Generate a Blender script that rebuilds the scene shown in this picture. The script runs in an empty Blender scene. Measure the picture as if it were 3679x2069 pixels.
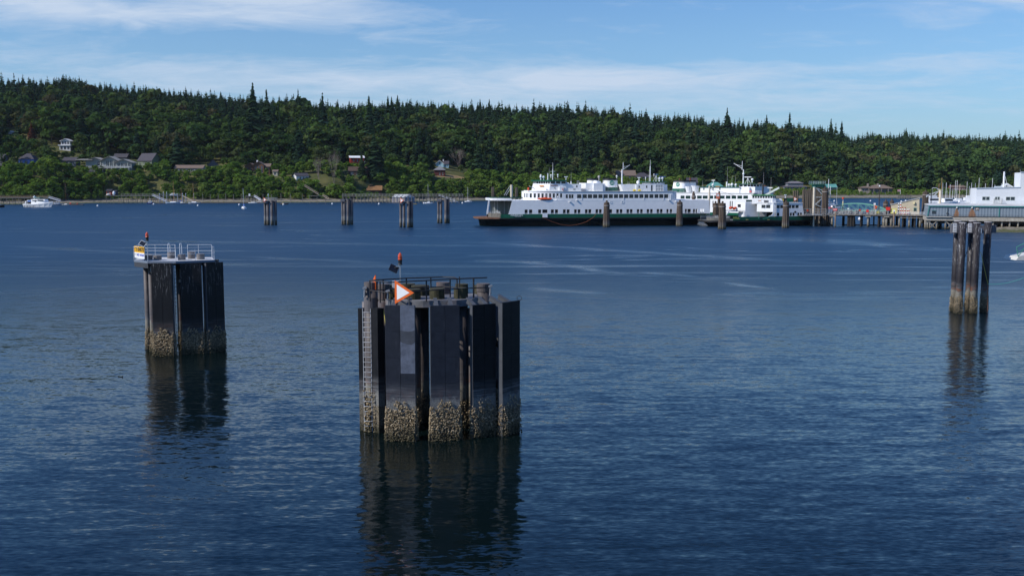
import bpy, bmesh, math, random
import numpy as np
from mathutils import Vector, Matrix

R = math.radians
SC = bpy.context.scene
COL = SC.collection

# ------------------------------------------------------------------ camera, sky, sun, exposure
F, CX, CY, CAMH = 3577.0, 1839.5, 1034.5, 15.5
PITCH = math.atan((CY - 652.0) / F)
cam = bpy.data.cameras.new('camera')
cam.sensor_width = 36.0
cam.lens = 36.0 * F / 3679.0
cam.clip_start, cam.clip_end = 0.5, 20000.0
camo = bpy.data.objects.new('camera', cam)
COL.objects.link(camo)
camo.location = (0, 0, CAMH)
camo.rotation_euler = (R(90) - PITCH, 0, 0)
SC.camera = camo
SC.render.resolution_x, SC.render.resolution_y = 1024, 575

SUN_AZ = math.atan2(-0.925, -0.38)      # towards the sun, measured from +Y to +X
SUN_EL = R(40)
SUN_DIR = Vector((math.sin(SUN_AZ) * math.cos(SUN_EL), math.cos(SUN_AZ) * math.cos(SUN_EL), math.sin(SUN_EL)))
sl = bpy.data.lights.new('sun', 'SUN')
sl.energy = 4.6
sl.angle = R(0.5)
sl.color = (1.0, 0.95, 0.87)
so = bpy.data.objects.new('sun', sl)
COL.objects.link(so)
so.location = (-60, -20, 80)
so.rotation_euler = SUN_DIR.to_track_quat('Z', 'Y').to_euler()

W = bpy.data.worlds.new("World")
SC.world = W
W.use_nodes = True
SC.view_settings.view_transform = 'Standard'
SC.view_settings.look = 'None'
SC.view_settings.gamma = 1.0
SC.view_settings.exposure = 0.0
SC.cycles.max_bounces = 5
SC.cycles.diffuse_bounces = 2
SC.cycles.glossy_bounces = 3
SC.cycles.caustics_reflective = False
SC.cycles.caustics_refractive = False


class NT:
    """small helper round a node tree"""
    def __init__(s, tree):
        s.t = tree; s.n = tree.nodes; s.l = tree.links

    def __call__(s, kind, ins=None, **props):
        nd = s.n.new(kind)
        for k, v in props.items():
            setattr(nd, k, v)
        for k, v in (ins or {}).items():
            s.set(nd.inputs[k], v)
        return nd

    def set(s, sock, v):
        if isinstance(v, bpy.types.Node):
            v = v.outputs[0]
        if isinstance(v, bpy.types.NodeSocket):
            s.l.new(v, sock)
        else:
            sock.default_value = v

    def m(s, op, a, b=None, c=None, clamp=False):
        nd = s.n.new('ShaderNodeMath'); nd.operation = op; nd.use_clamp = clamp
        for i, v in enumerate((a, b, c)):
            if v is not None:
                s.set(nd.inputs[i], v)
        return nd.outputs[0]

    def vm(s, op, a, b=None, scale=None):
        nd = s.n.new('ShaderNodeVectorMath'); nd.operation = op
        s.set(nd.inputs[0], a)
        if b is not None:
            s.set(nd.inputs[1], b)
        if scale is not None:
            s.set(nd.inputs['Scale'], scale)
        return nd.outputs['Value'] if op in ('DOT_PRODUCT', 'LENGTH', 'DISTANCE') else nd.outputs[0]

    def mix(s, f, a, b, blend='MIX'):
        nd = s.n.new('ShaderNodeMix'); nd.data_type = 'RGBA'; nd.blend_type = blend
        s.set(nd.inputs[0], f); s.set(nd.inputs[6], a); s.set(nd.inputs[7], b)
        return nd.outputs[2]

    def ramp(s, f, stops, interp='LINEAR'):
        nd = s.n.new('ShaderNodeValToRGB'); cr = nd.color_ramp; cr.interpolation = interp
        while len(cr.elements) < len(stops):
            cr.elements.new(0.5)
        for e, (p, c) in zip(cr.elements, stops):
            e.position = p
            e.color = c if len(c) == 4 else (*c, 1)
        s.set(nd.inputs[0], f)
        return nd.outputs[0]

    def mr(s, v, a, b, c=0.0, d=1.0, smooth=False):
        nd = s.n.new('ShaderNodeMapRange'); nd.clamp = True
        if smooth:
            nd.interpolation_type = 'SMOOTHSTEP'
        for i, x in enumerate((v, a, b, c, d)):
            s.set(nd.inputs[i], x)
        return nd.outputs[0]

    def noise(s, vec, scale, detail=3.0, rough=0.5, dist=0.0, out=0):
        nd = s('ShaderNodeTexNoise', {'Vector': vec, 'Scale': scale, 'Detail': detail, 'Roughness': rough, 'Distortion': dist})
        return nd.outputs[out]


def build_world():
    W.node_tree.nodes.clear()
    N = NT(W.node_tree)
    sky = N('ShaderNodeTexSky', sky_type='NISHITA', sun_disc=False, sun_elevation=SUN_EL, sun_rotation=SUN_AZ,
            altitude=0.0, air_density=1.0, dust_density=0.6, ozone_density=2.5)
    d = N.vm('NORMALIZE', N('ShaderNodeTexCoord').outputs['Generated'])
    sep = N('ShaderNodeSeparateXYZ', {0: d})
    x, y, z = sep.outputs
    zc = N.m('MAXIMUM', z, 0.012)
    az = N.m('DIVIDE', x, N.m('MAXIMUM', N.m('ABSOLUTE', y), 0.05))
    # cirrus on a flat layer far up: project the direction on to it
    px = N.m('DIVIDE', x, N.m('ADD', zc, 0.10)); py = N.m('DIVIDE', y, N.m('ADD', zc, 0.10))
    cv = N('ShaderNodeCombineXYZ', {0: px, 1: N.m('MULTIPLY', py, 1.5), 2: 0.0}).outputs[0]
    n1 = N.noise(cv, 1.1, 8.0, 0.62, 0.7)
    n2 = N.noise(N.vm('ADD', cv, (13.1, 4.2, 3.0)), 3.2, 7.0, 0.68, 0.9)
    wisps = N.m('ADD', N.m('MULTIPLY', n1, 0.62), N.m('MULTIPLY', n2, 0.38))

    def blob(a0, e0, sa, se, amp, tilt=0.0):
        da = N.m('DIVIDE', N.m('SUBTRACT', az, a0), sa)
        de = N.m('DIVIDE', N.m('SUBTRACT', N.m('SUBTRACT', z, e0), N.m('MULTIPLY', N.m('SUBTRACT', az, a0), tilt)), se)
        r2 = N.m('ADD', N.m('MULTIPLY', da, da), N.m('MULTIPLY', de, de))
        return N.m('MULTIPLY', N.m('EXPONENT', N.m('MULTIPLY', r2, -1.0)), amp)
    blobs = [blob(-0.48, 0.160, 0.08, 0.018, 0.34), blob(-0.28, 0.182, 0.17, 0.022, 0.42, -0.10),
             blob(-0.33, 0.150, 0.13, 0.012, 0.24), blob(-0.02, 0.097, 0.30, 0.018, 0.20, -0.03),
             blob(0.05, 0.075, 0.60, 0.030, 0.12), blob(0.50, 0.160, 0.16, 0.022, 0.26, 0.10),
             blob(0.32, 0.104, 0.25, 0.010, 0.19), blob(-0.30, 0.10, 0.25, 0.02, 0.12)]
    cov = blobs[0]
    for b in blobs[1:]:
        cov = N.m('ADD', cov, b)
    high = N.m('MULTIPLY', N.mr(z, 0.22, 0.5, 0.0, 1.0), 0.02)
    dens = N.mr(N.m('ADD', N.m('ADD', wisps, cov), high), 0.55, 0.88, 0.0, 1.0)
    dens = N.m('MULTIPLY', N.m('POWER', dens, 1.1), 0.9)
    # only the strength of the blue is graded here
    base = N.mix(1.0, sky.outputs[0], N.mix(N.mr(z, 0.14, 0.45), (0.68, 0.98, 1.26, 1), (0.50, 0.90, 1.48, 1)), 'MULTIPLY')
    cloud = N.mix(1.0, (5.6, 6.6, 8.1, 1), (1, 1, 1, 1), 'MULTIPLY')
    base = N.mix(N.m('MULTIPLY', N.m('EXPONENT', N.m('MULTIPLY', N.m('MAXIMUM', z, 0.0), -11.0)), 0.62), base, (3.7, 4.95, 6.9, 1))
    col = N.mix(dens, base, cloud)
    bg = N('ShaderNodeBackground', {'Color': col, 'Strength': 0.105})
    out = N('ShaderNodeOutputWorld', {'Surface': bg})


build_world()

# ------------------------------------------------------------------ pixel helpers (photograph pixels, 3679 x 2069) -> world points
CP, SP = math.cos(PITCH), math.sin(PITCH)


def ray(px, py):
    u = (px - CX) / F; v = (CY - py) / F
    return Vector((u, CP + v * SP, -SP + v * CP))


def G(px, py, z=0.0):
    d = ray(px, py); k = (z - CAMH) / d.z
    return Vector((d.x * k, d.y * k, z))


def D(px, py, Y):
    d = ray(px, py); k = Y / d.y
    return Vector((d.x * k, Y, CAMH + d.z * k))


def proj(p):
    x, y, z = p[0], p[1], p[2] - CAMH
    dep = y * CP - z * SP
    return CX + F * x / dep, CY - F * (y * SP + z * CP) / dep


ZM = {'1': (0, 250, 2.734), '2': (600, 250, 2.734), '3': (1200, 250, 2.376), '4': (1700, 560, 4.293), '5': (2200, 560, 4.293),
      '6': (2600, 560, 4.293), '7': (3100, 560, 4.449), 'A': (1250, 900, 3.623), 'B': (1250, 1200, 3.294), 'C': (450, 820, 5.175),
      'c': (450, 1050, 5.175), 'E': (3300, 780, 4.024), 'F': (900, 680, 3.22), 'K': (0, 640, 8.05), 'L': (360, 640, 6.44),
      'M': (700, 640, 6.44), 'N': (1300, 560, 5.6), 'O': (2940, 640, 6.44), 'P': (3300, 560, 5.174), 'Q': (2640, 560, 5.175),
      'S': (1900, 580, 8.587), 'T': (2200, 580, 8.587)}


def q(k, x, y):
    ox, oy, s = ZM[k]
    return ox + x / s, oy + y / s


class VP:
    """upright plane through two points of the water or of a level z; local x runs along it, y away from the camera"""
    def __init__(s, P0, P1):
        s.o = Vector((P0[0], P0[1], 0)); d = Vector((P1[0] - P0[0], P1[1] - P0[1], 0))
        s.L = d.length; s.a = math.atan2(d.y, d.x)
        s.t = d.normalized(); s.n = Vector((-s.t.y, s.t.x, 0))

    def at(s, p, off=0.0):
        d = ray(*p); c = Vector((0, 0, CAMH)); o = s.o + s.n * off
        k = (o - c).dot(s.n) / d.dot(s.n)
        w = c + d * k
        return (w - s.o).dot(s.t), w.z

    def world(s, x, y, z):
        return s.o + s.t * x + s.n * y + Vector((0, 0, z))


# ------------------------------------------------------------------ materials
def pmat(name, col, rough=0.7, metal=0.0, var=0.12, vscale=1.5, bump=0.0, bscale=20.0, spec=0.35, stretch=(1, 1, 1), streak=0.0, rust=0.0, streakcol=(0.25, 0.12, 0.05)):
    m = bpy.data.materials.new(name); m.use_nodes = True
    m.node_tree.nodes.clear(); N = NT(m.node_tree)
    tc = N('ShaderNodeTexCoord').outputs['Object']
    vec = N('ShaderNodeMapping', {'Vector': tc, 'Scale': stretch}).outputs[0]
    c = (*col, 1)
    if var:
        n = N.noise(vec, vscale, 5.0, 0.6)
        f = N.mr(n, 0.3, 0.7, 1.0 - var, 1.0 + var)
        c = N.vm('SCALE', c[:3], scale=f)
    if streak:
        sv = N('ShaderNodeMapping', {'Vector': tc, 'Scale': (3.0, 3.0, 0.25)}).outputs[0]
        n = N.noise(sv, 1.2, 5.0, 0.65)
        c = N.mix(N.mr(n, 0.52, 0.75, 0.0, streak), c, (*streakcol, 1))
    if rust:
        n = N.noise(tc, 0.6, 6.0, 0.7)
        c = N.mix(N.mr(n, 0.55, 0.68, 0.0, rust), c, (0.16, 0.06, 0.03, 1))
    ins = {'Base Color': c, 'Roughness': rough, 'Metallic': metal, 'Specular IOR Level': spec}
    if bump:
        h = N.noise(vec, bscale, 4.0, 0.6)
        ins['Normal'] = N('ShaderNodeBump', {'Height': h, 'Strength': bump, 'Distance': 0.05}).outputs[0]
    b = N('ShaderNodeBsdfPrincipled', ins)
    N('ShaderNodeOutputMaterial', {'Surface': b})
    return m


LANES = [(((1650, 868), (2156, 896), (2583, 922), (2957, 949)), 3.0), (((1700, 938), (2022, 953), (2290, 989)), 2.6), (((2300, 978), (2400, 985), (2510, 994)), 1.6),
         (((2585, 1016), (2690, 1026), (2795, 1040)), 1.3), (((1880, 1036), (2050, 1045), (2200, 1056)), 1.5), (((330, 861), (800, 868), (1300, 878), (1900, 884)), 2.2),
         (((860, 922), (1150, 934), (1420, 952)), 2.0), (((0, 885), (250, 895), (500, 912)), 2.0), (((2700, 862), (3050, 870), (3330, 885)), 9.0)]


def water_mat():
    m = bpy.data.materials.new('water'); m.use_nodes = True
    m.node_tree.nodes.clear(); N = NT(m.node_tree)
    pos = N('ShaderNodeNewGeometry').outputs['Position']

    def slopes(scale, sx, sy, rot, amp, det, seed, rough=0.5):
        v = N('ShaderNodeMapping', {'Vector': N.vm('ADD', pos, seed), 'Rotation': (0, 0, rot), 'Scale': (sx, sy, 1)}).outputs[0]
        c = N.noise(v, scale, det, rough, 0.0, out=1)
        c = N.vm('SUBTRACT', c, (0.5, 0.5, 0.5))
        return N.vm('MULTIPLY', c, (amp * 0.62, amp, 0.0))
    # calmer lanes and wind-ruffled patches, stretched along the wind
    v1 = N('ShaderNodeMapping', {'Vector': pos, 'Rotation': (0, 0, R(9)), 'Scale': (0.0045, 0.021, 1)}).outputs[0]
    patch = N.noise(v1, 1.0, 5.0, 0.55, 0.6)
    amp = N.mr(patch, 0.32, 0.66, 0.72, 1.12)
    v2 = N('ShaderNodeMapping', {'Vector': N.vm('ADD', pos, (0, 40, 0)), 'Rotation': (0, 0, R(14)), 'Scale': (0.006, 0.045, 1)}).outputs[0]
    lane = N.noise(v2, 1.0, 4.0, 0.5, 0.9)
    lane = N.m('ABSOLUTE', N.m('SUBTRACT', lane, 0.5))
    calm = N.mr(lane, 0.0, 0.014, 0.35, 1.0)
    yy = N('ShaderNodeSeparateXYZ', {0: pos}).outputs[1]
    farm = N.mr(yy, 100.0, 180.0, 0.0, 1.0)            # the wakes lie beyond the moorings
    calm = N.m('ADD', N.m('MULTIPLY', N.m('SUBTRACT', calm, 1.0), farm), 1.0)
    # old wakes: long smooth lanes, each a shallow curve on the water
    xx = N('ShaderNodeSeparateXYZ', {0: pos}).outputs[0]
    wob = N.mr(N.noise(N.vm('MULTIPLY', pos, (0.03, 0.09, 0)), 1.0, 4.0, 0.6), 0.3, 0.7, -1.0, 1.0)
    for pts, wd in LANES:
        P = [G(*p) for p in pts]
        co = np.polyfit([p.x for p in P], [p.y for p in P], min(2, len(P) - 1)); co = [0.0] * (3 - len(co)) + [float(c) for c in co]
        yl = N.m('MULTIPLY_ADD', N.m('MULTIPLY_ADD', xx, co[0], co[1]), xx, co[2])
        d = N.m('DIVIDE', N.m('ADD', N.m('SUBTRACT', yy, yl), N.m('MULTIPLY', wob, wd * 1.5)), wd * 1.5)
        k = N.m('EXPONENT', N.m('MULTIPLY', N.m('MULTIPLY', d, d), -1.0))
        x0, x1 = P[0].x, P[-1].x; e = (x1 - x0) * .22
        k = N.m('MULTIPLY', k, N.m('MULTIPLY', N.mr(xx, x0 - e * .3, x0 + e, 0, 1), N.mr(xx, x1 - e, x1 + e * .3, 1, 0)))
        k = N.m('MULTIPLY', k, N.mr(wob, -1.0, 0.6, 0.45, 1.0))
        calm = N.m('MULTIPLY', calm, N.m('SUBTRACT', 1.0, N.m('MULTIPLY', k, 0.66)))
    amp = N.m('MULTIPLY', amp, calm)
    s = N.vm('ADD', slopes(0.22, 0.5, 1.5, R(8), 0.10, 2.0, (3, 7, 0)), slopes(1.05, 0.42, 1.8, R(-14), 0.26, 3.0, (31, 17, 5)))
    s = N.vm('ADD', s, slopes(4.6, 0.5, 1.4, R(7), 0.30, 3.0, (11, 57, 9)))
    s = N.vm('SCALE', s, scale=amp)
    nrm = N.vm('NORMALIZE', N.vm('ADD', s, (0, 0, 1)))
    # sheltered water by the berths, wind-roughened water out in the bay
    rough = N.m('MULTIPLY', N.mr(yy, 40.0, 205.0, 0.06, 0.42, True), N.m('POWER', calm, 0.6))
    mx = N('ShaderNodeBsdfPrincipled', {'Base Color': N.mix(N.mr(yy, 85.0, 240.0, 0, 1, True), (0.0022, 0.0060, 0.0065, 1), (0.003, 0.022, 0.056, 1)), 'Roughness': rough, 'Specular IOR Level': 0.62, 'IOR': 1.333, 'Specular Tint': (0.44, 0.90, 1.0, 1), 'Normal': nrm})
    N('ShaderNodeOutputMaterial', {'Surface': mx})
    return m


def foliage_mat(name, stops, trans=0.25):
    """hue follows the tree (attribute 'tint' + object random), small clumps differ a little"""
    m = bpy.data.materials.new(name); m.use_nodes = True
    m.node_tree.nodes.clear(); N = NT(m.node_tree)
    at = N('ShaderNodeAttribute', attribute_name='tint').outputs['Fac']
    rnd = N('ShaderNodeObjectInfo').outputs['Random']
    f = N.m('FRACT', N.m('ADD', at, rnd))
    leaf = N('ShaderNodeAttribute', attribute_name='leaf').outputs['Fac']
    c = N.ramp(f, stops)
    c = N.vm('SCALE', c, scale=N.mr(leaf, 0.0, 1.0, 0.42, 1.55))
    d = N('ShaderNodeBsdfDiffuse', {'Color': c, 'Roughness': 0.8})
    t = N('ShaderNodeBsdfTranslucent', {'Color': N.vm('MULTIPLY', c, (1.3, 1.4, 0.6))})
    mx = N('ShaderNodeMixShader', {0: trans, 1: d, 2: t})
    N('ShaderNodeOutputMaterial', {'Surface': mx})
    return m


def ground_mat():
    m = bpy.data.materials.new('hillside_ground'); m.use_nodes = True
    m.node_tree.nodes.clear(); N = NT(m.node_tree)
    pos = N('ShaderNodeNewGeometry').outputs['Position']
    z = N('ShaderNodeSeparateXYZ', {0: pos}).outputs[2]
    n = N.noise(pos, 0.05, 5.0, 0.6); n2 = N.noise(pos, 0.6, 5.0, 0.6)
    grass = N.mix(N.mr(n, 0.35, 0.65), (0.030, 0.050, 0.018, 1), (0.13, 0.12, 0.045, 1))
    beach = N.mix(N.mr(n2, 0.35, 0.65), (0.14, 0.12, 0.09, 1), (0.25, 0.225, 0.185, 1))
    wet = N.mix(N.mr(n2, 0.4, 0.6), (0.06, 0.075, 0.025, 1), (0.12, 0.11, 0.07, 1))
    zz = N.m('ADD', z, N.mr(n2, 0.3, 0.7, -0.3, 0.3))
    c = N.mix(N.mr(zz, 0.45, 0.75), wet, beach)
    c = N.mix(N.mr(zz, 2.2, 2.7), c, grass)
    b = N('ShaderNodeBsdfPrincipled', {'Base Color': c, 'Roughness': 0.95, 'Specular IOR Level': 0.1})
    N('ShaderNodeOutputMaterial', {'Surface': b})
    return m


MT = {}


def M(name, *a, **k):
    if name not in MT:
        MT[name] = pmat(name, *a, **k)
    return MT[name]


# ------------------------------------------------------------------ mesh helper
class MB:
    def __init__(s):
        s.v = []; s.f = []

    def add(s, vs, fs):
        b = len(s.v); s.v += [tuple(v) for v in vs]; s.f += [tuple(i + b for i in f) for f in fs]; return s

    def box(s, x0, x1, y0, y1, z0, z1):
        v = [(x, y, z) for z in (z0, z1) for y in (y0, y1) for x in (x0, x1)]
        return s.add(v, [(0, 2, 3, 1), (4, 5, 7, 6), (0, 1, 5, 4), (2, 6, 7, 3), (0, 4, 6, 2), (1, 3, 7, 5)])

    def bar(s, p, r, w, h=None):
        h = h or w
        p = Vector(p); r = Vector(r); d = (r - p)
        if d.length < 1e-6:
            return s
        d.normalize(); up = Vector((0, 0, 1)) if abs(d.z) < 0.95 else Vector((0, 1, 0))
        sx = d.cross(up).normalized(); sy = sx.cross(d).normalized()
        v = [c + sx * a * w / 2 + sy * b * h / 2 for c in (p, r) for a, b in ((-1, -1), (1, -1), (1, 1), (-1, 1))]
        return s.add(v, [(0, 1, 2, 3), (7, 6, 5, 4), (0, 4, 5, 1), (1, 5, 6, 2), (2, 6, 7, 3), (3, 7, 4, 0)])

    def cyl(s, p, r, ra, rb=None, n=12):
        rb = ra if rb is None else rb
        p = Vector(p); r = Vector(r); d = (r - p).normalized()
        up = Vector((0, 0, 1)) if abs(d.z) < 0.95 else Vector((0, 1, 0))
        sx = d.cross(up).normalized(); sy = sx.cross(d).normalized()
        v = []
        for c, rad in ((p, ra), (r, rb)):
            for k in range(n):
                a = 2 * math.pi * k / n
                v.append(c + sx * math.cos(a) * rad + sy * math.sin(a) * rad)
        f = [(k, n + k, n + (k + 1) % n, (k + 1) % n)[::-1] for k in range(n)]
        f += [tuple(range(n))[::-1], tuple(range(n, 2 * n))]
        return s.add(v, f)

    def tube(s, pts, r, n=6):
        for a, b in zip(pts[:-1], pts[1:]):
            s.cyl(a, b, r, r, n)
        return s

    def rings(s, rings, cap=True):
        """loft between equally long rings of points"""
        n = len(rings[0]); v = [p for rg in rings for p in rg]; f = []
        for i in range(len(rings) - 1):
            for k in range(n):
                k2 = (k + 1) % n
                f.append((i * n + k, i * n + k2, (i + 1) * n + k2, (i + 1) * n + k))
        if cap:
            f.append(tuple(range(n))[::-1]); f.append(tuple(range((len(rings) - 1) * n, len(rings) * n)))
        return s.add(v, f)

    def xz(s, poly, y0, y1):
        n = len(poly)
        v = [(x, y0, z) for x, z in poly] + [(x, y1, z) for x, z in poly]
        f = [tuple(range(n)), tuple(range(n, 2 * n))[::-1]] + [(k, n + k, n + (k + 1) % n, (k + 1) % n) for k in range(n)]
        return s.add(v, f)

    def yz(s, poly, x0, x1):
        n = len(poly)
        v = [(x0, y, z) for y, z in poly] + [(x1, y, z) for y, z in poly]
        f = [tuple(range(n)), tuple(range(n, 2 * n))[::-1]] + [(k, n + k, n + (k + 1) % n, (k + 1) % n) for k in range(n)]
        return s.add(v, f)

    def xy(s, poly, z0, z1):
        n = len(poly)
        v = [(x, y, z0) for x, y in poly] + [(x, y, z1) for x, y in poly]
        f = [tuple(range(n)), tuple(range(n, 2 * n))[::-1]] + [(k, n + k, n + (k + 1) % n, (k + 1) % n) for k in range(n)]
        return s.add(v, f)

    def ball(s, c, r, sz=1.0, n=10, m=6):
        rg = []
        for i in range(1, m):
            a = math.pi * i / m
            rg.append([(c[0] + r * math.sin(a) * math.cos(2 * math.pi * k / n), c[1] + r * math.sin(a) * math.sin(2 * math.pi * k / n),
                        c[2] - r * sz * math.cos(a)) for k in range(n)])
        s.rings(rg); return s

    def build(s, name, mat, parent=None, smooth=False, label=None, kind=None):
        me = bpy.data.meshes.new(name)
        me.from_pydata(s.v, [], s.f)
        for mt in (mat if isinstance(mat, (list, tuple)) else [mat]):
            me.materials.append(mt)
        bm = bmesh.new(); bm.from_mesh(me); bmesh.ops.recalc_face_normals(bm, faces=bm.faces); bm.to_mesh(me); bm.free()
        if smooth:
            me.polygons.foreach_set('use_smooth', [True] * len(me.polygons))
        me.update()
        o = bpy.data.objects.new(name, me); COL.objects.link(o)
        if parent is not None:
            o.parent = parent
        if label:
            o['label'] = label
        if kind:
            o['kind'] = kind
        return o


def tag(o, label, cat, group=None):
    o['label'] = label; o['category'] = cat
    if group:
        o['group'] = group
    return o


def thing(name, label, cat, loc=(0, 0, 0), rz=0.0, group=None):
    o = bpy.data.objects.new(name, None); COL.objects.link(o)
    o.empty_display_size = 0.5
    o.location = loc; o.rotation_euler = (0, 0, rz)
    return tag(o, label, cat, group)


def struct(o, kind='structure'):
    o['kind'] = kind
    return o


def kids(o):
    return [c for c in bpy.data.objects if c.parent == o]


def copy_tree(o, parent=None, ch=None):
    c = o.copy(); COL.objects.link(c); c.parent = parent
    for k in kids(o):
        copy_tree(k, c)
    return c


def text(body, name, size, mat, parent, loc, rot=(R(90), 0, 0), extrude=0.01, align='CENTER', sx=1.0, bold=0.0):
    cu = bpy.data.curves.new(name, 'FONT'); cu.body = body; cu.size = size; cu.extrude = extrude
    cu.align_x = align; cu.align_y = 'CENTER'; cu.offset = bold; cu.resolution_u = 3
    tmp = bpy.data.objects.new(name, cu); COL.objects.link(tmp)
    bpy.context.view_layer.update()
    me = bpy.data.meshes.new_from_object(tmp.evaluated_get(bpy.context.evaluated_depsgraph_get()))
    bpy.data.objects.remove(tmp); bpy.data.curves.remove(cu)
    me.materials.clear(); me.materials.append(mat); me.name = name
    o = bpy.data.objects.new(name, me); COL.objects.link(o); o.parent = parent
    o.location = loc; o.rotation_euler = rot; o.scale = (sx, 1, 1)
    return o


def npmesh(name, verts, quads, mat, attrs=None, parent=None):
    me = bpy.data.meshes.new(name)
    nv, nf = len(verts), len(quads); k = quads.shape[1]
    me.vertices.add(nv); me.vertices.foreach_set('co', verts.astype(np.float32).ravel())
    me.loops.add(nf * k); me.loops.foreach_set('vertex_index', quads.astype(np.int32).ravel())
    me.polygons.add(nf)
    me.polygons.foreach_set('loop_start', np.arange(0, nf * k, k, dtype=np.int32))
    me.polygons.foreach_set('loop_total', np.full(nf, k, dtype=np.int32))
    for mm in (mat if isinstance(mat, list) else [mat]):
        me.materials.append(mm)
    for an, (dom, arr) in (attrs or {}).items():
        if an == 'mi':
            me.polygons.foreach_set('material_index', arr.astype(np.int32)); continue
        a = me.attributes.new(an, 'FLOAT', dom); a.data.foreach_set('value', arr.astype(np.float32))
    me.update(calc_edges=True)
    return me

# ------------------------------------------------------------------ water and land
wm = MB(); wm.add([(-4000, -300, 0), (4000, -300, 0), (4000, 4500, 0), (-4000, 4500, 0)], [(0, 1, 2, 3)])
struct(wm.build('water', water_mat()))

SHORE = [(-1200, 737), (0, 734.6), (170, 734), (300, 731), (400, 728.8), (1100, 728), (1300, 726.5), (1750, 721), (2100, 718.5), (2600, 715.5), (3000, 712.5), (3679, 712), (5000, 712)]
SH_PX = [p for p, _ in SHORE]; SH_Y = [G(p, y).y for p, y in SHORE]
RIDGE = [(-1200, 330, 1250), (0, 288, 1250), (257, 284, 1250), (420, 305, 1250), (571, 322, 1250), (914, 350, 1240), (1080, 362, 1230), (1242, 380, 1220), (1430, 366, 1210),
         (1800, 376, 1230), (2100, 384, 1240), (2285, 402, 1250), (2450, 415, 1260), (2600, 428, 1280), (2830, 445, 1300), (2970, 462, 1340), (3070, 485, 1370), (3270, 481, 1400),
         (3679, 494, 1450), (5000, 520, 1500)]
ZB = [(-1200, 22), (0, 23), (700, 23), (1000, 20), (1160, 22), (1300, 23), (1600, 19), (1850, 13), (2250, 13), (2600, 8), (2850, 5), (3000, 3.2), (5000, 3.2)]
TREE_H = 17.5


def tab(T, x, j=1):
    return np.interp(x, [t[0] for t in T], [t[j] for t in T])


def terr(px, Y):
    """ground height at photo column px (a bearing) and distance Y; works on arrays"""
    ys = np.interp(px, SH_PX, SH_Y)
    zb = tab(ZB, px); yr = tab(RIDGE, px, 2); ry = tab(RIDGE, px, 1)
    zr = CAMH + (652.0 - ry) / F * yr - TREE_H
    s = Y - ys
    bw = np.interp(px, [0, 1000, 1900, 2500, 3000, 5000], [1, 1, 1.0, 1.0, 0.9, 0.9])
    z = np.where(s < 0, -0.05 + s * 0.05, -0.05 + 2.1 * np.clip(s / (25 * bw), 0, 1) ** 0.8)
    z = z + (zb - 2.1) * smooth((s - 25) / 36)
    f = np.clip((s - 70) / (yr - ys - 70), 0, 1)
    z = z + (zr - zb) * (0.75 * f + 0.25 * smooth(f)) * np.where(s > 70, 1, 0)
    z = z - np.clip(Y - yr, 0, None) * 0.12
    wob = np.sin(px * 0.013 + Y * 0.021) * np.sin(px * 0.0041 - Y * 0.013 + 1.3)
    z = z + wob * 3.0 * np.clip(f * 4, 0, 1) * np.clip((1 - f) * 4, 0, 1)
    return z


def smooth(t):
    t = np.clip(t, 0, 1)
    return t * t * (3 - 2 * t)


pxs = np.arange(-1200, 5001, 20.0)
ssv = np.concatenate([np.array([-60, -20, -5]), np.arange(0, 80, 4.0), np.arange(80, 900, 14.0)])
PXG, SSG = np.meshgrid(pxs, ssv, indexing='ij')
YG = np.interp(PXG, SH_PX, SH_Y) + SSG
ZG = terr(PXG, YG)
XG = (PXG - CX) / F * YG
rv = np.stack([XG, YG, ZG], -1).reshape(-1, 3)
nI, nJ = PXG.shape
ii, jj = np.meshgrid(np.arange(nI - 1), np.arange(nJ - 1), indexing='ij')
a = ii * nJ + jj
qd = np.stack([a, a + nJ, a + nJ + 1, a + 1], -1).reshape(-1, 4)
me = npmesh('hillside', rv, qd, ground_mat())
me.polygons.foreach_set('use_smooth', [True] * len(me.polygons))
ho = bpy.data.objects.new('hillside', me); COL.objects.link(ho); struct(ho)


def land(px, py, guess=None):
    """the point of the land that photo pixel shows"""
    d = ray(px, py)
    y0 = float(np.interp(px, SH_PX, SH_Y)) - 5
    for Y in np.arange(y0, 1500, 2.0):
        k = Y / d.y; z = CAMH + d.z * k; c = CX + F * (d.x * k) / Y
        if float(terr(c, Y)) >= z:
            return Vector((d.x * k, float(Y), z))
    return D(px, py, 1100)


# ------------------------------------------------------------------ trees
rng = np.random.default_rng(7)


def conifer_mesh(rs, levels, per, ragged=0.25, width=0.17, bare=0.06):
    """unit height; returns verts, quads, leaf values. drooping kite-shaped boughs round a stem, with gaps"""
    V = []; L = []
    for i in range(levels):
        f = i / (levels - 1)
        z = bare + (1 - bare) * f ** 0.92
        rr = width * (1 - f) ** 0.85 * (1 + ragged * rs.normal()) + 0.006
        rr = max(rr, 0.012)
        for k in range(per if f < 0.85 else max(3, per // 2)):
            if rs.random() < 0.08:
                continue
            a = rs.random() * 6.283
            r = rr * (0.7 + 0.5 * rs.random())
            c, s = math.cos(a), math.sin(a)
            wd = r * (0.36 + 0.22 * rs.random()) + 0.012
            dz = -r * (0.25 + 0.45 * rs.random())
            zz = z + rs.normal() * 0.012
            mx = 0.55
            V += [(0, 0, zz + 0.015), (c * r * mx - s * wd, s * r * mx + c * wd, zz + dz * 0.35), (c * r, s * r, zz + dz),
                  (c * r * mx + s * wd, s * r * mx - c * wd, zz + dz * 0.35 - 0.012)]
            L.append(min(1, max(0, rs.normal(0.5, 0.22))))
    # leader
    V += [(-0.008, 0, 0.9), (0.008, 0, 0.9), (0.002, 0, 1.03), (-0.002, 0, 1.03)]; L.append(0.5)
    V = np.array(V); n = len(V) // 4
    return V, np.arange(n * 4).reshape(n, 4), np.array(L)


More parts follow.
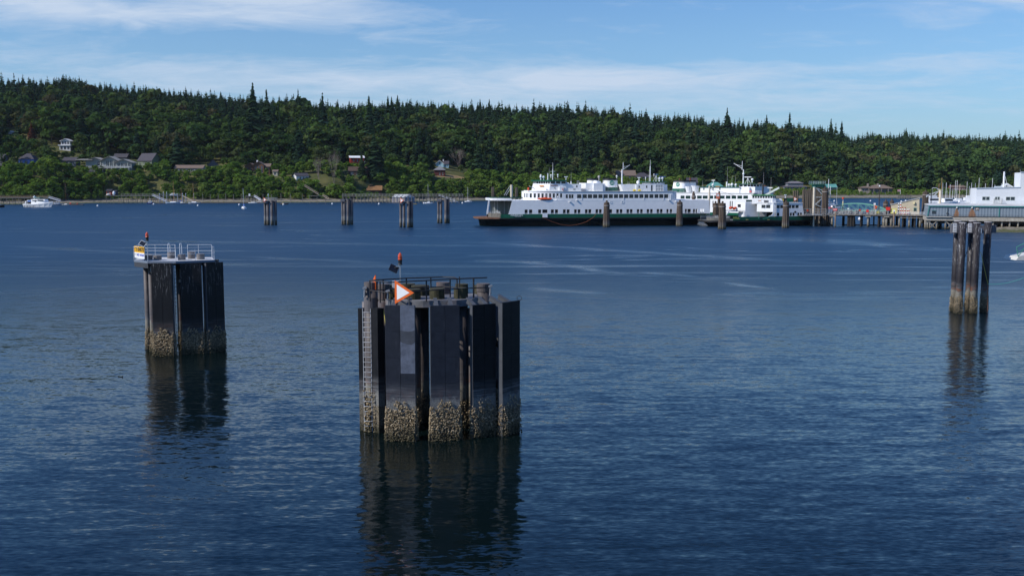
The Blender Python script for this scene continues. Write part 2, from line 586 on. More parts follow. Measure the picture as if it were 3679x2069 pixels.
def broad_mesh(rs, clumps, leaves, size, tall=1.0, open_=0.0):
    """unit height; crown of leaf clumps spread through a lumpy volume, crown radius about 0.42"""
    V = []; L = []
    cs = []
    for i in range(clumps):
        a = rs.random() * 6.283; u = rs.random() ** 0.6
        f = rs.random()
        z = 0.22 + 0.66 * f
        prof = math.sin(math.pi * min(1, (f * 0.86 + 0.12))) ** 0.7
        r = 0.34 * prof * u
        cs.append((r * math.cos(a), r * math.sin(a), z, 0.10 + 0.09 * rs.random()))
    for (x, y, z, r) in cs:
        tone = rs.normal(0, 0.19)
        for k in range(leaves):
            d = rs.normal(size=3); d /= np.linalg.norm(d)
            if d[2] < -0.3:
                d[2] *= -0.6
            p = np.array([x, y, z]) + d * r * (0.72 + 0.4 * rs.random()) * np.array([1, 1, 0.8 * tall])
            nrm = d + rs.normal(size=3) * 0.45; nrm /= np.linalg.norm(nrm)
            t = np.cross(nrm, rs.normal(size=3)); t /= np.linalg.norm(t); b = np.cross(nrm, t)
            sz = size * (0.6 + 0.8 * rs.random())
            V += [tuple(p - t * sz - b * sz * .7), tuple(p + t * sz * .8 - b * sz), tuple(p + t * sz + b * sz * .6), tuple(p - t * sz * .7 + b * sz)]
            L.append(min(1, max(0, 0.5 + tone + rs.normal(0, 0.12))))
    V = np.array(V); n = len(V) // 4
    return V, np.arange(n * 4).reshape(n, 4), np.array(L)


def stem_quads(r, h, rgb=None):
    v = []
    n = 6
    for k in range(n):
        a0, a1 = 6.283 * k / n, 6.283 * (k + 1) / n
        v += [(r * math.cos(a0), r * math.sin(a0), -0.05), (r * math.cos(a1), r * math.sin(a1), -0.05),
              (r * .5 * math.cos(a1), r * .5 * math.sin(a1), h), (r * .5 * math.cos(a0), r * .5 * math.sin(a0), h)]
    return np.array(v)


rs = np.random.default_rng(11)
CON_LO = [conifer_mesh(rs, 15, 8, width=w) for w in (0.22, 0.27, 0.30, 0.20, 0.25, 0.33)]
CON_HI = [conifer_mesh(rs, 30, 13, ragged=g, width=w) for w, g in ((0.22, .2), (0.26, .25), (0.20, .3), (0.30, .2), (0.24, .35), (0.28, .3))]
BRO_LO = [broad_mesh(rs, 15, 15, 0.055) for _ in range(6)]
BRO_HI = [broad_mesh(rs, 22, 34, 0.034) for _ in range(7)]

FM_CON = foliage_mat('conifer_needles', [(0.0, (0.026, 0.054, 0.028)), (0.35, (0.036, 0.066, 0.030)), (0.6, (0.023, 0.050, 0.031)), (0.85, (0.046, 0.074, 0.030)), (1.0, (0.028, 0.056, 0.028))], 0.12)
FM_BRO = foliage_mat('broadleaf_leaves', [(0.0, (0.055, 0.100, 0.030)), (0.3, (0.072, 0.115, 0.030)), (0.5, (0.046, 0.090, 0.032)), (0.7, (0.092, 0.130, 0.036)), (0.90, (0.078, 0.098, 0.038)), (0.95, (0.090, 0.075, 0.042)), (1.0, (0.062, 0.105, 0.032))], 0.22)
FM_BANK = foliage_mat('bank_leaves', [(0.0, (0.105, 0.18, 0.032)), (0.3, (0.15, 0.22, 0.040)), (0.55, (0.085, 0.155, 0.032)), (0.8, (0.165, 0.22, 0.050)), (1.0, (0.115, 0.185, 0.036))], 0.25)
BARK = M('bark', (0.085, 0.065, 0.05), 0.95, var=0.3, vscale=3)


def tree_mesh(name, src, mat, trunk_h=0.5, trunk_r=0.012):
    V, Q, L = src
    st = stem_quads(trunk_r, trunk_h)
    n = len(st) // 4
    V2 = np.concatenate([V, st]); Q2 = np.arange(len(V2)).reshape(-1, 4)
    mi = np.concatenate([np.zeros(len(Q)), np.ones(n)])
    return npmesh(name, V2, Q2, [mat, BARK], {'leaf': ('FACE', np.concatenate([L, np.full(n, .5)])), 'mi': (None, mi)})


# what must stay in view: (px0, px1, py0, py1, distance); filled in by the house list before the trees are set out
CLEAR = []

# ------------------------------------------------------------------ houses on the far shore
def wallm(n, c, **k):
    return M('wall_' + n, c, .85, var=k.get('var', .12), vscale=.5)


ROOF_D = M('roof_dark', (.055, .05, .06), .85, var=.2); ROOF_B = M('roof_brown', (.16, .115, .09), .85, var=.2); ROOF_G = M('roof_grey', (.30, .28, .25), .85, var=.15)
ROOF_W = M('roof_white', (.72, .72, .72), .6, var=.08); ROOF_T = M('roof_teal', (.10, .28, .25), .6, var=.1); ROOF_R = M('roof_rust', (.23, .12, .05), .9, var=.35, rust=.5)
HGL = M('house_glass', (.03, .04, .05), .15, spec=.6, var=.2); TRIM = M('trim_white', (.7, .7, .7), .6, var=.05)


def house_box(par, x0, x1, y0, y1, z0, zw, zr, wall, roof, kind='gable', wins=None, ridge='x', eave=.5, name_w='wall', name_r='roof'):
    """walls with real window openings, and a roof: gable along x or y, hip or flat"""
    vp = None; mb = MB()
    w = x1 - x0
    wins = wins or []
    z = z0
    ops = sorted(wins); c = x0
    for a, b, za, zb in ops:
        mb.box(c, a, y0, y0 + .2, z0, zw); mb.box(a, b, y0, y0 + .2, z0, za); mb.box(a, b, y0, y0 + .2, zb, zw)
        c = b
        wo = MB().box(a, b, y0 + .1, y0 + .15, za, zb).build('window', HGL, par)
        MB().box(a - .08, b + .08, y0 - .04, y0 + .02, za - .12, za).box((a + b) / 2 - .04, (a + b) / 2 + .04, y0 + .02, y0 + .09, za, zb).build('frame', TRIM, wo)
    mb.box(c, x1, y0, y0 + .2, z0, zw)
    mb.box(x0, x0 + .2, y0 + .2, y1, z0, zw).box(x1 - .2, x1, y0 + .2, y1, z0, zw).box(x0 + .2, x1 - .2, y1 - .2, y1, z0, zw)
    rf = MB(); e = eave; t = .18
    if kind == 'gable' and ridge == 'x':
        ym = (y0 + y1) / 2
        rf.yz([(y0 - e, zw - e * .3), (ym, zr), (y1 + e, zw - e * .3), (y1 + e, zw - e * .3 + t), (ym, zr + t), (y0 - e, zw - e * .3 + t)], x0 - e, x1 + e)
        mb.yz([(y0 + .05, zw), (y1 - .05, zw), (ym, zr - .05)], x0 + .03, x0 + .2); mb.yz([(y0 + .05, zw), (y1 - .05, zw), (ym, zr - .05)], x1 - .2, x1 - .03)
    elif kind == 'gable':
        xm = (x0 + x1) / 2
        rf.xz([(x0 - e, zw - e * .3), (xm, zr), (x1 + e, zw - e * .3), (x1 + e, zw - e * .3 + t), (xm, zr + t), (x0 - e, zw - e * .3 + t)], y0 - e, y1 + e)
        mb.xz([(x0 + .05, zw), (x1 - .05, zw), (xm, zr - .05)], y0 + .03, y0 + .2); mb.xz([(x0 + .05, zw), (x1 - .05, zw), (xm, zr - .05)], y1 - .2, y1 - .03)
    elif kind == 'hip':
        d = min(w, y1 - y0) / 2
        a = [(x0 - e, y0 - e, zw), (x1 + e, y0 - e, zw), (x1 + e, y1 + e, zw), (x0 - e, y1 + e, zw)]
        ym = (y0 + y1) / 2
        v = a + [(x0 + d, ym, zr), (x1 - d, ym, zr)]
        rf.add(v, [(0, 1, 5, 4), (1, 2, 5), (2, 3, 4, 5), (3, 0, 4), (3, 2, 1, 0)])
    else:
        rf.box(x0 - e, x1 + e, y0 - e, y1 + e, zw, zr)
    mb.build(name_w, wall, par)
    return rf.build(name_r, roof, par)


def row_windows(x0, x1, n, za, zb, fill=.55):
    st = (x1 - x0) / n
    return [(x0 + st * (i + .5 - fill / 2), x0 + st * (i + .5 + fill / 2), za, zb) for i in range(n)]


def hframe(px0, px1, pyt, pyb, label, name='house', cat='house', Yv=None, pad=3, clear_to=None):
    pc = (px0 + px1) / 2
    L = land(pc, pyb) if Yv is None else D(pc, pyb, Yv)
    t = thing(name, label, cat, (L.x, L.y, L.z))
    w = (px1 - px0) / F * L.y; h = (pyb - pyt) / F * L.y
    CLEAR.append((px0 - pad, px1 + pad, pyt - 2, clear_to or pyb, L.y))
    return t, w, h, L


def simple_house(px0, px1, pyt, pyb, label, wall, roof, kind='gable', ridge='x', wallf=.6, depth=9, nw=4, storeys=1, rz=0.0, chimney=None, deck=False, Yv=None, clear_to=None, name='house', cat='house'):
    t, w, h, L = hframe(px0, px1, pyt, pyb, label, name, cat, Yv, clear_to=clear_to)
    zw = h * wallf; wins = []
    if nw:
        for s in range(storeys):
            a = zw * (s + .30) / storeys; b = zw * (s + .78) / storeys
            wins += [(x, y, a, b) for x, y, _, _ in row_windows(-w / 2 + .3, w / 2 - .3, nw, 0, 1)] if s == 0 else []
        if storeys == 2:
            b0, b1 = zw * .58, zw * .86
            wins = [(x, y, zw * .58, zw * .86) for x, y, _, _ in wins]
    rf = house_box(t, -w / 2, w / 2, 0, depth, -4, zw, h, wall, roof, kind, wins, ridge)
    if storeys == 2 and nw:
        for x, y, _, _ in wins:
            MB().box(x, y, -.05, .02, zw * .12, zw * .40).build('window', HGL, t)
        if deck:
            dk = MB().box(-w / 2, w / 2, -2.2, -.02, zw * .46, zw * .5)
            for i in range(5):
                x = -w / 2 + .2 + (w - .4) * i / 4; dk.box(x - .1, x + .1, -2.15, -1.95, -4, zw * .46); dk.box(x - .04, x + .04, -2.15, -2.08, zw * .5, zw * .5 + 1)
            dk.bar((-w / 2, -2.12, zw * .5 + 1), (w / 2, -2.12, zw * .5 + 1), .08)
            dk.build('balcony', TRIM, t)
    elif deck:
        dk = MB().box(-w / 2, w / 2, -2.2, -.02, -.2, 0)
        for i in range(6):
            x = -w / 2 + .2 + (w - .4) * i / 5; dk.box(x - .1, x + .1, -2.15, -1.95, -4, -.2); dk.box(x - .04, x + .04, -2.15, -2.08, 0, 1)
        dk.bar((-w / 2, -2.12, 1), (w / 2, -2.12, 1), .08)
        dk.build('balcony', TRIM, t)
    if chimney is not None:
        for cx_ in (chimney if isinstance(chimney, (list, tuple)) else [chimney]):
            x = -w / 2 + w * cx_; MB().box(x - .5, x + .5, depth * .4, depth * .4 + .9, zw, h + 1.1).build('chimney', M('chimney_stone', (.3, .26, .22), .9, var=.2), rf)
    t.rotation_euler = (0, 0, rz)
    return t, w, h, L


simple_house(67, 122, 552, 598, 'blue walled house with dark hip roof near the left edge', wallm('blue', (.05, .12, .36)), ROOF_D, 'hip', wallf=.55, nw=3)
simple_house(-18, 11, 555, 598, 'dark walled house cut off by the left edge', wallm('dark', (.10, .10, .11)), ROOF_D, 'gable', wallf=.6, nw=2)
simple_house(31, 42, 471, 481, 'small white roof showing high among the trees at far left', wallm('white', (.6, .6, .6)), ROOF_W, 'gable', ridge='y', wallf=.5, nw=1, depth=6)
t, w, h, L = hframe(203, 253, 499, 541, 'white two-storey house with flat overhanging roofs high on the left hillside')
house_box(t, -w * .28, w * .5, 0, 8, -3, h * .40, h * .47, wallm('white', (.6, .6, .6)), ROOF_W, 'flat', row_windows(-w * .25, w * .48, 3, h * .08, h * .34, .6), eave=.8)
house_box(t, -w * .18, w * .46, .6, 7, h * .47, h * .80, h * .98, wallm('white', (.6, .6, .6)), ROOF_W, 'gable', row_windows(-w * .15, w * .44, 3, h * .52, h * .76, .7), ridge='y', eave=1.0)
simple_house(226, 272, 566, 596, 'grey garage with a dark gable roof left of the big grey house', wallm('grey', (.16, .17, .17)), ROOF_D, 'gable', ridge='x', wallf=.6, nw=2)
t, w, h, L = hframe(274, 473, 563, 619, 'wide grey house of three gabled wings with balconies on posts', clear_to=612)
gw = wallm('sage', (.26, .27, .25)); x = lambda f: -w / 2 + w * f; zl = h * .30
house_box(t, x(.16), x(.50), 2, 11, -4, h * .72, h * .93, gw, ROOF_G, 'gable', row_windows(x(.36), x(.49), 2, h * .42, h * .66, .6), ridge='y', eave=1.6)
MB().yz([(0, h * .76), (10, h * .80), (10, h * .85), (0, h * .80)], x(0), x(.30)).build('carport_roof', ROOF_G, t)
house_box(t, x(.46), x(.74), 1, 10, -4, h * .74, h * 1.0, gw, ROOF_G, 'gable', row_windows(x(.53), x(.73), 3, h * .36, h * .72, .7), ridge='y', eave=1.4)
house_box(t, x(.72), x(1.0), 0, 9, -4, h * .62, h * .82, gw, ROOF_G, 'gable', row_windows(x(.74), x(.99), 4, h * .34, h * .58, .7), ridge='y', eave=1.2)
dk = MB().box(x(.34), x(.98), -2.6, 0, zl - .25, zl)
for i in range(9):
    xx = x(.35) + (x(.97) - x(.35)) * i / 8; dk.box(xx - .12, xx + .12, -2.5, -2.3, -5, zl); dk.box(xx - .05, xx + .05, -2.5, -2.4, zl, zl + 1.1)
dk.bar((x(.34), -2.45, zl + 1.1), (x(.98), -2.45, zl + 1.1), .1)
dk.build('balcony', TRIM, t)
MB().box(x(.2), x(.98), .5, .9, -4, zl - .3).build('lower_wall', wallm('dark', (.10, .10, .11)), t)
simple_house(408, 455, 553, 572, 'house of which only the dark roof shows behind the big grey house', wallm('dark', (.10, .10, .11)), ROOF_D, 'gable', ridge='x', wallf=.3, nw=0)
t, w, h, L = hframe(486, 556, 552, 606, 'green barn-like house with a steep dark gable roof', clear_to=604)
house_box(t, -w / 2, w / 2, 0, 10, -4, h * .50, h, wallm('green', (.15, .18, .12)), ROOF_D, 'gable', row_windows(-w * .1, w * .45, 6, h * .28, h * .46, .6) + [(-w * .4, -w * .3, h * .2, h * .36)], ridge='x', eave=.6)
t.rotation_euler = (0, 0, R(-28))
simple_house(627, 728, 594, 617, 'long low house with a brown roof above the green bank', wallm('grey2', (.30, .30, .30)), ROOF_B, 'gable', wallf=.52, nw=7, depth=10, deck=False)
t, w, h, L = hframe(746, 786, 574, 603, 'small dark steep-roofed house behind reddish shrubs')
house_box(t, -w / 2, w / 2, 0, 8, -3, h * .3, h, wallm('dark', (.10, .10, .11)), ROOF_D, 'gable', row_windows(-w * .3, w * .3, 2, h * .08, h * .25, .6), ridge='y')
t.rotation_euler = (0, 0, R(15))
t, w, h, L = hframe(880, 967, 580, 625, 'brown timber lodge with stepped gables and tall windows', clear_to=621)
bw = wallm('lodge', (.17, .085, .05)); x = lambda f: -w / 2 + w * f
house_box(t, x(0), x(.42), 1.5, 9, -4, h * .62, h * .84, bw, ROOF_B, 'gable', row_windows(x(.05), x(.40), 3, h * .15, h * .5, .6), ridge='y', eave=.9)
rf = house_box(t, x(.36), x(.78), 0, 9, -4, h * .68, h * .97, bw, ROOF_B, 'gable', row_windows(x(.40), x(.76), 3, h * .1, h * .62, .65), ridge='y', eave=.9)
house_box(t, x(.76), x(1.0), 1.5, 9, -4, h * .58, h * .80, bw, ROOF_B, 'gable', row_windows(x(.79), x(.98), 2, h * .15, h * .5, .6), ridge='x', eave=.9)
MB().box(x(.44), x(.5), 4, 5, h * .8, h * 1.08).build('chimney', TRIM, rf)
simple_house(980, 997, 611, 634, 'little cream shed right of the brown lodge', wallm('cream', (.5, .45, .33)), ROOF_B, 'gable', wallf=.75, nw=1, depth=5, name='shed', cat='shed')
t, w, h, L = hframe(1064, 1111, 623, 649, 'small white house with a low grey gable roof', clear_to=648)
house_box(t, -w / 2, w / 2, 0, 9, -3, h * .62, h, wallm('white', (.6, .6, .6)), ROOF_D, 'gable', row_windows(-w * .3, w * .45, 3, h * .2, h * .5, .5), ridge='x', eave=.5)
t.rotation_euler = (0, 0, R(32))
t, w, h, L = hframe(1259, 1316, 560, 597, 'red two-storey house with white roofs in front of tall conifers', clear_to=596)
house_box(t, -w / 2, w * .35, 0, 9, -3, h * .80, h * .97, wallm('red', (.30, .035, .025)), ROOF_W, 'gable', row_windows(-w * .4, w * .3, 3, h * .45, h * .7, .45), ridge='x', eave=.8)
house_box(t, w * .2, w * .5, -1.5, 6, -3, h * .35, h * .44, wallm('darkred', (.10, .03, .03)), ROOF_W, 'flat', row_windows(w * .22, w * .48, 2, h * .1, h * .3, .5), eave=.5)
t.rotation_euler = (0, 0, R(14))
simple_house(1252, 1322, 600, 633, 'dark brown house in the shade below the red house', wallm('deepbrown', (.06, .035, .03)), M('roof_umber', (.07, .045, .035), .9), 'gable', wallf=.55, nw=3, depth=8)
t, w, h, L = hframe(1566, 1612, 576, 601, 'pale blue gabled house with white trim uphill of the dark red cabin', clear_to=598)
pbw = wallm('paleblue', (.38, .58, .66))
house_box(t, -w / 2, w * .10, 0, 8, -4, h * .42, h * .95, pbw, ROOF_D, 'gable', [(-w * .25, -w * .14, h * .45, h * .45 + .01)], ridge='y', eave=.7)
tr = MB(); xm = -w * .2
tr.bar((-w / 2 - .7, -.75, h * .40), (xm, -.75, h * .97), .2, .35).bar((xm, -.75, h * .97), (w * .10 + .7, -.75, h * .40), .2, .35); tr.build('barge_board', TRIM, t)
MB().box(xm - .6, xm + .6, -.03, .04, h * .42, h * .66).build('window', HGL, t)
rf = house_box(t, w * .10, w * .48, 1, 8, -4, h * .42, h * .88, pbw, ROOF_D, 'gable', row_windows(w * .14, w * .46, 2, h * .1, h * .3, .5), ridge='x', eave=.5)
MB().box(w * .02, w * .10, 4, 4.8, h * .8, h * 1.12).build('chimney', TRIM, rf)
t, w, h, L = hframe(1560, 1598, 598, 634, 'dark red cabin under a grey hip roof above the dry lawn', clear_to=640)
house_box(t, -w / 2, w / 2, 0, 8, -3, h * .62, h, wallm('oxblood', (.09, .022, .018)), M('roof_slate', (.17, .17, .18), .8), 'hip', row_windows(-w * .1, w * .45, 2, h * .15, h * .42, .4), eave=.9)
simple_house(2216, 2283, 613, 645, 'house with a broad brown roof seen over the large ferry funnels', wallm('tan', (.24, .19, .10)), ROOF_B, 'gable', wallf=.42, nw=5, depth=11)
simple_house(2280, 2338, 621, 645, 'house with a grey hip roof seen left of the tall ferry mast', wallm('grey', (.16, .17, .17)), ROOF_D, 'hip', wallf=.35, nw=4, depth=11)
simple_house(2469, 2506, 640, 682, 'dark slate-blue house right of the second ferry funnels', wallm('slate', (.07, .09, .12)), ROOF_D, 'gable', wallf=.6, nw=3, storeys=2)
simple_house(2543, 2598, 655, 678, 'low house with a teal hip roof behind the second ferry', wallm('tan', (.24, .19, .10)), ROOF_T, 'hip', wallf=.35, nw=4)
simple_house(2714, 2755, 658, 684, 'brown house with a steep roof just right of the ferry wheelhouse', wallm('russet', (.24, .12, .07)), ROOF_B, 'gable', ridge='y', wallf=.5, nw=3, storeys=2, deck=True)
t, w, h, L = hframe(2818, 2898, 652, 684, 'large grey two-tier house left of the timber tower')
gw2 = wallm('bluegrey', (.17, .19, .23))
house_box(t, -w * .5, w * .5, 0, 12, -3, h * .40, h * .58, gw2, M('roof_mauve', (.16, .145, .16), .85), 'hip', row_windows(-w * .47, w * .47, 9, h * .08, h * .32, .65), eave=1.0)
house_box(t, -w * .33, w * .36, 2, 10, h * .5, h * .78, h * 1.0, gw2, MT['roof_mauve'], 'hip', row_windows(-w * .3, w * .33, 7, h * .56, h * .74, .65), eave=.9)
t, w, h, L = hframe(2968, 3006, 662, 692, 'teal roofed house on posts right of the green platform')
house_box(t, -w * .45, w * .45, 0, 9, h * .38, h * .62, h * .98, wallm('bluegrey', (.17, .19, .23)), ROOF_T, 'gable', row_windows(-w * .4, w * .4, 4, h * .42, h * .58, .6), ridge='x', eave=1)
po = MB()
for i in range(5):
    xx = -w * .42 + w * .84 * i / 4; po.box(xx - .15, xx + .15, .2, .5, -3, h * .38)
po.box(-w * .45, w * .45, 4, 9, -3, h * .38); po.build('post', TRIM, t)
t, w, h, L = hframe(3095, 3207, 664, 698, 'long ranch house with low brown roofs and two stone chimneys')
x = lambda f: -w / 2 + w * f; st = wallm('stone', (.27, .23, .19))
house_box(t, x(0), x(.35), 1, 10, -2, h * .66, h * .84, st, ROOF_B, 'hip', row_windows(x(.03), x(.28), 3, h * .3, h * .55, .6), eave=1.2)
rf = house_box(t, x(.28), x(.97), 0, 12, -2, h * .60, h * .98, wallm('ranch', (.13, .11, .10)), ROOF_B, 'hip', row_windows(x(.32), x(.95), 8, h * .1, h * .5, .7), eave=1.6)
for f in (.24, .56):
    MB().box(x(f) - .8, x(f) + .8, 3, 4.4, h * .6, h * 1.12).build('chimney', st, rf)
bs = MB()
for f in (.22, .38, .62, .84):
    bs.box(x(f) - .25, x(f) + .25, -1.4, -1, -2, h * .6)
bs.build('porch_post', st, t)
simple_house(3417, 3468, 667, 689, 'red house with a brown roof and balcony above the grassy slope behind the masts', wallm('brickred', (.20, .05, .04)), ROOF_B, 'gable', wallf=.72, nw=7, storeys=2, depth=9, deck=True)

# bare patches: dry lawn and eroded bank, slightly proud of the hillside
DRY = M('dry_grass', (.24, .165, .075), .95, var=.3, vscale=.15, bump=.3, bscale=.5)


def patch(pts, label, name='dry_lawn', mat=None):
    P = []
    for (px, py) in pts:
        L_ = land(px, py); P.append(Vector((L_.x, L_.y, L_.z + .35)))
    CLEAR.append((min(p[0] for p in pts) + 4, max(p[0] for p in pts) - 4, min(p[1] for p in pts), max(p[1] for p in pts) - 3, max(p.y for p in P)))
    c = sum(P, Vector()) / len(P)
    o = MB().add([tuple(c + Vector((0, 0, .15)))] + [tuple(p) for p in P], [(0, i + 1, (i + 1) % len(P) + 1) for i in range(len(P))]).build(name, mat or DRY)
    o['kind'] = 'structure'
    return o


patch([(1562, 634), (1600, 628), (1640, 632), (1670, 640), (1650, 650), (1600, 648), (1568, 644)], '')
patch([(545, 662), (560, 655), (578, 668), (585, 700), (545, 702), (552, 685)], '')

for (a0, a1, b0, b1, pb) in ((1297, 1374, 662, 698, (1335, 694)), (380, 420, 680, 706, (400, 716))):
    CLEAR.append((a0, a1, b0, b1, land(*pb).y))

# ------------------------------------------------------------------ trees that stand out, set before the rest
def special_tree(px, pyb, pyt, src, mat, label, name='broadleaf_tree', cat='tree', wf=1.0, trunk=(.5, .016), Y=None):
    L_ = land(px, pyb) if Y is None else D(px, pyb, Y)
    hgt = (pyb - pyt) / F * L_.y
    if cat in ('willow', 'poplar') or 'rust' in label:
        e_ = (pyb - pyt) * .2
        CLEAR.append((px - e_, px + e_, pyt, pyt + (pyb - pyt) * .75, L_.y))
    t = thing(name, label, cat, (L_.x, L_.y, L_.z - .3))
    V, Q, Lf = src
    me = npmesh('crown', V * np.array([hgt * wf, hgt * wf, hgt]), Q, mat, {'leaf': ('FACE', Lf)})
    o = bpy.data.objects.new('crown', me); COL.objects.link(o); o.parent = t
    MB().cyl((0, 0, -1), (0, 0, hgt * trunk[0]), hgt * trunk[1], hgt * trunk[1] * .5, 7).build('trunk', BARK, t)
    return t, L_, hgt


rs2 = np.random.default_rng(77)
FM_RUST = foliage_mat('rust_needles', [(0.0, (.15, .055, .03)), (1.0, (.13, .05, .03))], .1)
FM_WIL = foliage_mat('willow_leaves', [(0, (.15, .16, .05)), (1, (.13, .15, .045))], .3)
special_tree(115, 512, 440, conifer_mesh(rs2, 26, 14, .1, .24), FM_RUST, 'dead rust-brown conifer on the left hillside', 'conifer_tree', 'conifer', wf=1.1)
special_tree(690, 712, 655, broad_mesh(rs2, 22, 34, .034), FM_WIL, 'yellow-green weeping willow over the sailboat dock', 'willow_tree', 'willow', wf=1.1)
for px, yt, lab in ((15, 524, 'narrow poplar nearest the left edge'), (50, 538, 'narrow poplar just left of the blue house'), (64, 530, 'narrow poplar touching the blue house wall')):
    special_tree(px, 600, yt, broad_mesh(rs2, 20, 26, .03), FM_BRO, lab, 'poplar_tree', 'poplar', wf=.38)
TALL = [(914, 312, 560), (962, 331, 540), (1162, 345, 545), (1328, 352, 560), (1395, 350, 470), (1408, 352, 470), (1430, 348, 470), (1215, 362, 450), (1725, 360, 450), (1758, 360, 450), (2610, 395, 530), (2752, 418, 520), (2834, 410, 540), (2982, 432, 560), (3022, 438, 520), (3253, 462, 540),
        (1300, 545, 640), (1345, 470, 646), (1366, 520, 640)]
TALL_LAB = ['tallest conifer on the skyline above the brown timber lodge', 'conifer spire just right of the tallest one above the lodge', 'lone conifer spire on the skyline above the ladder dolphin', 'skyline conifer above the nearest mid-water dolphin, left of a close pair', 'left of a close pair of skyline conifers right of the boathouse', 'right of a close pair of skyline conifers right of the boathouse', 'skyline conifer trailing the close pair on its right', 'short skyline conifer left of the red house', 'left of two skyline conifers above the large ferry bow', 'right of two skyline conifers above the large ferry bow', 'skyline conifer above the second ferry funnels', 'skyline conifer left of the tallest one above the small ferry', 'tall conifer standing highest above the small ferry', 'left of two skyline conifers above the slip tower', 'right of two skyline conifers above the slip tower', 'skyline conifer above the cream shed', 'big dark conifer rising from the shore left of the red house', 'largest dark conifer right beside the red house', 'big dark conifer behind the largest one by the red house']
for i, (px, yt, yb) in enumerate(TALL):
    special_tree(px, yb, yt, conifer_mesh(rs2, 36, 13, .35, .16 if i < 16 else .19), FM_CON,
                 TALL_LAB[i], 'conifer_tree', 'conifer', wf=1.0, trunk=(.95, .008))[0]['group'] = 'tall conifers breaking the treetop line'


def bare_tree(px, pyb, pyt, spread, label, seed):
    L_ = land(px, pyb); hgt = (pyb - pyt) / F * L_.y; r_ = np.random.default_rng(seed)
    t = thing('bare_tree', label, 'tree', (L_.x, L_.y - 3, L_.z - .3))
    CLEAR.append((px - spread * .35, px + spread * .35, pyt + 4, pyb - 22, L_.y - 6))
    tr = MB(); tw = MB()
    def grow(p, d, ln, rad, lv):
        q_ = p + d * ln
        (tr if lv < 2 else tw).cyl(p, q_, rad, rad * .65, 5)
        if lv < 5:
            for _ in range(3 if lv < 4 else 2):
                nd_ = (d + Vector((r_.normal(0, .34), r_.normal(0, .34), r_.normal(.12, .12)))).normalized()
                grow(q_, nd_, ln * r_.uniform(.62, .85), rad * .58, lv + 1)
    for k in range(3):
        grow(Vector((r_.normal(0, .6), r_.normal(0, .6), 0)), Vector((r_.normal(0, .16), r_.normal(0, .1), 1)).normalized(), hgt * .30, .22, 0)
    m = M('bare_wood', (.24, .19, .16), .95, var=.2)
    tr.build('trunk', m, t); tw.build('branch', m, t)
    s = (spread / F * L_.y) / (hgt * .75)
    t.scale = (s, s, 1.0)
    return t


bare_tree(1203, 672, 545, 60, 'large leafless grey tree left of the dark wooded gap', 5)
bare_tree(1150, 660, 570, 45, 'smaller leafless grey tree left of the large bare one', 6)
bare_tree(1655, 612, 533, 58, 'leafless grey-brown tree behind the pale blue house', 8)

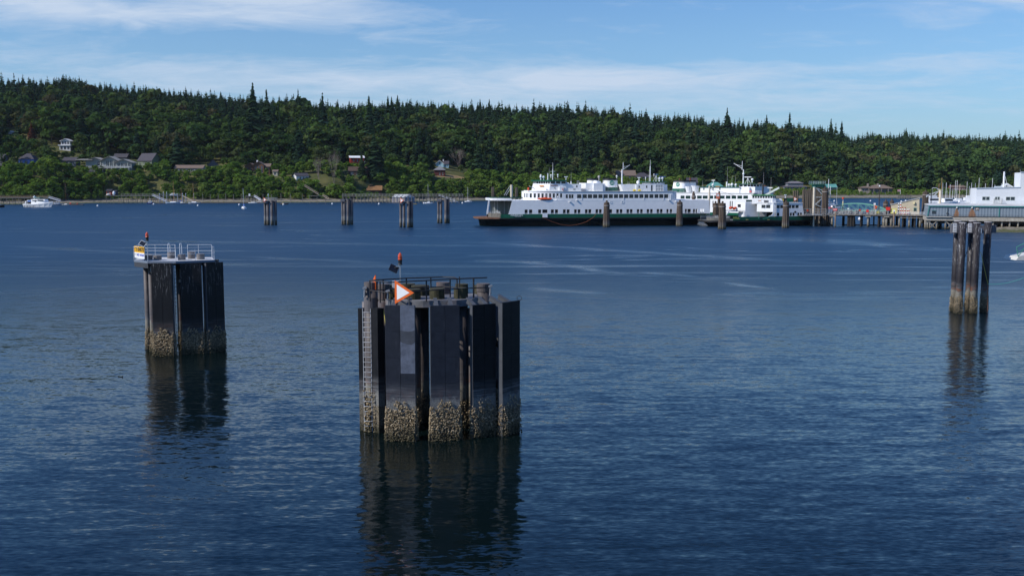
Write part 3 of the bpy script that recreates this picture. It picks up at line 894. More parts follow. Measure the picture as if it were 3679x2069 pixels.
def place_trees():
    rng = np.random.default_rng(23)
    cand = []
    # jittered grid in bearing and distance
    dY = 12.0
    for Y in np.arange(690, 1560, dY):
        step = (11.0 if Y < 1000 else 8.0) / Y * F
        for px in np.arange(-420, 4100, step):
            p = px + rng.uniform(-.45, .45) * step; y = Y + rng.uniform(-.5, .5) * dY
            ys = float(np.interp(p, SH_PX, SH_Y)); s = y - ys
            yr = float(tab(RIDGE, p, 2))
            if s < 72 or y > yr + 45:
                continue
            f = (s - 70) / (yr - ys - 70)
            low = p > 2700
            nz = 0.5 * math.sin(p * .011 + y * .017) + 0.5 * math.sin(p * .023 - y * .031 + 2)
            if s < 72:
                kind = 'bank'; h = rng.uniform(5, 11) if not low else rng.uniform(4, 9)
                if low and s < 45:
                    h = rng.uniform(2, 4)
                if s < 42:
                    h *= 0.75
            else:
                pc = min(.93, 1 / (1 + math.exp(-(f - 0.40 + 0.28 * nz) * 7)))
                if 2300 < p < 3100:
                    pc *= 0.85
                if f > .72:
                    pc = 2
                if rng.random() < pc:
                    kind = 'con'; h = rng.uniform(19, 34) if f < .45 else rng.uniform(15, 26) if f < .72 else rng.uniform(14, 19)
                    if rng.random() < .05:
                        h *= 1.25
                else:
                    kind = 'bro'; h = rng.uniform(13, 20) if rng.random() < .5 else rng.uniform(20, 30)
                    if s < 130:
                        h = rng.uniform(9, 17)
                if s < 130 and rng.random() < .25:
                    continue
            h *= 1 + .13 * math.sin(p * .037 + y * .011) * math.sin(p * .0113 + 1.7) + (.11 * rng.normal() if kind == 'con' else 0)
            z = float(terr(p, y)); x = (p - CX) / F * y
            base = proj((x, y, z)); top = proj((x, y, z + h)); hw = (0.2 if kind == 'con' else 0.42) * h * F / y
            bad = False
            for (a0, a1, b0, b1, Yh) in CLEAR:
                if y < Yh + 14 and base[0] + hw > a0 and base[0] - hw < a1 and top[1] < b1 and base[1] > b0:
                    if y > Yh - 8 and y < Yh + 14:
                        bad = True; break
                    bad = True
                    # a shrub may still stand in front if it stays under the house's foot
                    room = base[1] - b1
                    if room > 4 and kind != 'con':
                        h2 = room / F * y * 0.9
                        if h2 > 2.2:
                            h = min(h, h2); bad = False; hw = .42 * h * F / y; top = proj((x, y, z + h)); continue
                    break
            if bad:
                continue
            cand.append((kind, x, y, z, h, rng.random(), p, s))
    for Y in np.arange(690, 1020, 5.5):
        step = 5.4 / Y * F
        for px in np.arange(-300, 3980, step):
            p = px + rng.uniform(-.45, .45) * step; y = Y + rng.uniform(-2.7, 2.7)
            s = y - float(np.interp(p, SH_PX, SH_Y)); low = p > 2700
            if s < 17 or s > 76:
                continue
            h = rng.uniform(5.5, 12) if not low else rng.uniform(2.5, 6)
            if s < 26:
                h *= .6
            z = float(terr(p, y)); x = (p - CX) / F * y
            ok = True
            for (a0, a1, b0, b1, Yh) in CLEAR:
                base = proj((x, y, z)); hw = .40 * h * F / y
                if y < Yh + 12 and base[0] + hw > a0 and base[0] - hw < a1 and base[1] > b0:
                    if y > Yh - 3:
                        ok = False; break
                    h = min(h, (base[1] - b1 + 1.0 + rng.uniform(0, .38) * (b1 - b0)) / F * y)
                    if h < .7:
                        ok = False; break
                    h = max(h, 2.4)
            if ok:
                cand.append(('bank', x, y, z, h, rng.random(), p, s))
    return cand


ZONES = [(270, 'above the white motor yacht'), (620, 'around the big grey gabled house'), (880, 'above the left sailboat dock'), (1250, 'behind the two leftmost mid-water dolphins'), (1720, 'behind the floating boathouse and long pier'),
         (2420, 'behind the large ferry'), (2960, 'behind the two smaller ferries'), (3320, 'behind the pier and truss bridge'), (9999, 'behind the marina masts and white building')]


def zone(c):
    return next(z for p, z in ZONES if c[6] < p)


def individual(kind, name, meshes, c, label, cat, group, i):
    _, x, y, z, h, rr, p, s = c
    o = bpy.data.objects.new(name, meshes[i % len(meshes)]); COL.objects.link(o)
    o.location = (x, y, z - 0.2)
    w = 1.0 + 0.25 * math.sin(i * 12.9) + (0.2 if kind != 'con' else 0)
    o.scale = (h * w, h * w, h); o.rotation_euler = (0, 0, rr * 6.283)
    return tag(o, label, cat, group)


def forest_mesh(cands, lo, mat, seed):
    rg = np.random.default_rng(seed)
    Vs, Ls, Ts = [], [], []
    for (k, x, y, z, h, rr, p, s) in cands:
        V, Q, L = lo[rg.integers(len(lo))]
        a = rr * 6.283; c, sn = math.cos(a), math.sin(a)
        w = h * rg.uniform(.85, 1.3)
        P = np.empty_like(V)
        P[:, 0] = (V[:, 0] * c - V[:, 1] * sn) * w + x
        P[:, 1] = (V[:, 0] * sn + V[:, 1] * c) * w + y
        P[:, 2] = V[:, 2] * h + z
        Vs.append(P); Ls.append(L); Ts.append(np.full(len(L), rg.random()))
    V = np.concatenate(Vs); n = len(V) // 4
    return V, np.arange(n * 4).reshape(n, 4), np.concatenate(Ls), np.concatenate(Ts)


cands = place_trees()
LIM = 297
in_view = lambda c: -60 < c[6] < 3740
bank = sorted([c for c in cands if c[0] == 'bank'], key=lambda c: (not in_view(c), c[2] / c[4] * (1 + (c[7] - 25) * .01)))
bro = sorted([c for c in cands if c[0] == 'bro'], key=lambda c: (not in_view(c), c[2] / c[4] + (c[7] - 60) * .12))
con = sorted([c for c in cands if c[0] == 'con'], key=lambda c: (not in_view(c), c[2] / c[4] + (c[7] - 60) * .10))
TB = [tree_mesh('broadleaf_tree', s, FM_BRO, .5, .016) for s in BRO_HI]
TK = [tree_mesh('shoreline_tree', s, FM_BANK, .45, .014) for s in BRO_HI]
TC = [tree_mesh('conifer_tree', s, FM_CON, .9, .010) for s in CON_HI]
for i, c in enumerate(bank[:LIM]):
    individual('bank', 'shoreline_tree', TK, c, 'bright green bushy tree on the shore bank ' + zone(c), 'tree', 'bright bushy trees along the bank', i)
for i, c in enumerate(bro[:LIM]):
    individual('bro', 'broadleaf_tree', TB, c, 'round leafy tree of the lower hillside ' + zone(c), 'tree', 'leafy trees on the lower hillside', i)
for i, c in enumerate(con[:LIM]):
    individual('con', 'conifer_tree', TC, c, 'dark pointed conifer among leafy hillside trees ' + zone(c), 'conifer', 'conifers of the lower hillside', i)
for nm, rest, lo, mat, lab in (('distant_conifer_forest', con[LIM:], CON_LO, FM_CON, 'dense dark conifer forest covering the upper hill and ridge'),
                               ('distant_leafy_forest', bro[LIM:], BRO_LO, FM_BRO, 'mixed green leafy woods on the middle of the hill'),
                               ('shrub_thicket', bank[LIM:], BRO_LO, FM_BANK, 'bright green shrubs filling in the bank behind the beach')):
    if not rest:
        continue
    V, Q, L, T = forest_mesh(rest, lo, mat, 5)
    me = npmesh(nm, V, Q, mat, {'leaf': ('FACE', L), 'tint': ('FACE', T)})
    o = bpy.data.objects.new(nm, me); COL.objects.link(o); o['kind'] = 'stuff'; o['label'] = lab
    o['category'] = 'forest' if 'forest' in nm else 'shrubs'
print('trees', len(bank), len(bro), len(con))

# ------------------------------------------------------------------ mooring dolphins
def tidal(name, col, rough=0.55, heavy=1.9, pale=2.75, scuff=0.0, spec=0.4, palec=(0.30, 0.275, 0.23), streaks=0.35, rustband=0.5):
    """dark pile surface with the marks of the tide: wet weed, shell crust, bleached zone, dried salt lines"""
    if name in MT:
        return MT[name]
    m = bpy.data.materials.new(name); m.use_nodes = True; m.node_tree.nodes.clear(); N = NT(m.node_tree)
    pos = N('ShaderNodeNewGeometry').outputs['Position']
    z = N('ShaderNodeSeparateXYZ', {0: pos}).outputs[2]
    n = N.noise(pos, 2.2, 5.0, 0.65); nf = N.noise(pos, 16.0, 4.0, 0.7)
    zz = N.m('ADD', z, N.mr(n, 0.25, 0.75, -0.35, 0.35))
    st = N.noise(N('ShaderNodeMapping', {'Vector': pos, 'Scale': (7, 7, 0.35)}).outputs[0], 1.0, 5.0, 0.7)
    hz = N.noise(N('ShaderNodeMapping', {'Vector': pos, 'Scale': (0.5, 0.5, 9.0)}).outputs[0], 1.0, 4.0, 0.7)
    c = N.vm('SCALE', col, scale=N.mr(n, 0.3, 0.7, 0.75, 1.3))
    c = N.mix(N.mr(st, 0.58, 0.78, 0.0, streaks), c, (0.16, 0.16, 0.165, 1))
    if scuff:
        sc = N.noise(N('ShaderNodeMapping', {'Vector': pos, 'Scale': (9, 9, 1.1), 'Rotation': (0.25, 0.1, 0)}).outputs[0], 1.0, 6.0, 0.75, 0.6)
        hi = N.mr(z, 5.0, 6.2, 0.0, 1.0)
        c = N.mix(N.m('MULTIPLY', N.mr(sc, 0.56, 0.66, 0.0, scuff), hi), c, (0.42, 0.42, 0.43, 1))
    # salt lines between the bleached zone and mid height
    lines = N.m('MULTIPLY', N.mr(hz, 0.52, 0.68, 0.0, 0.55), N.m('MULTIPLY', N.mr(z, pale + 0.5, pale + 1.1, 1, 0.0), 1.0))
    c = N.mix(lines, c, (0.24, 0.245, 0.26, 1))
    fade = N.m('MULTIPLY', N.mr(z, pale - 0.1, pale + 1.2, 0.75, 0.0), N.mr(hz, 0.35, 0.6, 0.25, 1.0))
    c = N.mix(N.m('MULTIPLY', fade, min(1.0, palec[0] * 4)), c, (0.15, 0.155, 0.165, 1))
    rb = N.m('MULTIPLY', N.mr(z, pale - 0.1, pale + 0.1, 0, 1), N.mr(z, pale + 0.3, pale + 0.9, 1, 0))
    c = N.mix(N.m('MULTIPLY', N.m('MULTIPLY', rb, N.mr(n, .45, .6)), rustband), c, (0.19, 0.075, 0.035, 1))
    pc = N.mix(N.mr(nf, 0.35, 0.65), (palec[0] * .45, palec[1] * .45, palec[2] * .45, 1), (*palec, 1))
    c = N.mix(N.mr(zz, pale - 0.12, pale + 0.12, 1.0, 0.0), c, pc)
    crust = N.mix(N.mr(nf, 0.42, 0.58), (0.035, 0.030, 0.022, 1), (0.24, 0.20, 0.145, 1))
    c = N.mix(N.mr(zz, heavy - 0.15, heavy + 0.1, 1.0, 0.0), c, crust)
    c = N.mix(N.mr(zz, 0.15, 0.65, 0.8, 0.0), c, (0.022, 0.024, 0.014, 1))
    h = N.m('MULTIPLY', nf, N.mr(z, pale - .3, pale + .3, 1.0, 0.06))
    bmp = N('ShaderNodeBump', {'Height': h, 'Strength': 0.7, 'Distance': 0.08}).outputs[0]
    b = N('ShaderNodeBsdfPrincipled', {'Base Color': c, 'Roughness': N.mr(z, pale - .2, pale + .2, 0.95, rough), 'Specular IOR Level': spec, 'Normal': bmp})
    N('ShaderNodeOutputMaterial', {'Surface': b})
    MT[name] = m
    return m


def crust_mat():
    if 'barnacle_crust' in MT:
        return MT['barnacle_crust']
    m = bpy.data.materials.new('barnacle_crust'); m.use_nodes = True; m.node_tree.nodes.clear(); N = NT(m.node_tree)
    pos = N('ShaderNodeNewGeometry').outputs['Position']
    z = N('ShaderNodeSeparateXYZ', {0: pos}).outputs[2]
    n = N.noise(pos, 7.0, 3.0, 0.6)
    c = N.ramp(n, [(0.3, (0.055, 0.042, 0.025)), (0.46, (0.24, 0.18, 0.105)), (0.60, (0.44, 0.35, 0.23)), (0.75, (0.56, 0.48, 0.35))])
    c = N.mix(N.mr(N.m('ADD', z, N.mr(N.noise(pos, 1.5), .3, .7, -.3, .3)), 0.2, 0.9, 0.75, 0.0), c, (0.035, 0.038, 0.02, 1))
    b = N('ShaderNodeBsdfPrincipled', {'Base Color': c, 'Roughness': 0.9, 'Specular IOR Level': 0.2})
    N('ShaderNodeOutputMaterial', {'Surface': b})
    MT['barnacle_crust'] = m
    return m


OCT = np.array([(1, 0, 0), (0, 1, 0), (-1, 0, 0), (0, -1, 0), (0, 0, 1), (0, 0, -1)], float)
OCF = np.array([(0, 1, 4), (1, 2, 4), (2, 3, 4), (3, 0, 4), (1, 0, 5), (2, 1, 5), (3, 2, 5), (0, 3, 5)])
brs = np.random.default_rng(3)


def lumps(pts, size, name='barnacle_crust', parent=None):
    n = len(pts)
    sc = size * brs.uniform(0.5, 1.25, (n, 1, 1)) * brs.uniform(0.7, 1.2, (n, 1, 3))
    v = OCT[None] * sc * brs.uniform(0.8, 1.2, (n, 6, 1)) + pts[:, None, :]
    f = OCF[None] + (np.arange(n) * 6)[:, None, None]
    me = npmesh(name, v.reshape(-1, 3), f.reshape(-1, 3), crust_mat())
    o = bpy.data.objects.new(name, me); COL.objects.link(o); o.parent = parent
    o['kind'] = 'stuff'
    return o


def zdist(n, top, power=0.8):
    return -0.35 + (top + 0.35) * brs.random(n) ** (1 / power) * 0 + brs.uniform(-0.35, 1, n) * 0 + (brs.random(n) * (top + 0.35))


def crust_on_cyl(x, y, r, n, size, top=1.9, parent=None, bulge=0.12):
    a = brs.random(n) * 6.283; z = brs.random(n) * (top + 0.4) - 0.3
    z = z + 0.25 * np.sin(a * 2 + x)
    rr = r + bulge * np.clip(1 - z / top, 0.05, 1) ** 0.6 * brs.uniform(0.2, 1, n)
    return lumps(np.stack([x + rr * np.cos(a), y + rr * np.sin(a), z], -1), size, parent=parent)


def crust_on_box(w, d, n, size, top=1.9, parent=None):
    """round the four sides of a panel centred on its own origin; front is -y"""
    per = 2 * (w + d); t = brs.random(n) * per
    z = brs.random(n) ** 1.15 * (top + 0.6) - 0.3
    b = 0.02 + 0.13 * np.clip(1 - z / top, 0.03, 1) ** 0.6 * brs.uniform(0.1, 1, n)
    x = np.zeros(n); y = np.zeros(n)
    s = t < w; x[s] = t[s] - w / 2; y[s] = -d / 2 - b[s]
    s = (t >= w) & (t < w + d); x[s] = w / 2 + b[s]; y[s] = t[s] - w - d / 2
    s = (t >= w + d) & (t < 2 * w + d); x[s] = t[s] - w - d - w / 2; y[s] = d / 2 + b[s]
    s = t >= 2 * w + d; x[s] = -w / 2 - b[s]; y[s] = t[s] - 2 * w - d - d / 2
    return lumps(np.stack([x, y, z + (0.22 * np.sin(x * 4 + w) + .12 * np.sin(x * 11 + y * 7)) * (z / top)], -1), size, parent=parent)


def make_pile(parent, x, y, r, ztop, mat, cap=None, capz=0.0, caps=1.06, crust=0, csize=0.045, n=20):
    p = MB().cyl((x, y, -3), (x, y, ztop), r, r, n).build('pile', mat, parent, smooth=False)
    for pl in p.data.polygons:
        pl.use_smooth = abs(pl.normal.z) < 0.5
    if cap:
        c = MB().cyl((x, y, ztop), (x, y, ztop + capz), r * caps, r * caps * 0.97, n)
        c.build('pile_cap', cap, p)
    if crust:
        crust_on_cyl(x, y, r, crust, csize, parent=p)
    return p


def fender_panel(parent, inv, vp, ztop, mat, thick=0.26, crust=700, csize=0.05, lightpatch=False, rows=5):
    """a steel panel faced with two columns of bolted black sheets; vp gives its front edge in the world"""
    w = vp.L; mid = vp.world(w / 2, thick / 2, 0)
    pan = bpy.data.objects.new('fender_panel', None)
    b = MB().box(-w / 2 + .03, w / 2 - .03, -thick / 2 + .05, thick / 2, -2.5, ztop - 0.02)
    pan = b.build('fender_panel', mat, parent)
    pan.location = (mid.x - inv.x, mid.y - inv.y, 0); pan.rotation_euler = (0, 0, vp.a)
    # side flanges
    fl = MB()
    for s in (-1, 1):
        fl.box(s * (w / 2 - .03) - (.0 if s > 0 else .035), s * (w / 2 - .03) + (.035 if s > 0 else 0.0), -thick / 2 + .02, thick / 2 + .05, -2.5, ztop - .04)
    fl.build('side_flange', M('flange_steel', (0.07, 0.075, 0.085), 0.5, spec=0.2, var=.2), pan)
    # facing sheets
    zs = np.linspace(0.35, ztop, rows + 1)
    sh = MB(); bo = MB()
    for c in (0, 1):
        x0 = -w / 2 + .01 + c * (w / 2); x1 = x0 + w / 2 - .02
        for k in range(rows):
            z0, z1 = zs[k] + .006, zs[k + 1] - .006
            if lightpatch and c == 1 and zs[k] > ztop * 0.42:
                continue
            sh.box(x0, x1, -thick / 2, -thick / 2 + .046, z0, z1)
            for bx in (x0 + .11, x1 - .11):
                for bz in np.linspace(z0 + .14, z1 - .14, 3):
                    bo.cyl((bx, -thick / 2 - .012, bz), (bx, -thick / 2 + .01, bz), .018, .018, 6)
    sh.build('facing_sheet', mat, pan)
    bo.build('bolt_head', M('bolt_dark', (0.02, 0.02, 0.022), 0.5), pan)
    if lightpatch:
        lp = MB(); x0 = 0.01; x1 = w / 2 - .01
        lp.box(x0, x1, -thick / 2, -thick / 2 + .046, ztop * 0.50, ztop)
        for bx in (x0 + .11, x1 - .11):
            for bz in np.linspace(ztop * .5 + .14, ztop - .14, 8):
                lp.cyl((bx, -thick / 2 - .012, bz), (bx, -thick / 2 + .01, bz), .018, .018, 6)
        m = pmat('worn_grey_sheet', (0.125, 0.14, 0.18), 0.45, var=.3, vscale=2.5, spec=.3, streak=.5, streakcol=(.07, .075, .09))
        lp.build('facing_sheet', m, pan, label='paler grey facing sheet')
        dk = MB(); zt = ztop * .82
        pts = [(x0, zt), (x0 + .2, zt - .06), (x0 + .45, zt - .09), (x0 + .7, zt - .07), (x1, zt)]
        pts += [(x1, zt - .75), (x1 - .2, zt - .88), (x0 + .4, zt - .85), (x0 + .15, zt - .78), (x0, zt - .7)]
        dk.xz(pts, -thick / 2 - .003, -thick / 2 + .004)
        dk.build('stain', M('stain_dark', (0.06, 0.066, 0.08), 0.6, var=.3), pan)
        MB().box(x0, x1, -thick / 2, -thick / 2 + .046, ztop * .42, ztop * .5 - .012).build('facing_sheet', mat, pan)
    if crust:
        crust_on_box(w, thick + .1, crust, csize, parent=pan)
    # beams and rubber blocks behind
    fr = MB()
    for s in (-1, 1):
        fr.box(s * w * .3 - .06, s * w * .3 + .06, thick / 2, thick / 2 + .22, 0.3, ztop - .25)
    fr.build('back_beam', M('beam_steel', (0.045, 0.045, 0.048), 0.6), pan)
    return pan


def bracket(parent, p0, p1, h=0.32, w=0.12):
    b = MB(); p0 = Vector(p0); p1 = Vector(p1)
    b.bar(p0, p1, w, h)
    b.bar(p0 + Vector((0, 0, h / 2)), p1 + Vector((0, 0, h / 2)), w * 2.4, .03)
    b.bar(p0 - Vector((0, 0, h / 2)), p1 - Vector((0, 0, h / 2)), w * 2.4, .03)
    return b.build('bracket', M('flange_steel', (0.11, 0.115, 0.125), 0.5), parent)


def beacon(name, loc, pole_h, sc, label, panel_az=0.0, dark=False, silver=True):
    t = thing(name, label, 'beacon', loc)
    MB().cyl((0, 0, 0), (0, 0, pole_h), .035 * sc, .035 * sc, 8).build('pole', M('galv', (0.42, 0.44, 0.46), 0.4, 0.6, var=.1), t)
    hd = MB().cyl((0, 0, pole_h), (0, 0, pole_h + .10 * sc), .17 * sc, .13 * sc, 10).cyl((0, 0, pole_h + .1 * sc), (0, 0, pole_h + .34 * sc), .12 * sc, .15 * sc, 10)
    hd.build('lamp_base', M('black_plastic', (0.02, 0.02, 0.02), 0.5), t)
    ln = MB()
    z0 = pole_h + .34 * sc
    ln.rings([[(math.cos(2 * math.pi * k / 12) * r * sc, math.sin(2 * math.pi * k / 12) * r * sc, z0 + z * sc) for k in range(12)]
              for r, z in ((.15, 0), (.16, .05), (.14, .08), (.15, .22), (.13, .36), (.06, .43), (.03, .50))])
    ln.build('lens', M('orange_lens', (0.55, 0.07, 0.02), 0.25, var=.05, spec=.6), t, smooth=False)
    # solar panel on an arm, tipped towards the sun
    sp = MB().box(-.29 * sc, .29 * sc, -.23 * sc, .23 * sc, -.02, .02).build('solar_panel', M('solar_black', (0.012, 0.014, 0.02), 0.25, spec=.5), t)
    sp.location = (-.44 * sc, 0, pole_h - .26 * sc); sp.rotation_euler = (R(58), R(27), panel_az)
    e = MB(); a = .29 * sc; b2 = .23 * sc
    for p, r_ in (((-a, -b2, 0), (a, -b2, 0)), ((-a, b2, 0), (a, b2, 0)), ((-a, -b2, 0), (-a, b2, 0)), ((a, -b2, 0), (a, b2, 0))):
        e.bar(p, r_, .035, .05)
    e.build('panel_frame', M('galv_light', (0.62, 0.64, 0.66), 0.4, var=.05) if not dark else M('rail_dark', (0.022, 0.02, 0.022), 0.6, var=.2), sp)
    MB().bar((0, 0, pole_h - .1 * sc), (-.30 * sc, 0, pole_h - .12 * sc), .05).build('arm', MT['galv'], t)
    return t


def tri_sign(name, loc, rz, w, h, label, posts=True, sc=1.0):
    """orange bordered triangle pointing to its own +x"""
    t = thing(name, label, 'sign', loc, rz)
    o = [(0, h / 2), (w, 0), (0, -h / 2)]
    MB().xz(o, -.02, .02).build('orange_border', M('sign_orange', (0.72, 0.13, 0.02), 0.5, var=.05), t)
    cx, k = w * 0.33, 0.66
    MB().xz([(cx + (x - cx) * k, z * k) for x, z in o], -.027, -.019).build('white_face', M('sign_white', (0.80, 0.80, 0.80), 0.5, var=.05), t)
    if posts:
        b = MB()
        for x in (w * .12, w * .72):
            b.bar((x, .04, -h / 2 * (1 - x / w) - .55), (x, .04, h / 2 * (1 - x / w) - .1), .05)
        b.build('post', M('beam_steel', (0.045, 0.045, 0.048), 0.6), t)
    return t


PILE_DK = tidal('pile_steel', (0.075, 0.064, 0.062), 0.55, spec=.3)
PANEL_BK = tidal('fender_facing', (0.012, 0.012, 0.014), 0.45, heavy=1.7, pale=2.45, spec=0.14, palec=(0.24, 0.235, 0.22), rustband=.15, streaks=.10)
PANEL_LIT = tidal('fender_facing_sunlit', (0.024, 0.027, 0.037), 0.42, heavy=1.7, pale=2.45, spec=0.2, palec=(0.26, 0.255, 0.24), rustband=.15, streaks=.3)  # lighter slate copy of the facing, painting sunlight on the two sunward panels

# --- the near dolphin
O = Vector((-4.3, 62.0, 0))
nd = thing('mooring_dolphin', 'largest and nearest black mooring dolphin with railed top and four tall fender panels', 'dolphin', O)


def loc(px, py, Y):
    w = D(px, py, Y); return w - O


def top_z(vp, px, py):
    return vp.at((px, py))[1]


for (a, b, tpx, tpy, lp, nc) in ((((1389.5, 1582)), (1494.5, 1583), 1440, 1097, True, 2600), ((1549.7, 1583), (1653.4, 1578), 1600, 1097, False, 2600),
                             ((1700, 1574), (1782, 1562), 1740, 1093, False, 1300), ((1806, 1567), (1868, 1549), 1836, 1083, False, 1100)):
    vp = VP(G(*a), G(*b)); zt = top_z(vp, tpx, tpy)
    pan = fender_panel(nd, O, vp, zt, PANEL_LIT if a[0] < 1690 else PANEL_BK, thick=.3, crust=nc, csize=.052, lightpatch=lp)
    for s in (.25, .75):
        p0 = vp.world(vp.L * s, .3, zt - .28) - O
        tgt = Vector((-.1, .9, 0)); d = (tgt - p0); d.z = 0; d.normalize()
        dd = Vector((-d.x, -d.y, 0)); dd = Vector((vp.n.x, vp.n.y, 0))
        bracket(nd, p0, p0 + dd * 1.1 + Vector((0, 0, .42)), .3, .10)
    for z in (5.6, 3.0):
        p0 = vp.world(vp.L * .5, .3, z) - O
        MB().cyl(p0, p0 + vp.n * .75, .28, .34, 12).build('rubber_block', M('rubber', (0.02, 0.02, 0.02), 0.7), nd)
DK = 8.25
MOSS = pmat('mossy_cap', (0.040, 0.038, 0.020), 0.95, var=.6, vscale=3, streak=.8, streakcol=(0.045, 0.04, 0.035))
RUSTCAP = pmat('scuffed_cap', (0.09, 0.078, 0.076), 0.8, var=.25, rust=.5, vscale=3)
deckp = [(1385, 61.3), (1425, 60.65), (1520, 60.45), (1640, 60.75), (1698, 61.5), (1742, 62.9), (1738, 64.2), (1680, 65.3), (1560, 65.8), (1440, 65.3), (1388, 64), (1378, 62.5)]
dpoly = [(D(px, 1065, Y).x - O.x, Y - O.y) for px, Y in deckp]
dk = MB().xy(dpoly, DK - .42, DK).build('deck', M('deck_steel', (0.16, 0.16, 0.17), 0.6, var=.3, rust=.35, vscale=2), nd)
for (px, Y, r, zt, capm, cz) in ((1337, 62.4, .42, 8.75, RUSTCAP, .45), (1383, 61.75, .36, 8.2, RUSTCAP, .95), (1425, 61.5, .40, DK, MOSS, .62), (1488, 61.4, .42, DK, MOSS, .62), (1572, 61.6, .44, DK, MOSS, .64), (1657, 61.9, .42, DK, MOSS, .64),
                              (1737, 63.0, .40, DK + .3, RUSTCAP, .5), (1400, 64.2, .4, DK, MOSS, .6), (1470, 64.9, .42, DK, MOSS, .6), (1512, 63.6, .55, DK, MOSS, .62), (1594, 64.3, .42, DK, RUSTCAP, .75), (1660, 64.7, .4, DK, MOSS, .6), (1728, 64.4, .4, DK, MOSS, .55), (1792, 63.4, .42, 7.6, None, 0), (1694, 61.9, .30, 7.6, None, 0)):  # the last two piles are added as dark fill behind the panel gaps
    x = D(px, 1300, Y).x - O.x
    make_pile(nd, x, Y - O.y, r, zt, PILE_DK, capm, cz, 1.08, crust=420, csize=.045)
x = D(1324, 1300, 62.9).x - O.x
make_pile(nd, x, .9, .36, 7.9, tidal('pile_pale', (0.15, 0.13, 0.125), 0.6), None, crust=350, csize=.05)
# sleeves round the two left caps
for px, Y, z0, z1, r in ((1337, 62.4, 7.35, 8.25, .47), (1383, 61.75, 7.2, 8.05, .39)):
    x = D(px, 1300, Y).x - O.x
    MB().cyl((x, Y - O.y, z0), (x, Y - O.y, z1), r, r, 20).build('pile_sleeve', M('sleeve_grey', (0.11, 0.10, 0.105), 0.6, rust=.6, var=.2), nd)
# black strake, ladder and edge-on plate on the left flank
vp = VP(G(1293, 1547), G(1308, 1548))
zt = vp.at((1300, 1108))[1]
s = MB().box(0, vp.L, 0, .35, -2, zt).build('rubbing_strake', PANEL_BK, nd); s.location = vp.o - O; s.rotation_euler = (0, 0, vp.a)
vp = VP(G(1340, 1550), G(1362, 1556))
s = MB().box(0, vp.L, 0, .5, -2, zt + .05).build('rubbing_strake', PANEL_BK, nd); s.location = vp.o - O; s.rotation_euler = (0, 0, vp.a)
crust_on_box(.4, .5, 260, .06, parent=s)
vp = VP(G(1310, 1549), G(1338, 1550))
lad = MB(); w = vp.L
lad.box(-.02, .02, -.03, .03, -1, zt).box(w - .02, w + .02, -.03, .03, -1, zt)
for k in range(24):
    z = 0.35 + k * .31
    if z > zt - .1:
        break
    lad.cyl((0, 0, z), (w * .35, -.10, z + .03), .022, .022, 6).cyl((w * .35, -.10, z + .03), (w, -.05, z), .022, .022, 6)
    if k % 4 == 3:
        lad.cyl((w * .25, -.14, z), (w * .25, -.14, z - .22), .018, .018, 6)
lo = lad.build('ladder', M('ladder_grey', (0.40, 0.41, 0.43), 0.5, var=.3, rust=.4), nd); lo.location = vp.o - O; lo.rotation_euler = (0, 0, vp.a)
pt = np.stack([brs.uniform(0, w, 160), brs.uniform(-.14, .1, 160), brs.random(160) ** 1.3 * 2.6], -1)
lumps(pt, .075, parent=lo)
# railing
RZ = 9.5
rail = MB()


def rp(x, y, z=RZ):
    return G(*q('A', x, y), z) - O


frontr = [rp(285, 388), rp(530, 415), rp(1020, 390), rp(1330, 372), rp(1810, 352)]
backr = [rp(285, 388), rp(760, 360), rp(1235, 345), rp(1390, 350), rp(1420, 366)]
drop = Vector((0, 0, -.62))
for pts in (frontr, backr):
    rail.tube(pts, .042); rail.tube([p + drop for p in pts], .036)
for p in (frontr[0], frontr[1].lerp(frontr[0], .45), frontr[2], frontr[3], backr[4], backr[1], backr[2].lerp(backr[1], .33), backr[0].lerp(backr[1], .36)):
    rail.cyl(p, (p.x, p.y, DK - .05), .042, .042, 6)
pz = rp(1635, 360); rail.cyl((pz.x, pz.y, RZ + .03), (pz.x, pz.y, DK - .05), .055, .055, 8)
pz = rp(1452, 340); rail.cyl((pz.x, pz.y, RZ), (pz.x, pz.y, DK), .04, .04, 8)
rail.build('guard_rail', M('rail_dark', (0.022, 0.02, 0.022), 0.6, var=.2), nd)
x = D(1525, 1050, 64.6).x - O.x
MB().box(x - .9, x + .95, 1.6, 2.9, DK, DK + .18).build('hatch_cover', M('rusty_plate', (0.2, 0.12, 0.085), .8, rust=.7, var=.3), nd)
# cleats, shackles, chain, yellow line
ch = MB()
for (px, py, Y) in ((1310, 1036, 61.9), (1393, 1047, 60.9), (1762, 1030, 62.5)):
    p = D(px, py, Y) - O
    ch.bar(p + Vector((-.12, 0, 0)), p + Vector((.12, 0, .08)), .12).cyl(p, p + Vector((-.03, 0, -.55)), .05, .05, 6)
    ch.bar(p + Vector((0, 0, -.15)), p + Vector((0, .25, -.45)), .09)
ch.build('shackle', M('shackle_metal', (0.33, 0.34, 0.36), .45, .4, var=.3), nd)
p = D(*q('A', 465, 770), 60.8) - O; p2 = D(*q('A', 505, 1080), 59.6) - O
MB().tube([p, p.lerp(p2, .5) + Vector((.0, 0, -.05)), p2], .018).build('line', M('yellow_rope', (0.45, 0.38, 0.08), .8), nd)
p = D(*q('A', 2235, 640), 61) - O
MB().tube([p + Vector((.16 * math.cos(a) - .02, 0, .1 + .14 * math.sin(a))) for a in np.linspace(0, 6.28, 9)], .018).build('lifting_eye', MT['rail_dark'], nd)

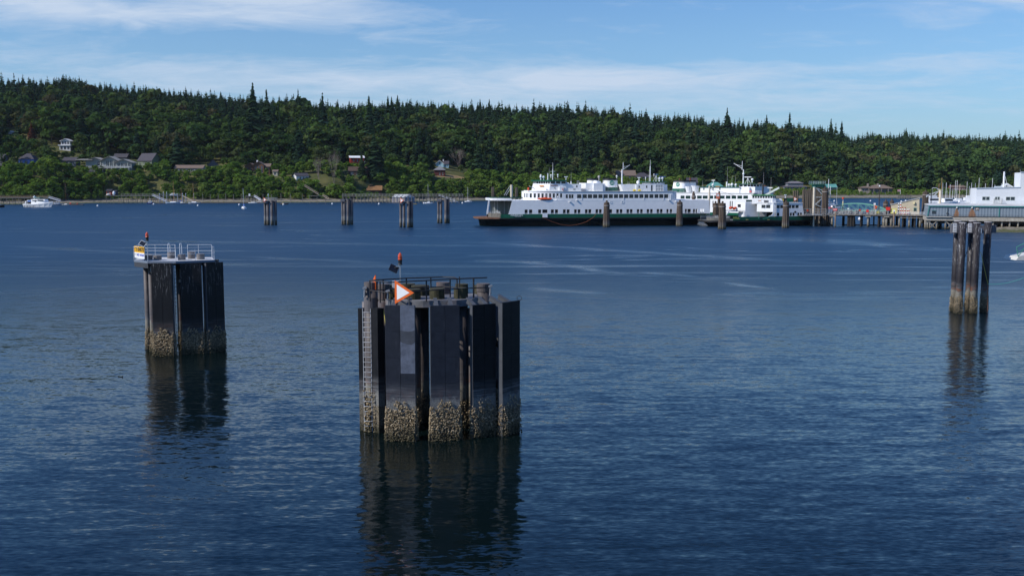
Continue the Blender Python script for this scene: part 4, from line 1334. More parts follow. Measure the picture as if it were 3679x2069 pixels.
sp = D(*q('A', 612, 541), 59.1)
tri_sign('triangle_sign', sp, R(-20), 1.26, 1.42, 'orange and white triangle sign pointing right at the front of the nearest dolphin')
sp = D(*q('A', 362, 420), 62.0)
tri_sign('triangle_sign', sp, R(180 - 72), 1.15, 1.0, 'orange and white triangle sign turned edge-on at the left of the nearest dolphin', posts=False)
bp = D(*q('A', 684, 480), 62.2); zt = D(*q('A', 684, 186), 62.2).z
beacon('beacon_light', (bp.x, bp.y, DK), zt - DK, .92, 'orange lens beacon on a pole above the nearest dolphin with railed deck', R(10), dark=True)
bx = D(*q('A', 622, 455), 62.3)
cb = thing('control_box', 'small pale grey control box behind the orange triangle sign', 'box', (bx.x, bx.y, DK))
MB().box(-.22, .22, -.1, .1, bx.z - DK - .28, bx.z - DK + .28).build('cabinet', M('box_pale', (0.5, 0.52, 0.55), .5, var=.05), cb)
MB().box(-.19, .19, -.115, -.1, bx.z - DK - .25, bx.z - DK + .25).build('door', M('box_door', (0.45, 0.47, 0.5), .5, var=.05), cb)
MB().box(-.03, .03, -.03, .03, 0, bx.z - DK - .28).build('stand', MT['rail_dark'], cb)

# --- the left dolphin with the knots sign
O2 = Vector((D(640, 1100, 90.5).x, 90.5, 0))
ld = thing('mooring_dolphin', 'mooring dolphin with pale railed platform and three black fender panels beside the speed sign', 'dolphin', O2)
PB2 = tidal('fender_facing_scuffed', (0.008, 0.008, 0.010), 0.45, heavy=1.9, pale=2.1, spec=.22, palec=(0.12, 0.12, 0.12), scuff=0.55, rustband=.2, streaks=.15)
for (a, b, tpx, tpy, nc) in (((554, 1277), (627, 1277.5), 590, 945.6, 1700), ((658, 1273), (733, 1270), 690, 944, 1600), ((751, 1269), (811.5, 1260), 785, 942, 1300)):
    vp = VP(G(*a), G(*b)); zt = vp.at((tpx, tpy))[1]
    fender_panel(ld, O2, vp, zt, PB2, thick=.34, crust=nc, csize=.065, rows=4)
    for z in (zt - .55, 4.4):
        p0 = vp.world(vp.L * .5, .34, z) - O2
        MB().cyl(p0, p0 + vp.n * .8, .3, .36, 12).build('rubber_block', MT['rubber'], ld)
DZ = 8.42
dp = [(482, 90.2), (531, 88.45), (632, 88.4), (771, 90.0), (762, 93.3), (500, 93.3)]
dpl = [(D(px, 940, Y).x - O2.x, Y - O2.y) for px, Y in dp]
MB().xy(dpl, DZ - .17, DZ).build('deck', M('deck_pale', (0.50, 0.50, 0.50), .6, var=.12), ld)
ed = MB()
for i in range(len(dpl)):
    a, b = dpl[i], dpl[(i + 1) % len(dpl)]
    ed.bar((*a, DZ - .08), (*b, DZ - .08), .05, .2)
ed.build('edge_angle', M('edge_galv', (0.16, 0.19, 0.24), .45, var=.1), ld)
# dark beams below the left corner
ub = MB(); a, b = dpl[0], dpl[1]
ub.xy([a, b, (b[0] + .1, b[1] + 1.2), (a[0] + .1, a[1] + 2.2)], DZ - .62, DZ - .19)
ub.build('under_beam', tidal('under_beam_steel', (0.045, 0.045, 0.05), .5), ld)
ub = MB()
ub.box(dpl[1][0] + .1, dpl[3][0] - .4, .9, 1.3, DZ - .6, DZ - .18).box(dpl[1][0] + .2, dpl[3][0] - .5, 2.1, 2.5, DZ - .6, DZ - .18)
ub.build('under_beam', M('beam_steel', (0.045, 0.045, 0.048), .6), ld)
for (px, Y, r) in ((530.5, 91.4, .27), (547.5, 90.1, .27), (647, 90.6, .27), (742, 92, .27), (575, 92.6, .27), (700, 92.8, .27), (610, 90.3, .27), (680, 90.5, .27)):
    x = D(px, 1100, Y).x - O2.x
    make_pile(ld, x, Y - O2.y, r, DZ - .2, PILE_DK, None, crust=420, csize=.055, n=16)
stub = M('stub_steel', (0.17, 0.155, 0.15), .7, var=.3, streak=.5, streakcol=(.3, .28, .26))
for (px, Y, h, r) in ((533, 90.4, .42, .38), (566, 90.2, .40, .36), (615, 92, .55, .33), (653, 90.2, .50, .34), (689, 91.8, .60, .34), (721, 90.9, .52, .36)):
    x = D(px, 930, Y).x - O2.x
    MB().cyl((x, Y - O2.y, DZ), (x, Y - O2.y, DZ + h), r, r, 18).build('pile_cap', stub, ld)
gal = M('galv_light', (0.62, 0.64, 0.66), .4, var=.05)
rl = MB(); RH = 1.18


def dpt(i, j, f, z=0.0):
    a, b = dpl[i], dpl[j]
    return Vector((a[0] + (b[0] - a[0]) * f, a[1] + (b[1] - a[1]) * f, DZ + z))


path = [dpt(5, 0, 0), dpt(0, 1, 0), dpt(1, 2, 0), dpt(2, 3, 0), dpt(3, 4, 0), dpt(4, 5, 0)]
up = Vector((0, 0, RH)); md = Vector((0, 0, RH * .52))
for i in range(5):
    if i == 4:
        continue
    for o_ in (up, md):
        rl.cyl(path[i] + o_, path[i + 1] + o_, .018, .018, 6)
for p in (path[0], path[1], path[2], path[3], dpt(2, 3, .5), path[4], dpt(3, 4, .5), path[5]):
    rl.cyl(p, p + up, .02, .02, 6)
for f0, f1 in ((0.0, .33), (.50, 1.0)):                      # two rear runs with a gate between
    a, b = dpt(4, 5, f0), dpt(4, 5, f1)
    for o_ in (up, md):
        rl.cyl(a + o_, b + o_, .018, .018, 6)
    rl.cyl(a, a + up, .03, .03, 6).cyl(b, b + up, .03, .03, 6)
    m_ = a.lerp(b, .55); rl.cyl(m_, m_ + up, .018, .018, 6)
rl.build('guard_rail', gal, ld)
hp = MB()
for f in (.42, .58):
    a = dpt(4, 5, f)
    hp.tube([a + Vector((0, -.35, 0)), a + Vector((0, -.35, RH)), a + Vector((0, -.2, RH + .12)), a + Vector((0, .1, RH + .12)), a + Vector((0, .2, RH - .1)), a + Vector((0, .2, 0))], .035)
hp.build('ladder_hoop', gal, ld)
# rungs seen between the first two panels
x0 = D(629.5, 1100, 91.5).x - O2.x; x1 = D(639, 1100, 91.5).x - O2.x
lad = MB().box(x0 - .02, x0 + .02, .97, 1.03, -1, DZ - .2).box(x1 - .02, x1 + .02, .97, 1.03, -1, DZ - .2)
for k in range(22):
    lad.cyl((x0, 1, .5 + k * .355), (x1, 1, .5 + k * .355), .02, .02, 6)
lad.build('ladder', MT['rail_dark'], ld)
p = D(*q('C', 470, 720), 88.9) - O2; p2 = D(*q('C', 528, 1210), 89.2) - O2
MB().tube([p, p.lerp(p2, .3), p2], .022).build('line', MT['yellow_rope'], ld)
MB().ball(tuple(p), .09).bar(p, p + Vector((.08, 0, -.5)), .1).build('shackle', MT['shackle_metal'], ld)
for (xx, yy, Y) in ((1520, 760, 90.6), (1050, 830, 89.9)):
    p = D(*q('C', xx, yy), Y) - O2
    MB().box(p.x - .17, p.x + .17, p.y - .05, p.y + .3, p.z - .45, p.z + .35).box(p.x - .25, p.x + .2, p.y - .1, p.y + .3, p.z - .85, p.z - .6).build('bracket', M('bracket_pale', (.5, .48, .45), .6, rust=.3), ld)
# speed sign on the rail
sA = D(485.8, 884, 90.3); sB = D(521.5, 889, 88.75)
sv = VP(sA, sB); zt = sv.at((486, 883.5))[1]; zb = sv.at((521, 930))[1]
sg = thing('speed_limit_sign', 'yellow and white speed sign on the corner rail of the left dolphin', 'sign', (sv.o.x, sv.o.y, 0), sv.a)
w = sv.L; hh = zt - zb; ym = zb + hh * .47
MB().box(0, w, -.10, -.07, zb, ym).build('lower_panel', M('sign_white', (0.62, 0.62, 0.62), .5, var=.05), sg)
MB().box(0, w, -.10, -.07, ym, zt).build('upper_panel', M('sign_yellow', (0.80, 0.42, 0.02), .5, var=.05), sg)
ink = M('ink_black', (.012, .012, .012), .6, var=0); blu = M('ink_blue', (.02, .05, .42), .6, var=0); brn = M('ink_brown', (.25, .12, .02), .6, var=0)
text('5 KNOTS', 'lettering', hh * .42, ink, sg, (w * .60, -.105, (ym + zt) / 2), sx=.62 * w / 1.5, extrude=.004, bold=.022)
text('NO WAKE', 'lettering', hh * .25, blu, sg, (w * .62, -.105, zb + hh * .27), sx=.85 * w / 1.5, extrude=.004, bold=.008)
text('SPEED', 'lettering', hh * .12, brn, sg, (w * .14, -.105, ym + hh * .36), sx=.65, extrude=.003)
text('LIMIT', 'lettering', hh * .12, brn, sg, (w * .14, -.105, ym + hh * .17), sx=.65, extrude=.003)
MB().rings([[(w * .14 + math.cos(a) * w * r1, y_, zb + hh * .25 + math.sin(a) * hh * r1 * 1.1) for a in np.linspace(0, 6.283, 17)[:-1]] for r1, y_ in ((.06, -.106), (.045, -.106))], cap=False).build('ring_mark', M('ink_grey', (.3, .3, .4), .6, var=0), sg)
bp = D(*q('C', 424, 640), 88.9); zt = D(*q('C', 424, 236), 88.9).z
beacon('beacon_light', (bp.x, bp.y, DZ), zt - DZ, .95, 'orange lens beacon on a pole behind the yellow speed sign', R(-10))

# --- the right-hand pile group with the white plates
O3 = G(3490, 1128); O3.z = 0
rd = thing('pile_dolphin', 'tall bare pile dolphin of five steel piles joined by a timber-grey crossbeam', 'dolphin', O3)
PS = tidal('pile_scuffed', (0.022, 0.019, 0.022), 0.55, heavy=1.85, pale=2.65, scuff=.9, rustband=.8, streaks=.12, spec=.25)
topc = M('pile_top_white', (0.45, 0.42, 0.42), .8, var=.3)
zT = D(3451, 801, 116.5).z
for (px, Y, r, dz) in ((3451.5, 116.6, .43, 0), (3503.5, 116.7, .43, -.02), (3434, 118.8, .42, .12), (3486.5, 118.9, .42, .12), (3542.5, 118.0, .43, .02)):
    x = D(px, 950, Y).x - O3.x
    p = make_pile(rd, x, Y - O3.y, r, zT + dz, PS, topc, .04, 1.0, crust=480, csize=.06)
cb = MB(); y = 118.5 - O3.y
xa = D(3412, 820, 118.5).x - O3.x; xb = D(3572, 820, 118.5).x - O3.x
cb.box(xa, xb, y - .55, y - .1, zT - 1.35 + .1, zT - .45 + .1)
cb.build('crossbeam', M('weathered_beam', (0.12, 0.12, 0.135), .8, var=.3, streak=.4, streakcol=(.35, .35, .36)), rd)
bo = MB()
for px in (3431, 3485):
    xa = D(px - 6.5, 820, 117.6).x - O3.x; xb = D(px + 6.5, 820, 117.6).x - O3.x; y = 117.6 - O3.y
    pl = MB().box(xa, xb, y, y + .06, zT - 1.15, zT - .1).build('white_plate', M('plate_white', (.66, .66, .68), .5, var=.08), rd)
    bo = MB()
    for i in range(2):
        for k in range(3):
            bo.cyl((xa + (.28 + .44 * i) * (xb - xa), y - .02, zT - .95 + .33 * k), (xa + (.28 + .44 * i) * (xb - xa), y + .01, zT - .95 + .33 * k), .035, .035, 6)
    bo.build('bolt_head', MT['bolt_dark'], pl)
gs = MB()
for px in (3469, 3522):
    xa = D(px - 4, 820, 117.8).x - O3.x; xb = D(px + 6, 820, 117.8).x - O3.x; y = 117.8 - O3.y
    gs.xz([(xa, zT - .35), (xb, zT - .75), (xb, zT - 1.25), (xa, zT - 1.25)], y, y + .08)
gs.build('gusset_plate', M('gusset_blue', (.35, .42, .52), .5, var=.15), rd)
p = D(*q('E', 700, 500), 117.5) - O3; p2 = D(*q('E', 655, 615), 117.3) - O3
MB().cyl(p, p2, .04, .04, 6).build('brace', MT['rail_dark'], rd)
# lines
lt = MB().tube([D(*q('E', 880, 490), 118), D(*q('E', 912, 540), 117.9), D(*q('E', 925, 620), 117.5), D(*q('E', 965, 800), 117.2), D(*q('E', 1003, 965), 117)], .03)
tag(lt.build('mooring_line', MT['yellow_rope']), 'yellow rope slanting down the black pile of the bare pile dolphin', 'rope')
pe = D(*q('E', 1003, 968), 117)
p1 = D(3760, 950, 117)
pts = [pe.lerp(p1, f) + Vector((0, 0, -.9 * 4 * f * (1 - f) * .8)) for f in np.linspace(0, 1, 18)]
# keep the first stretch near level as in a slack line
lt = MB().tube(pts, .028)
tag(lt.build('mooring_line', M('green_rope', (0.10, 0.42, 0.34), .7)), 'slack green rope running from the bare pile dolphin out to the green-railed landing', 'rope')
lt = MB().tube([pe, D(*q('E', 995, 1100), 117), D(*q('E', 1000, 1250), 117), D(*q('E', 992, 1400), 117)], .03)
tag(lt.build('mooring_line', M('rust_rope', (0.30, 0.10, 0.05), .8)), 'rust red rope hanging straight down into the water at the black pile', 'rope')

# landing at the right edge
lv = D(3649, 935, 117); LO = Vector((lv.x, lv.y, 0))
lg = thing('landing_platform', 'white wedge-fronted landing with a green railing at the right edge', 'landing', LO)
zt_ = D(3656, 922, 117).z; zb_ = lv.z
xr = 7.0
MB().xz([(0, zb_), (xr, zb_), (xr, zt_ + .9), (.28, zt_)], -.1, 3.0).build('deck', M('landing_white', (.55, .54, .5), .6, var=.1), lg)
MB().cyl((4.2, 1.5, -3), (4.2, 1.5, zb_), .4, .4, 14).build('support_pile', PS, lg)
grl = MB()
zA = D(3649, 888, 117).z
grl.tube([(.28, 0, zt_), (0.02, 0, zA), (1.1, 0, zA + .55), (xr, 0, zA + 2.6)], .05)
grl.tube([(.16, 0, (zt_ + zA) / 2), (xr, 0, (zt_ + zA) / 2 + 2.6)], .04)
grl.tube([(.28, 0, zt_), (1.4, 0, zA + .6)], .04).tube([(2.6, 0, zt_ + .35), (2.4, 0, zA + 1.1)], .05)
grl.build('railing', M('rail_green', (0.07, 0.25, 0.19), .5), lg)

# --- four pile dolphins in mid water
farp = tidal('far_pile', (0.05, 0.046, 0.050), .6, heavy=1.6, pale=3.0, palec=(.28, .27, .25), rustband=.3)


def far_dolphin(cx_, by, ty, offs, label, rail=False, sign=None, ladder=False, cap='left'):
    o = G(cx_, by); o.z = 0
    t = thing('pile_dolphin', label, 'dolphin', o, group='four pile dolphins in mid water')
    zt = D(cx_, ty, o.y).z
    for (dx, dy, r, dz) in offs:
        make_pile(t, dx, dy, r, zt + dz, farp, M('far_cap', (.14, .135, .14), .8, var=.3), .12, 1.06, n=14)
    xs = [a[0] for a in offs]
    if cap == 'left':
        MB().box(offs[0][0] - offs[0][2], offs[1][0] + .2, offs[1][1] - .75, offs[1][1] + .9, zt - .85, zt + .05).build('cap_beam', M('cap_steel', (.12, .12, .135), .6, var=.3), t)
    MB().box(xs[0] + .3, xs[-1] - .2, .6, 2.0, zt - .7, zt - .1).build('cap_beam', M('cap_steel', (.12, .12, .135), .6, var=.3), t)
    if rail:
        r_ = MB()
        for z in (.55, 1.1):
            r_.bar((xs[0] + .2, .1, zt + z), (xs[-1] + .3, .1, zt + z), .07).bar((xs[0] + .2, 2.0, zt + z), (xs[-1] + .3, 2.0, zt + z), .07)
        for x in np.linspace(xs[0] + .2, xs[-1] + .3, 4):
            r_.bar((x, .1, zt), (x, .1, zt + 1.1), .07).bar((x, 2, zt), (x, 2, zt + 1.1), .07)
        r_.build('guard_rail', M('rail_bluegrey', (.33, .37, .43), .5), t)
    if ladder:
        l_ = MB(); x = xs[-1] + .72
        l_.bar((x - .18, .1, 0), (x - .18, .1, zt + .8), .06).bar((x + .18, .1, 0), (x + .18, .1, zt + .8), .06)
        for k in range(22):
            l_.bar((x - .18, .1, .5 + k * .38), (x + .18, .1, .5 + k * .38), .05)
        l_.build('ladder', MT['rail_dark'], t)
    return t, o, zt


OFFS = [(-1.95, .7, .42, -.9), (-.75, 0, .58, -.1), (.72, -.1, .60, 0), (1.8, .6, .52, 0)]
t1, o1, z1 = far_dolphin(971.5, 809, 722, OFFS, 'leftmost mid-water pile dolphin, topped by a rail and lamp pole', rail=True)
t2, o2, z2 = far_dolphin(1247, 808, 717, [(-1.7, .7, .42, -.9), (-.8, 0, .52, -.2), (.45, 0, .58, .05), (1.55, .5, .55, 0)], 'mid-water pile dolphin with a side ladder, second from the left of its row', ladder=True)
t3, o3, z3 = far_dolphin(1460, 817, 724, [(-1.95, .6, .42, -1.1), (-.75, 0, .48, -.5), (.85, -.1, .60, 0), (1.8, .5, .52, 0)], 'nearest mid-water pile dolphin, standing before the floating grey boathouse')
t4, o4, z4 = far_dolphin(1593, 802, 717, [(-1.9, .6, .42, -.6), (-.85, 0, .48, -.4), (1.0, -.1, .60, .1), (1.85, .5, .52, .2)], 'rightmost mid-water pile dolphin, the one beside the large ferry bow')
for (k, x, y, Y, rz, lab, w) in (('F', 152, 122, o1.y - 1, R(-20), 'small pale orange triangle sign on the leftmost mid-water dolphin', 1.5), ('F', 1732, 130, o3.y - 1, R(-20), 'small faded triangle sign on the dolphin before the boathouse', 1.7)):
    tri_sign('triangle_sign', D(*q(k, x, y), Y), rz, w * .8, w * 1.1, lab, posts=True)
pp = D(*q('F', 206, 115), o1.y + .5); zt = D(*q('F', 206, 62), o1.y).z
lp = thing('lamp_pole', 'short lamp pole on top of the leftmost mid-water dolphin', 'lamp', (pp.x, pp.y, z1))
MB().cyl((0, 0, 0), (0, 0, zt - z1 - .4), .06, .06, 8).build('pole', gal, lp)
MB().cyl((0, 0, zt - z1 - .4), (0, 0, zt - z1 + .3), .2, .14, 10).build('lamp', M('lamp_glass', (.5, .6, .6), .3), lp)

# --- strapped timber dolphins round the ferries
timber = tidal('timber_pile', (0.105, 0.080, 0.062), .9, heavy=.9, pale=1.3, palec=(.2, .19, .15), spec=.15, rustband=0, streaks=.7)
tim_top = pmat('timber_top', (.2, .17, .12), .95, var=.4)


def timber_dolphin(px, by, ty, w, label, seed, o=None, splay=.28, n=11, band=.80, zt=None):
    r_ = np.random.default_rng(seed)
    o = o if o is not None else G(px, by); o = Vector((o.x, o.y, 0))
    zt = zt if zt is not None else D(px, ty, o.y).z
    t = thing('timber_dolphin', label, 'dolphin', o, group='strapped timber pile dolphins')
    R_ = w / 2 - .2
    mid = MB()
    for k in range(n):
        a = 2 * math.pi * k / n + .2
        top = (R_ * math.cos(a) * .92, R_ * math.sin(a) * .92, zt - .45 - r_.uniform(0, .35))
        bot = ((R_ + splay) * math.cos(a), (R_ + splay) * math.sin(a), -3)
        MB().cyl(bot, top, .26, .22, 9).build('pile', timber, t)
    MB().cyl((0, 0, -3), (0, 0, zt + .1), .4, .32, 9).build('pile', timber, t)
    MB().cyl((0, 0, zt - 1.9), (0, 0, zt - 1.5), R_ + .27, R_ + .27, 22).build('strap', M('strap_grey', (.22, .19, .17), .8, var=.3), t)
    return t


TD = [(2179, 816, 721, 2.05, 'timber dolphin in front of the large ferry, the one nearer its bow'),
      (2441, 812.7, 720, 2.0, 'timber dolphin in front of the large ferry, the one near its stern'),
      (2594, 823, 724, 2.2, 'timber dolphin standing at the gap before the small ferry bow'),
      (2822, 818.6, 721, 2.05, 'timber dolphin in front of the small ferry cabin windows')]
for i, (px, by, ty, w, lab) in enumerate(TD):
    timber_dolphin(px, by, ty, w, lab, i)

# ------------------------------------------------------------------ ferries
class Seg:
    """a wall line on a vessel or house: from p to r in the thing's own plan; its windows are read off the photo plane it lies in"""
    def __init__(s, vp, p, r):
        s.vp = vp; s.p = Vector((p[0], p[1], 0)); s.r = Vector((r[0], r[1], 0))
        s.L = (s.r - s.p).length; s.t = (s.r - s.p).normalized(); s.n = Vector((-s.t.y, s.t.x, 0))
        s.w = VP(vp.world(p[0], p[1], 0), vp.world(r[0], r[1], 0))

    def at(s, pt):
        return s.w.at(pt)

    def obox(s, mb, s0, s1, z0, z1, t0, t1):
        P = lambda a, b, z: s.p + s.t * a + s.n * b + Vector((0, 0, z))
        v = [P(a, b, z) for z in (z0, z1) for b in (t0, t1) for a in (s0, s1)]
        mb.add(v, [(0, 2, 3, 1), (4, 5, 7, 6), (0, 1, 5, 4), (2, 6, 7, 3), (0, 4, 6, 2), (1, 3, 7, 5)])

    def wall(s, mb, z0, z1, ops, th=0.12, parent=None, glass=None, s0=0.0, s1=None, pane=True, name='window', frame=None):
        s1 = s.L if s1 is None else s1
        ops = sorted(o for o in ops if o[1] > s0 + .05 and o[0] < s1 - .05); c = s0
        for a, b, za, zb in ops:
            a = max(a, c + .02); b = min(b, s1 - .02)
            s.obox(mb, c, a, z0, z1, 0, th); s.obox(mb, a, b, z0, za, 0, th); s.obox(mb, a, b, zb, z1, 0, th)
            if pane and parent is not None:
                g = MB(); s.obox(g, a, b, za, zb, th * .45, th * .7); wo = g.build(name, glass, parent)
                if frame:
                    e = .07; g = MB()
                    s.obox(g, a - e, b + e, za - e, za, -.03, .02); s.obox(g, a - e, b + e, zb, zb + e, -.03, .02)
                    s.obox(g, a - e, a, za, zb, -.03, .02); s.obox(g, b, b + e, za, zb, -.03, .02)
                    g.build('frame', frame, wo)
            c = b
        s.obox(mb, c, s1, z0, z1, 0, th)


def oval(u0, u1, y0, y1, t0, t1, flat=.3, n=9):
    hb = (y1 - y0) / 2; yc = (y0 + y1) / 2; near = []
    for i in range(n + 1):
        d = i / n; near.append((u0 + t0 * d, hb * (flat + (1 - flat) * math.sqrt(1 - (1 - d) ** 2))))
    for i in range(n + 1):
        d = 1 - i / n; near.append((u1 - t1 * d, hb * (flat + (1 - flat) * math.sqrt(1 - (1 - d) ** 2))))
    return [(x, yc - h) for x, h in near] + [(x, yc + h) for x, h in reversed(near)]


def lev(poly, z):
    return [(x, y, z) for x, y in poly]


WHITE = pmat('ferry_white', (0.80, 0.80, 0.80), .45, var=.05, vscale=.6, streak=.08, streakcol=(.5, .4, .3), bump=.25, bscale=1.1)
WHITE2 = pmat('ferry_white_house', (0.80, 0.80, 0.80), .5, var=.04)
GREEN = pmat('ferry_green', (0.004, 0.085, 0.045), .4, var=.15, vscale=.8)
HULLB = pmat('hull_black', (0.003, 0.005, 0.0045), .6, var=.4, vscale=.5, spec=.1)
GUARD = pmat('guard_dark', (0.014, 0.013, 0.014), .8, var=.4, vscale=.8)
RUSTY = pmat('bow_rust', (0.15, 0.075, 0.045), .9, var=.4, rust=.8, vscale=1)
GLASS = pmat('dark_glass', (0.018, 0.024, 0.028), .12, var=.3, spec=.6)
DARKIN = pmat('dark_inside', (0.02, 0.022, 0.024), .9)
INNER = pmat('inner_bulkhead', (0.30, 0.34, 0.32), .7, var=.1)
SOOT = pmat('funnel_black', (0.012, 0.012, 0.013), .6)
CREAM = pmat('board_orange', (0.60, 0.24, 0.05), .6, var=.1)
RED = pmat('signal_red', (0.60, 0.03, 0.02), .5)
ORANGE = pmat('boat_orange', (0.62, 0.08, 0.025), .5)
BLUEP = pmat('radar_blue', (0.05, 0.10, 0.35), .5)
EMB = pmat('emblem_green', (0.01, 0.20, 0.13), .5)


def rails(mb, path, z, h=1.05, n=3, w=.05, step=2.0):
    for k in range(n):
        zz = z + h * (k + 1) / n
        for a, b in zip(path[:-1], path[1:]):
            mb.bar((a[0], a[1], zz), (b[0], b[1], zz), w)
    for a, b in zip(path[:-1], path[1:]):
        L = math.dist(a, b); m_ = max(1, int(L / step))
        for i in range(m_ + 1):
            f = i / m_
            x, y = a[0] + (b[0] - a[0]) * f, a[1] + (b[1] - a[1]) * f
            mb.bar((x, y, z), (x, y, z + h), w)


def mast(parent, x, y, z0, z1, r=.16, yards=(), mat=None, name='mast', top=0.0, gaff=None):
    b = MB().cyl((x, y, z0), (x, y, z1), r, r * .7, 8)
    if top:
        b.cyl((x, y, z1), (x, y, z1 + top), r * .35, r * .2, 6)
    for z, w in yards:
        b.bar((x - w, y, z), (x + w, y, z), .1)
    if gaff:
        b.bar((x, y, gaff[0]), (x + gaff[1], y, gaff[0] + gaff[2]), .12).bar((x, y, gaff[0] + .9), (x + gaff[1] * .7, y, gaff[0] + gaff[2] * .75), .08)
    return b.build(name, mat or WHITE2, parent)


def radar(parent, x, y, z0, z1, w=1.6, mat=None, tripod=False):
    b = MB().cyl((x, y, z0), (x, y, z1), .14, .10, 8)
    if tripod:
        b.bar((x - 1.2, y, z0), (x, y, z1 - .3), .1).bar((x + 1.2, y, z0), (x, y, z1 - .3), .1)
    p = b.build('radar_mast', WHITE2, parent)
    MB().box(x - w, x + w, y - .12, y + .12, z1, z1 + .28).build('scanner', mat or WHITE2, p)
    return p


def funnel(parent, x0, x1, yc, hb, z0, z1, zgreen, zblack, taper=.9, emblem=True, side=-1):
    xc = (x0 + x1) / 2; hw = (x1 - x0) / 2
    def rg(z, extra=0.0):
        k = 1 - (1 - taper) * (z - z0) / (z1 - z0)
        return [(xc + (hw * k + extra) * math.copysign(abs(math.cos(a)) ** .7, math.cos(a)), yc + (hb * k + extra) * math.copysign(abs(math.sin(a)) ** .7, math.sin(a)), z)
                for a in np.linspace(0, 6.2832, 25)[:-1]]
    f = MB().rings([rg(zgreen), rg(zblack)]).build('funnel', WHITE2, parent)
    if zgreen > z0 + .05:
        MB().rings([rg(z0), rg(zgreen)]).build('green_band', GREEN, f)
    MB().rings([rg(zblack, .12), rg(z1, .12)]).build('black_top', SOOT, f)
    MB().rings([rg(zblack - .45, .03), rg(zblack - .30, .03)]).build('cream_ring', M('cream_ring', (.6, .52, .35), .6), f)
    if emblem:
        zc = zgreen + (zblack - zgreen) * .60; r = (zblack - zgreen) * .33
        k = 1 - (1 - taper) * (zc - z0) / (z1 - z0); yy = yc - hb * k
        e = MB(); n = 20
        e.rings([[(xc + math.cos(2 * math.pi * i / n) * rr, y_, zc + math.sin(2 * math.pi * i / n) * rr) for i in range(n)] for rr, y_ in ((r, yy + .35), (r, yy - .10))])
        e.build('emblem_disc', EMB, f)
        e = MB()
        for dz in (-.35, 0, .35):
            e.bar((xc - r * .75, yy - .12, zc + r * dz - .1 * r), (xc + r * .75, yy - .12, zc + r * dz + .12 * r), .03, r * .12)
        e.build('emblem_stripe', WHITE2, f)
    return f


def whips(parent, pts, mat=None):
    b = MB()
    for x, y, z0, z1 in pts:
        b.cyl((x, y, z0), (x, y, z1), .05, .02, 5)
    return b.build('antenna', mat or M('antenna_grey', (.5, .5, .5), .5), parent)


def domes(parent, pts):
    for x, y, z, r in pts:
        MB().ball((x, y, z + r), r, 1.15, 8, 6).cyl((x, y, z - .6), (x, y, z + .3), r * .5, r * .4, 8).build('radome', WHITE2, parent)


# --- the large ferry
v1 = VP(G(1715, 815.3), G(2560, 810))
f1 = thing('car_ferry', 'long white and green car ferry, largest and nearest of the three moored ferries', 'ferry', v1.o, v1.a)
B1 = 19.0


def c4(x, y, off=0.0):
    return v1.at(q('4', x, y), off)


def c5(x, y, off=0.0):
    return v1.at(q('5', x, y), off)


L1 = v1.L
zg0, zg1 = c4(1500, 955)[1], c4(1500, 897)[1]       # green band
zk = c4(1500, 990)[1]
zdeck = c4(1500, 688)[1]; zroof = c4(2000, 553)[1]
h = MB().rings([lev(oval(4, L1 - 4, 1.2, B1 - 1.2, 14, 14, .02), -2), lev(oval(1.8, L1 - 2.5, .3, B1 - .3, 16, 16, .05), .15), lev(oval(1.5, L1 - 1.8, .15, B1 - .15, 15, 15, .15), zk)])
h.build('hull', HULLB, f1)
MB().rings([lev(oval(1.5, L1 - 1.8, .15, B1 - .15, 15, 15, .15), zk), lev(oval(0, L1, -.15, B1 + .15, 14, 14, .42), zk + .45), lev(oval(0, L1, -.15, B1 + .15, 14, 14, .42), zg0)]).build('rubbing_guard', GUARD, f1)
u9 = c4(430, 930)[0]
op = [p for p in oval(-.06, L1 + .06, -.21, B1 + .21, 14, 14, .42)]
lo_ = [p for p in op if p[0] < u9 + .2]
yn = [p for p in lo_ if p[1] < B1 / 2]; yf = [p for p in lo_ if p[1] >= B1 / 2]
MB().rings([lev(yn + yf, zk + .42), lev(yn + yf, zg0 + .12)]).build('bow_apron', RUSTY, f1)
gp = oval(.4, L1 - .1, 0, B1, 13.5, 13.5, .42)
gg = [p for p in gp if p[0] > u9]
gb = MB()
for i in range(len(gg) - 1):
    if gg[i][1] > B1 / 2 and gg[i + 1][1] > B1 / 2 or gg[i][1] < B1 / 2 and gg[i + 1][1] < B1 / 2 or gg[i][0] > L1 / 2:
        gb.bar((gg[i][0], gg[i][1], (zg0 + zg1) / 2), (gg[i + 1][0], gg[i + 1][1], (zg0 + zg1) / 2), .12, zg1 - zg0)
gb.bar((u9, gp[[i for i, p in enumerate(gp) if p[0] > u9][0]][1], (zg0 + zg1) / 2), (gg[0][0] + .02, gg[0][1], (zg0 + zg1) / 2), .12, zg1 - zg0)
gb.build('green_bulwark', GREEN, f1)
MB().rings([lev(oval(.3, L1 - .3, .1, B1 - .1, 13.5, 13.5, .42), zg0 - .1), lev(oval(.3, L1 - .3, .1, B1 - .1, 13.5, 13.5, .42), zg0 + .02)]).build('car_deck', M('deck_grey', (.12, .12, .12), .9, var=.2), f1)
# low grey end bulwark
eb = MB(); ep = [p for p in oval(4.6, L1 - 5, .9, B1 - .9, 11, 11, .3) if p[0] < c4(440, 900)[0]]
for a, b in zip(ep[:-1], ep[1:]):
    eb.bar((*a, zg0 + .75), (*b, zg0 + .75), .08, 1.45)
eb.build('end_bulwark', M('bulwark_grey', (.15, .14, .12), .8, var=.3), f1)
nets = MB()
rails(nets, [p for p in ep], zg0 + 1.2, .9, 2, .05, 1.2)
nets.build('end_railing', M('rail_white', (.6, .62, .65), .5), f1)

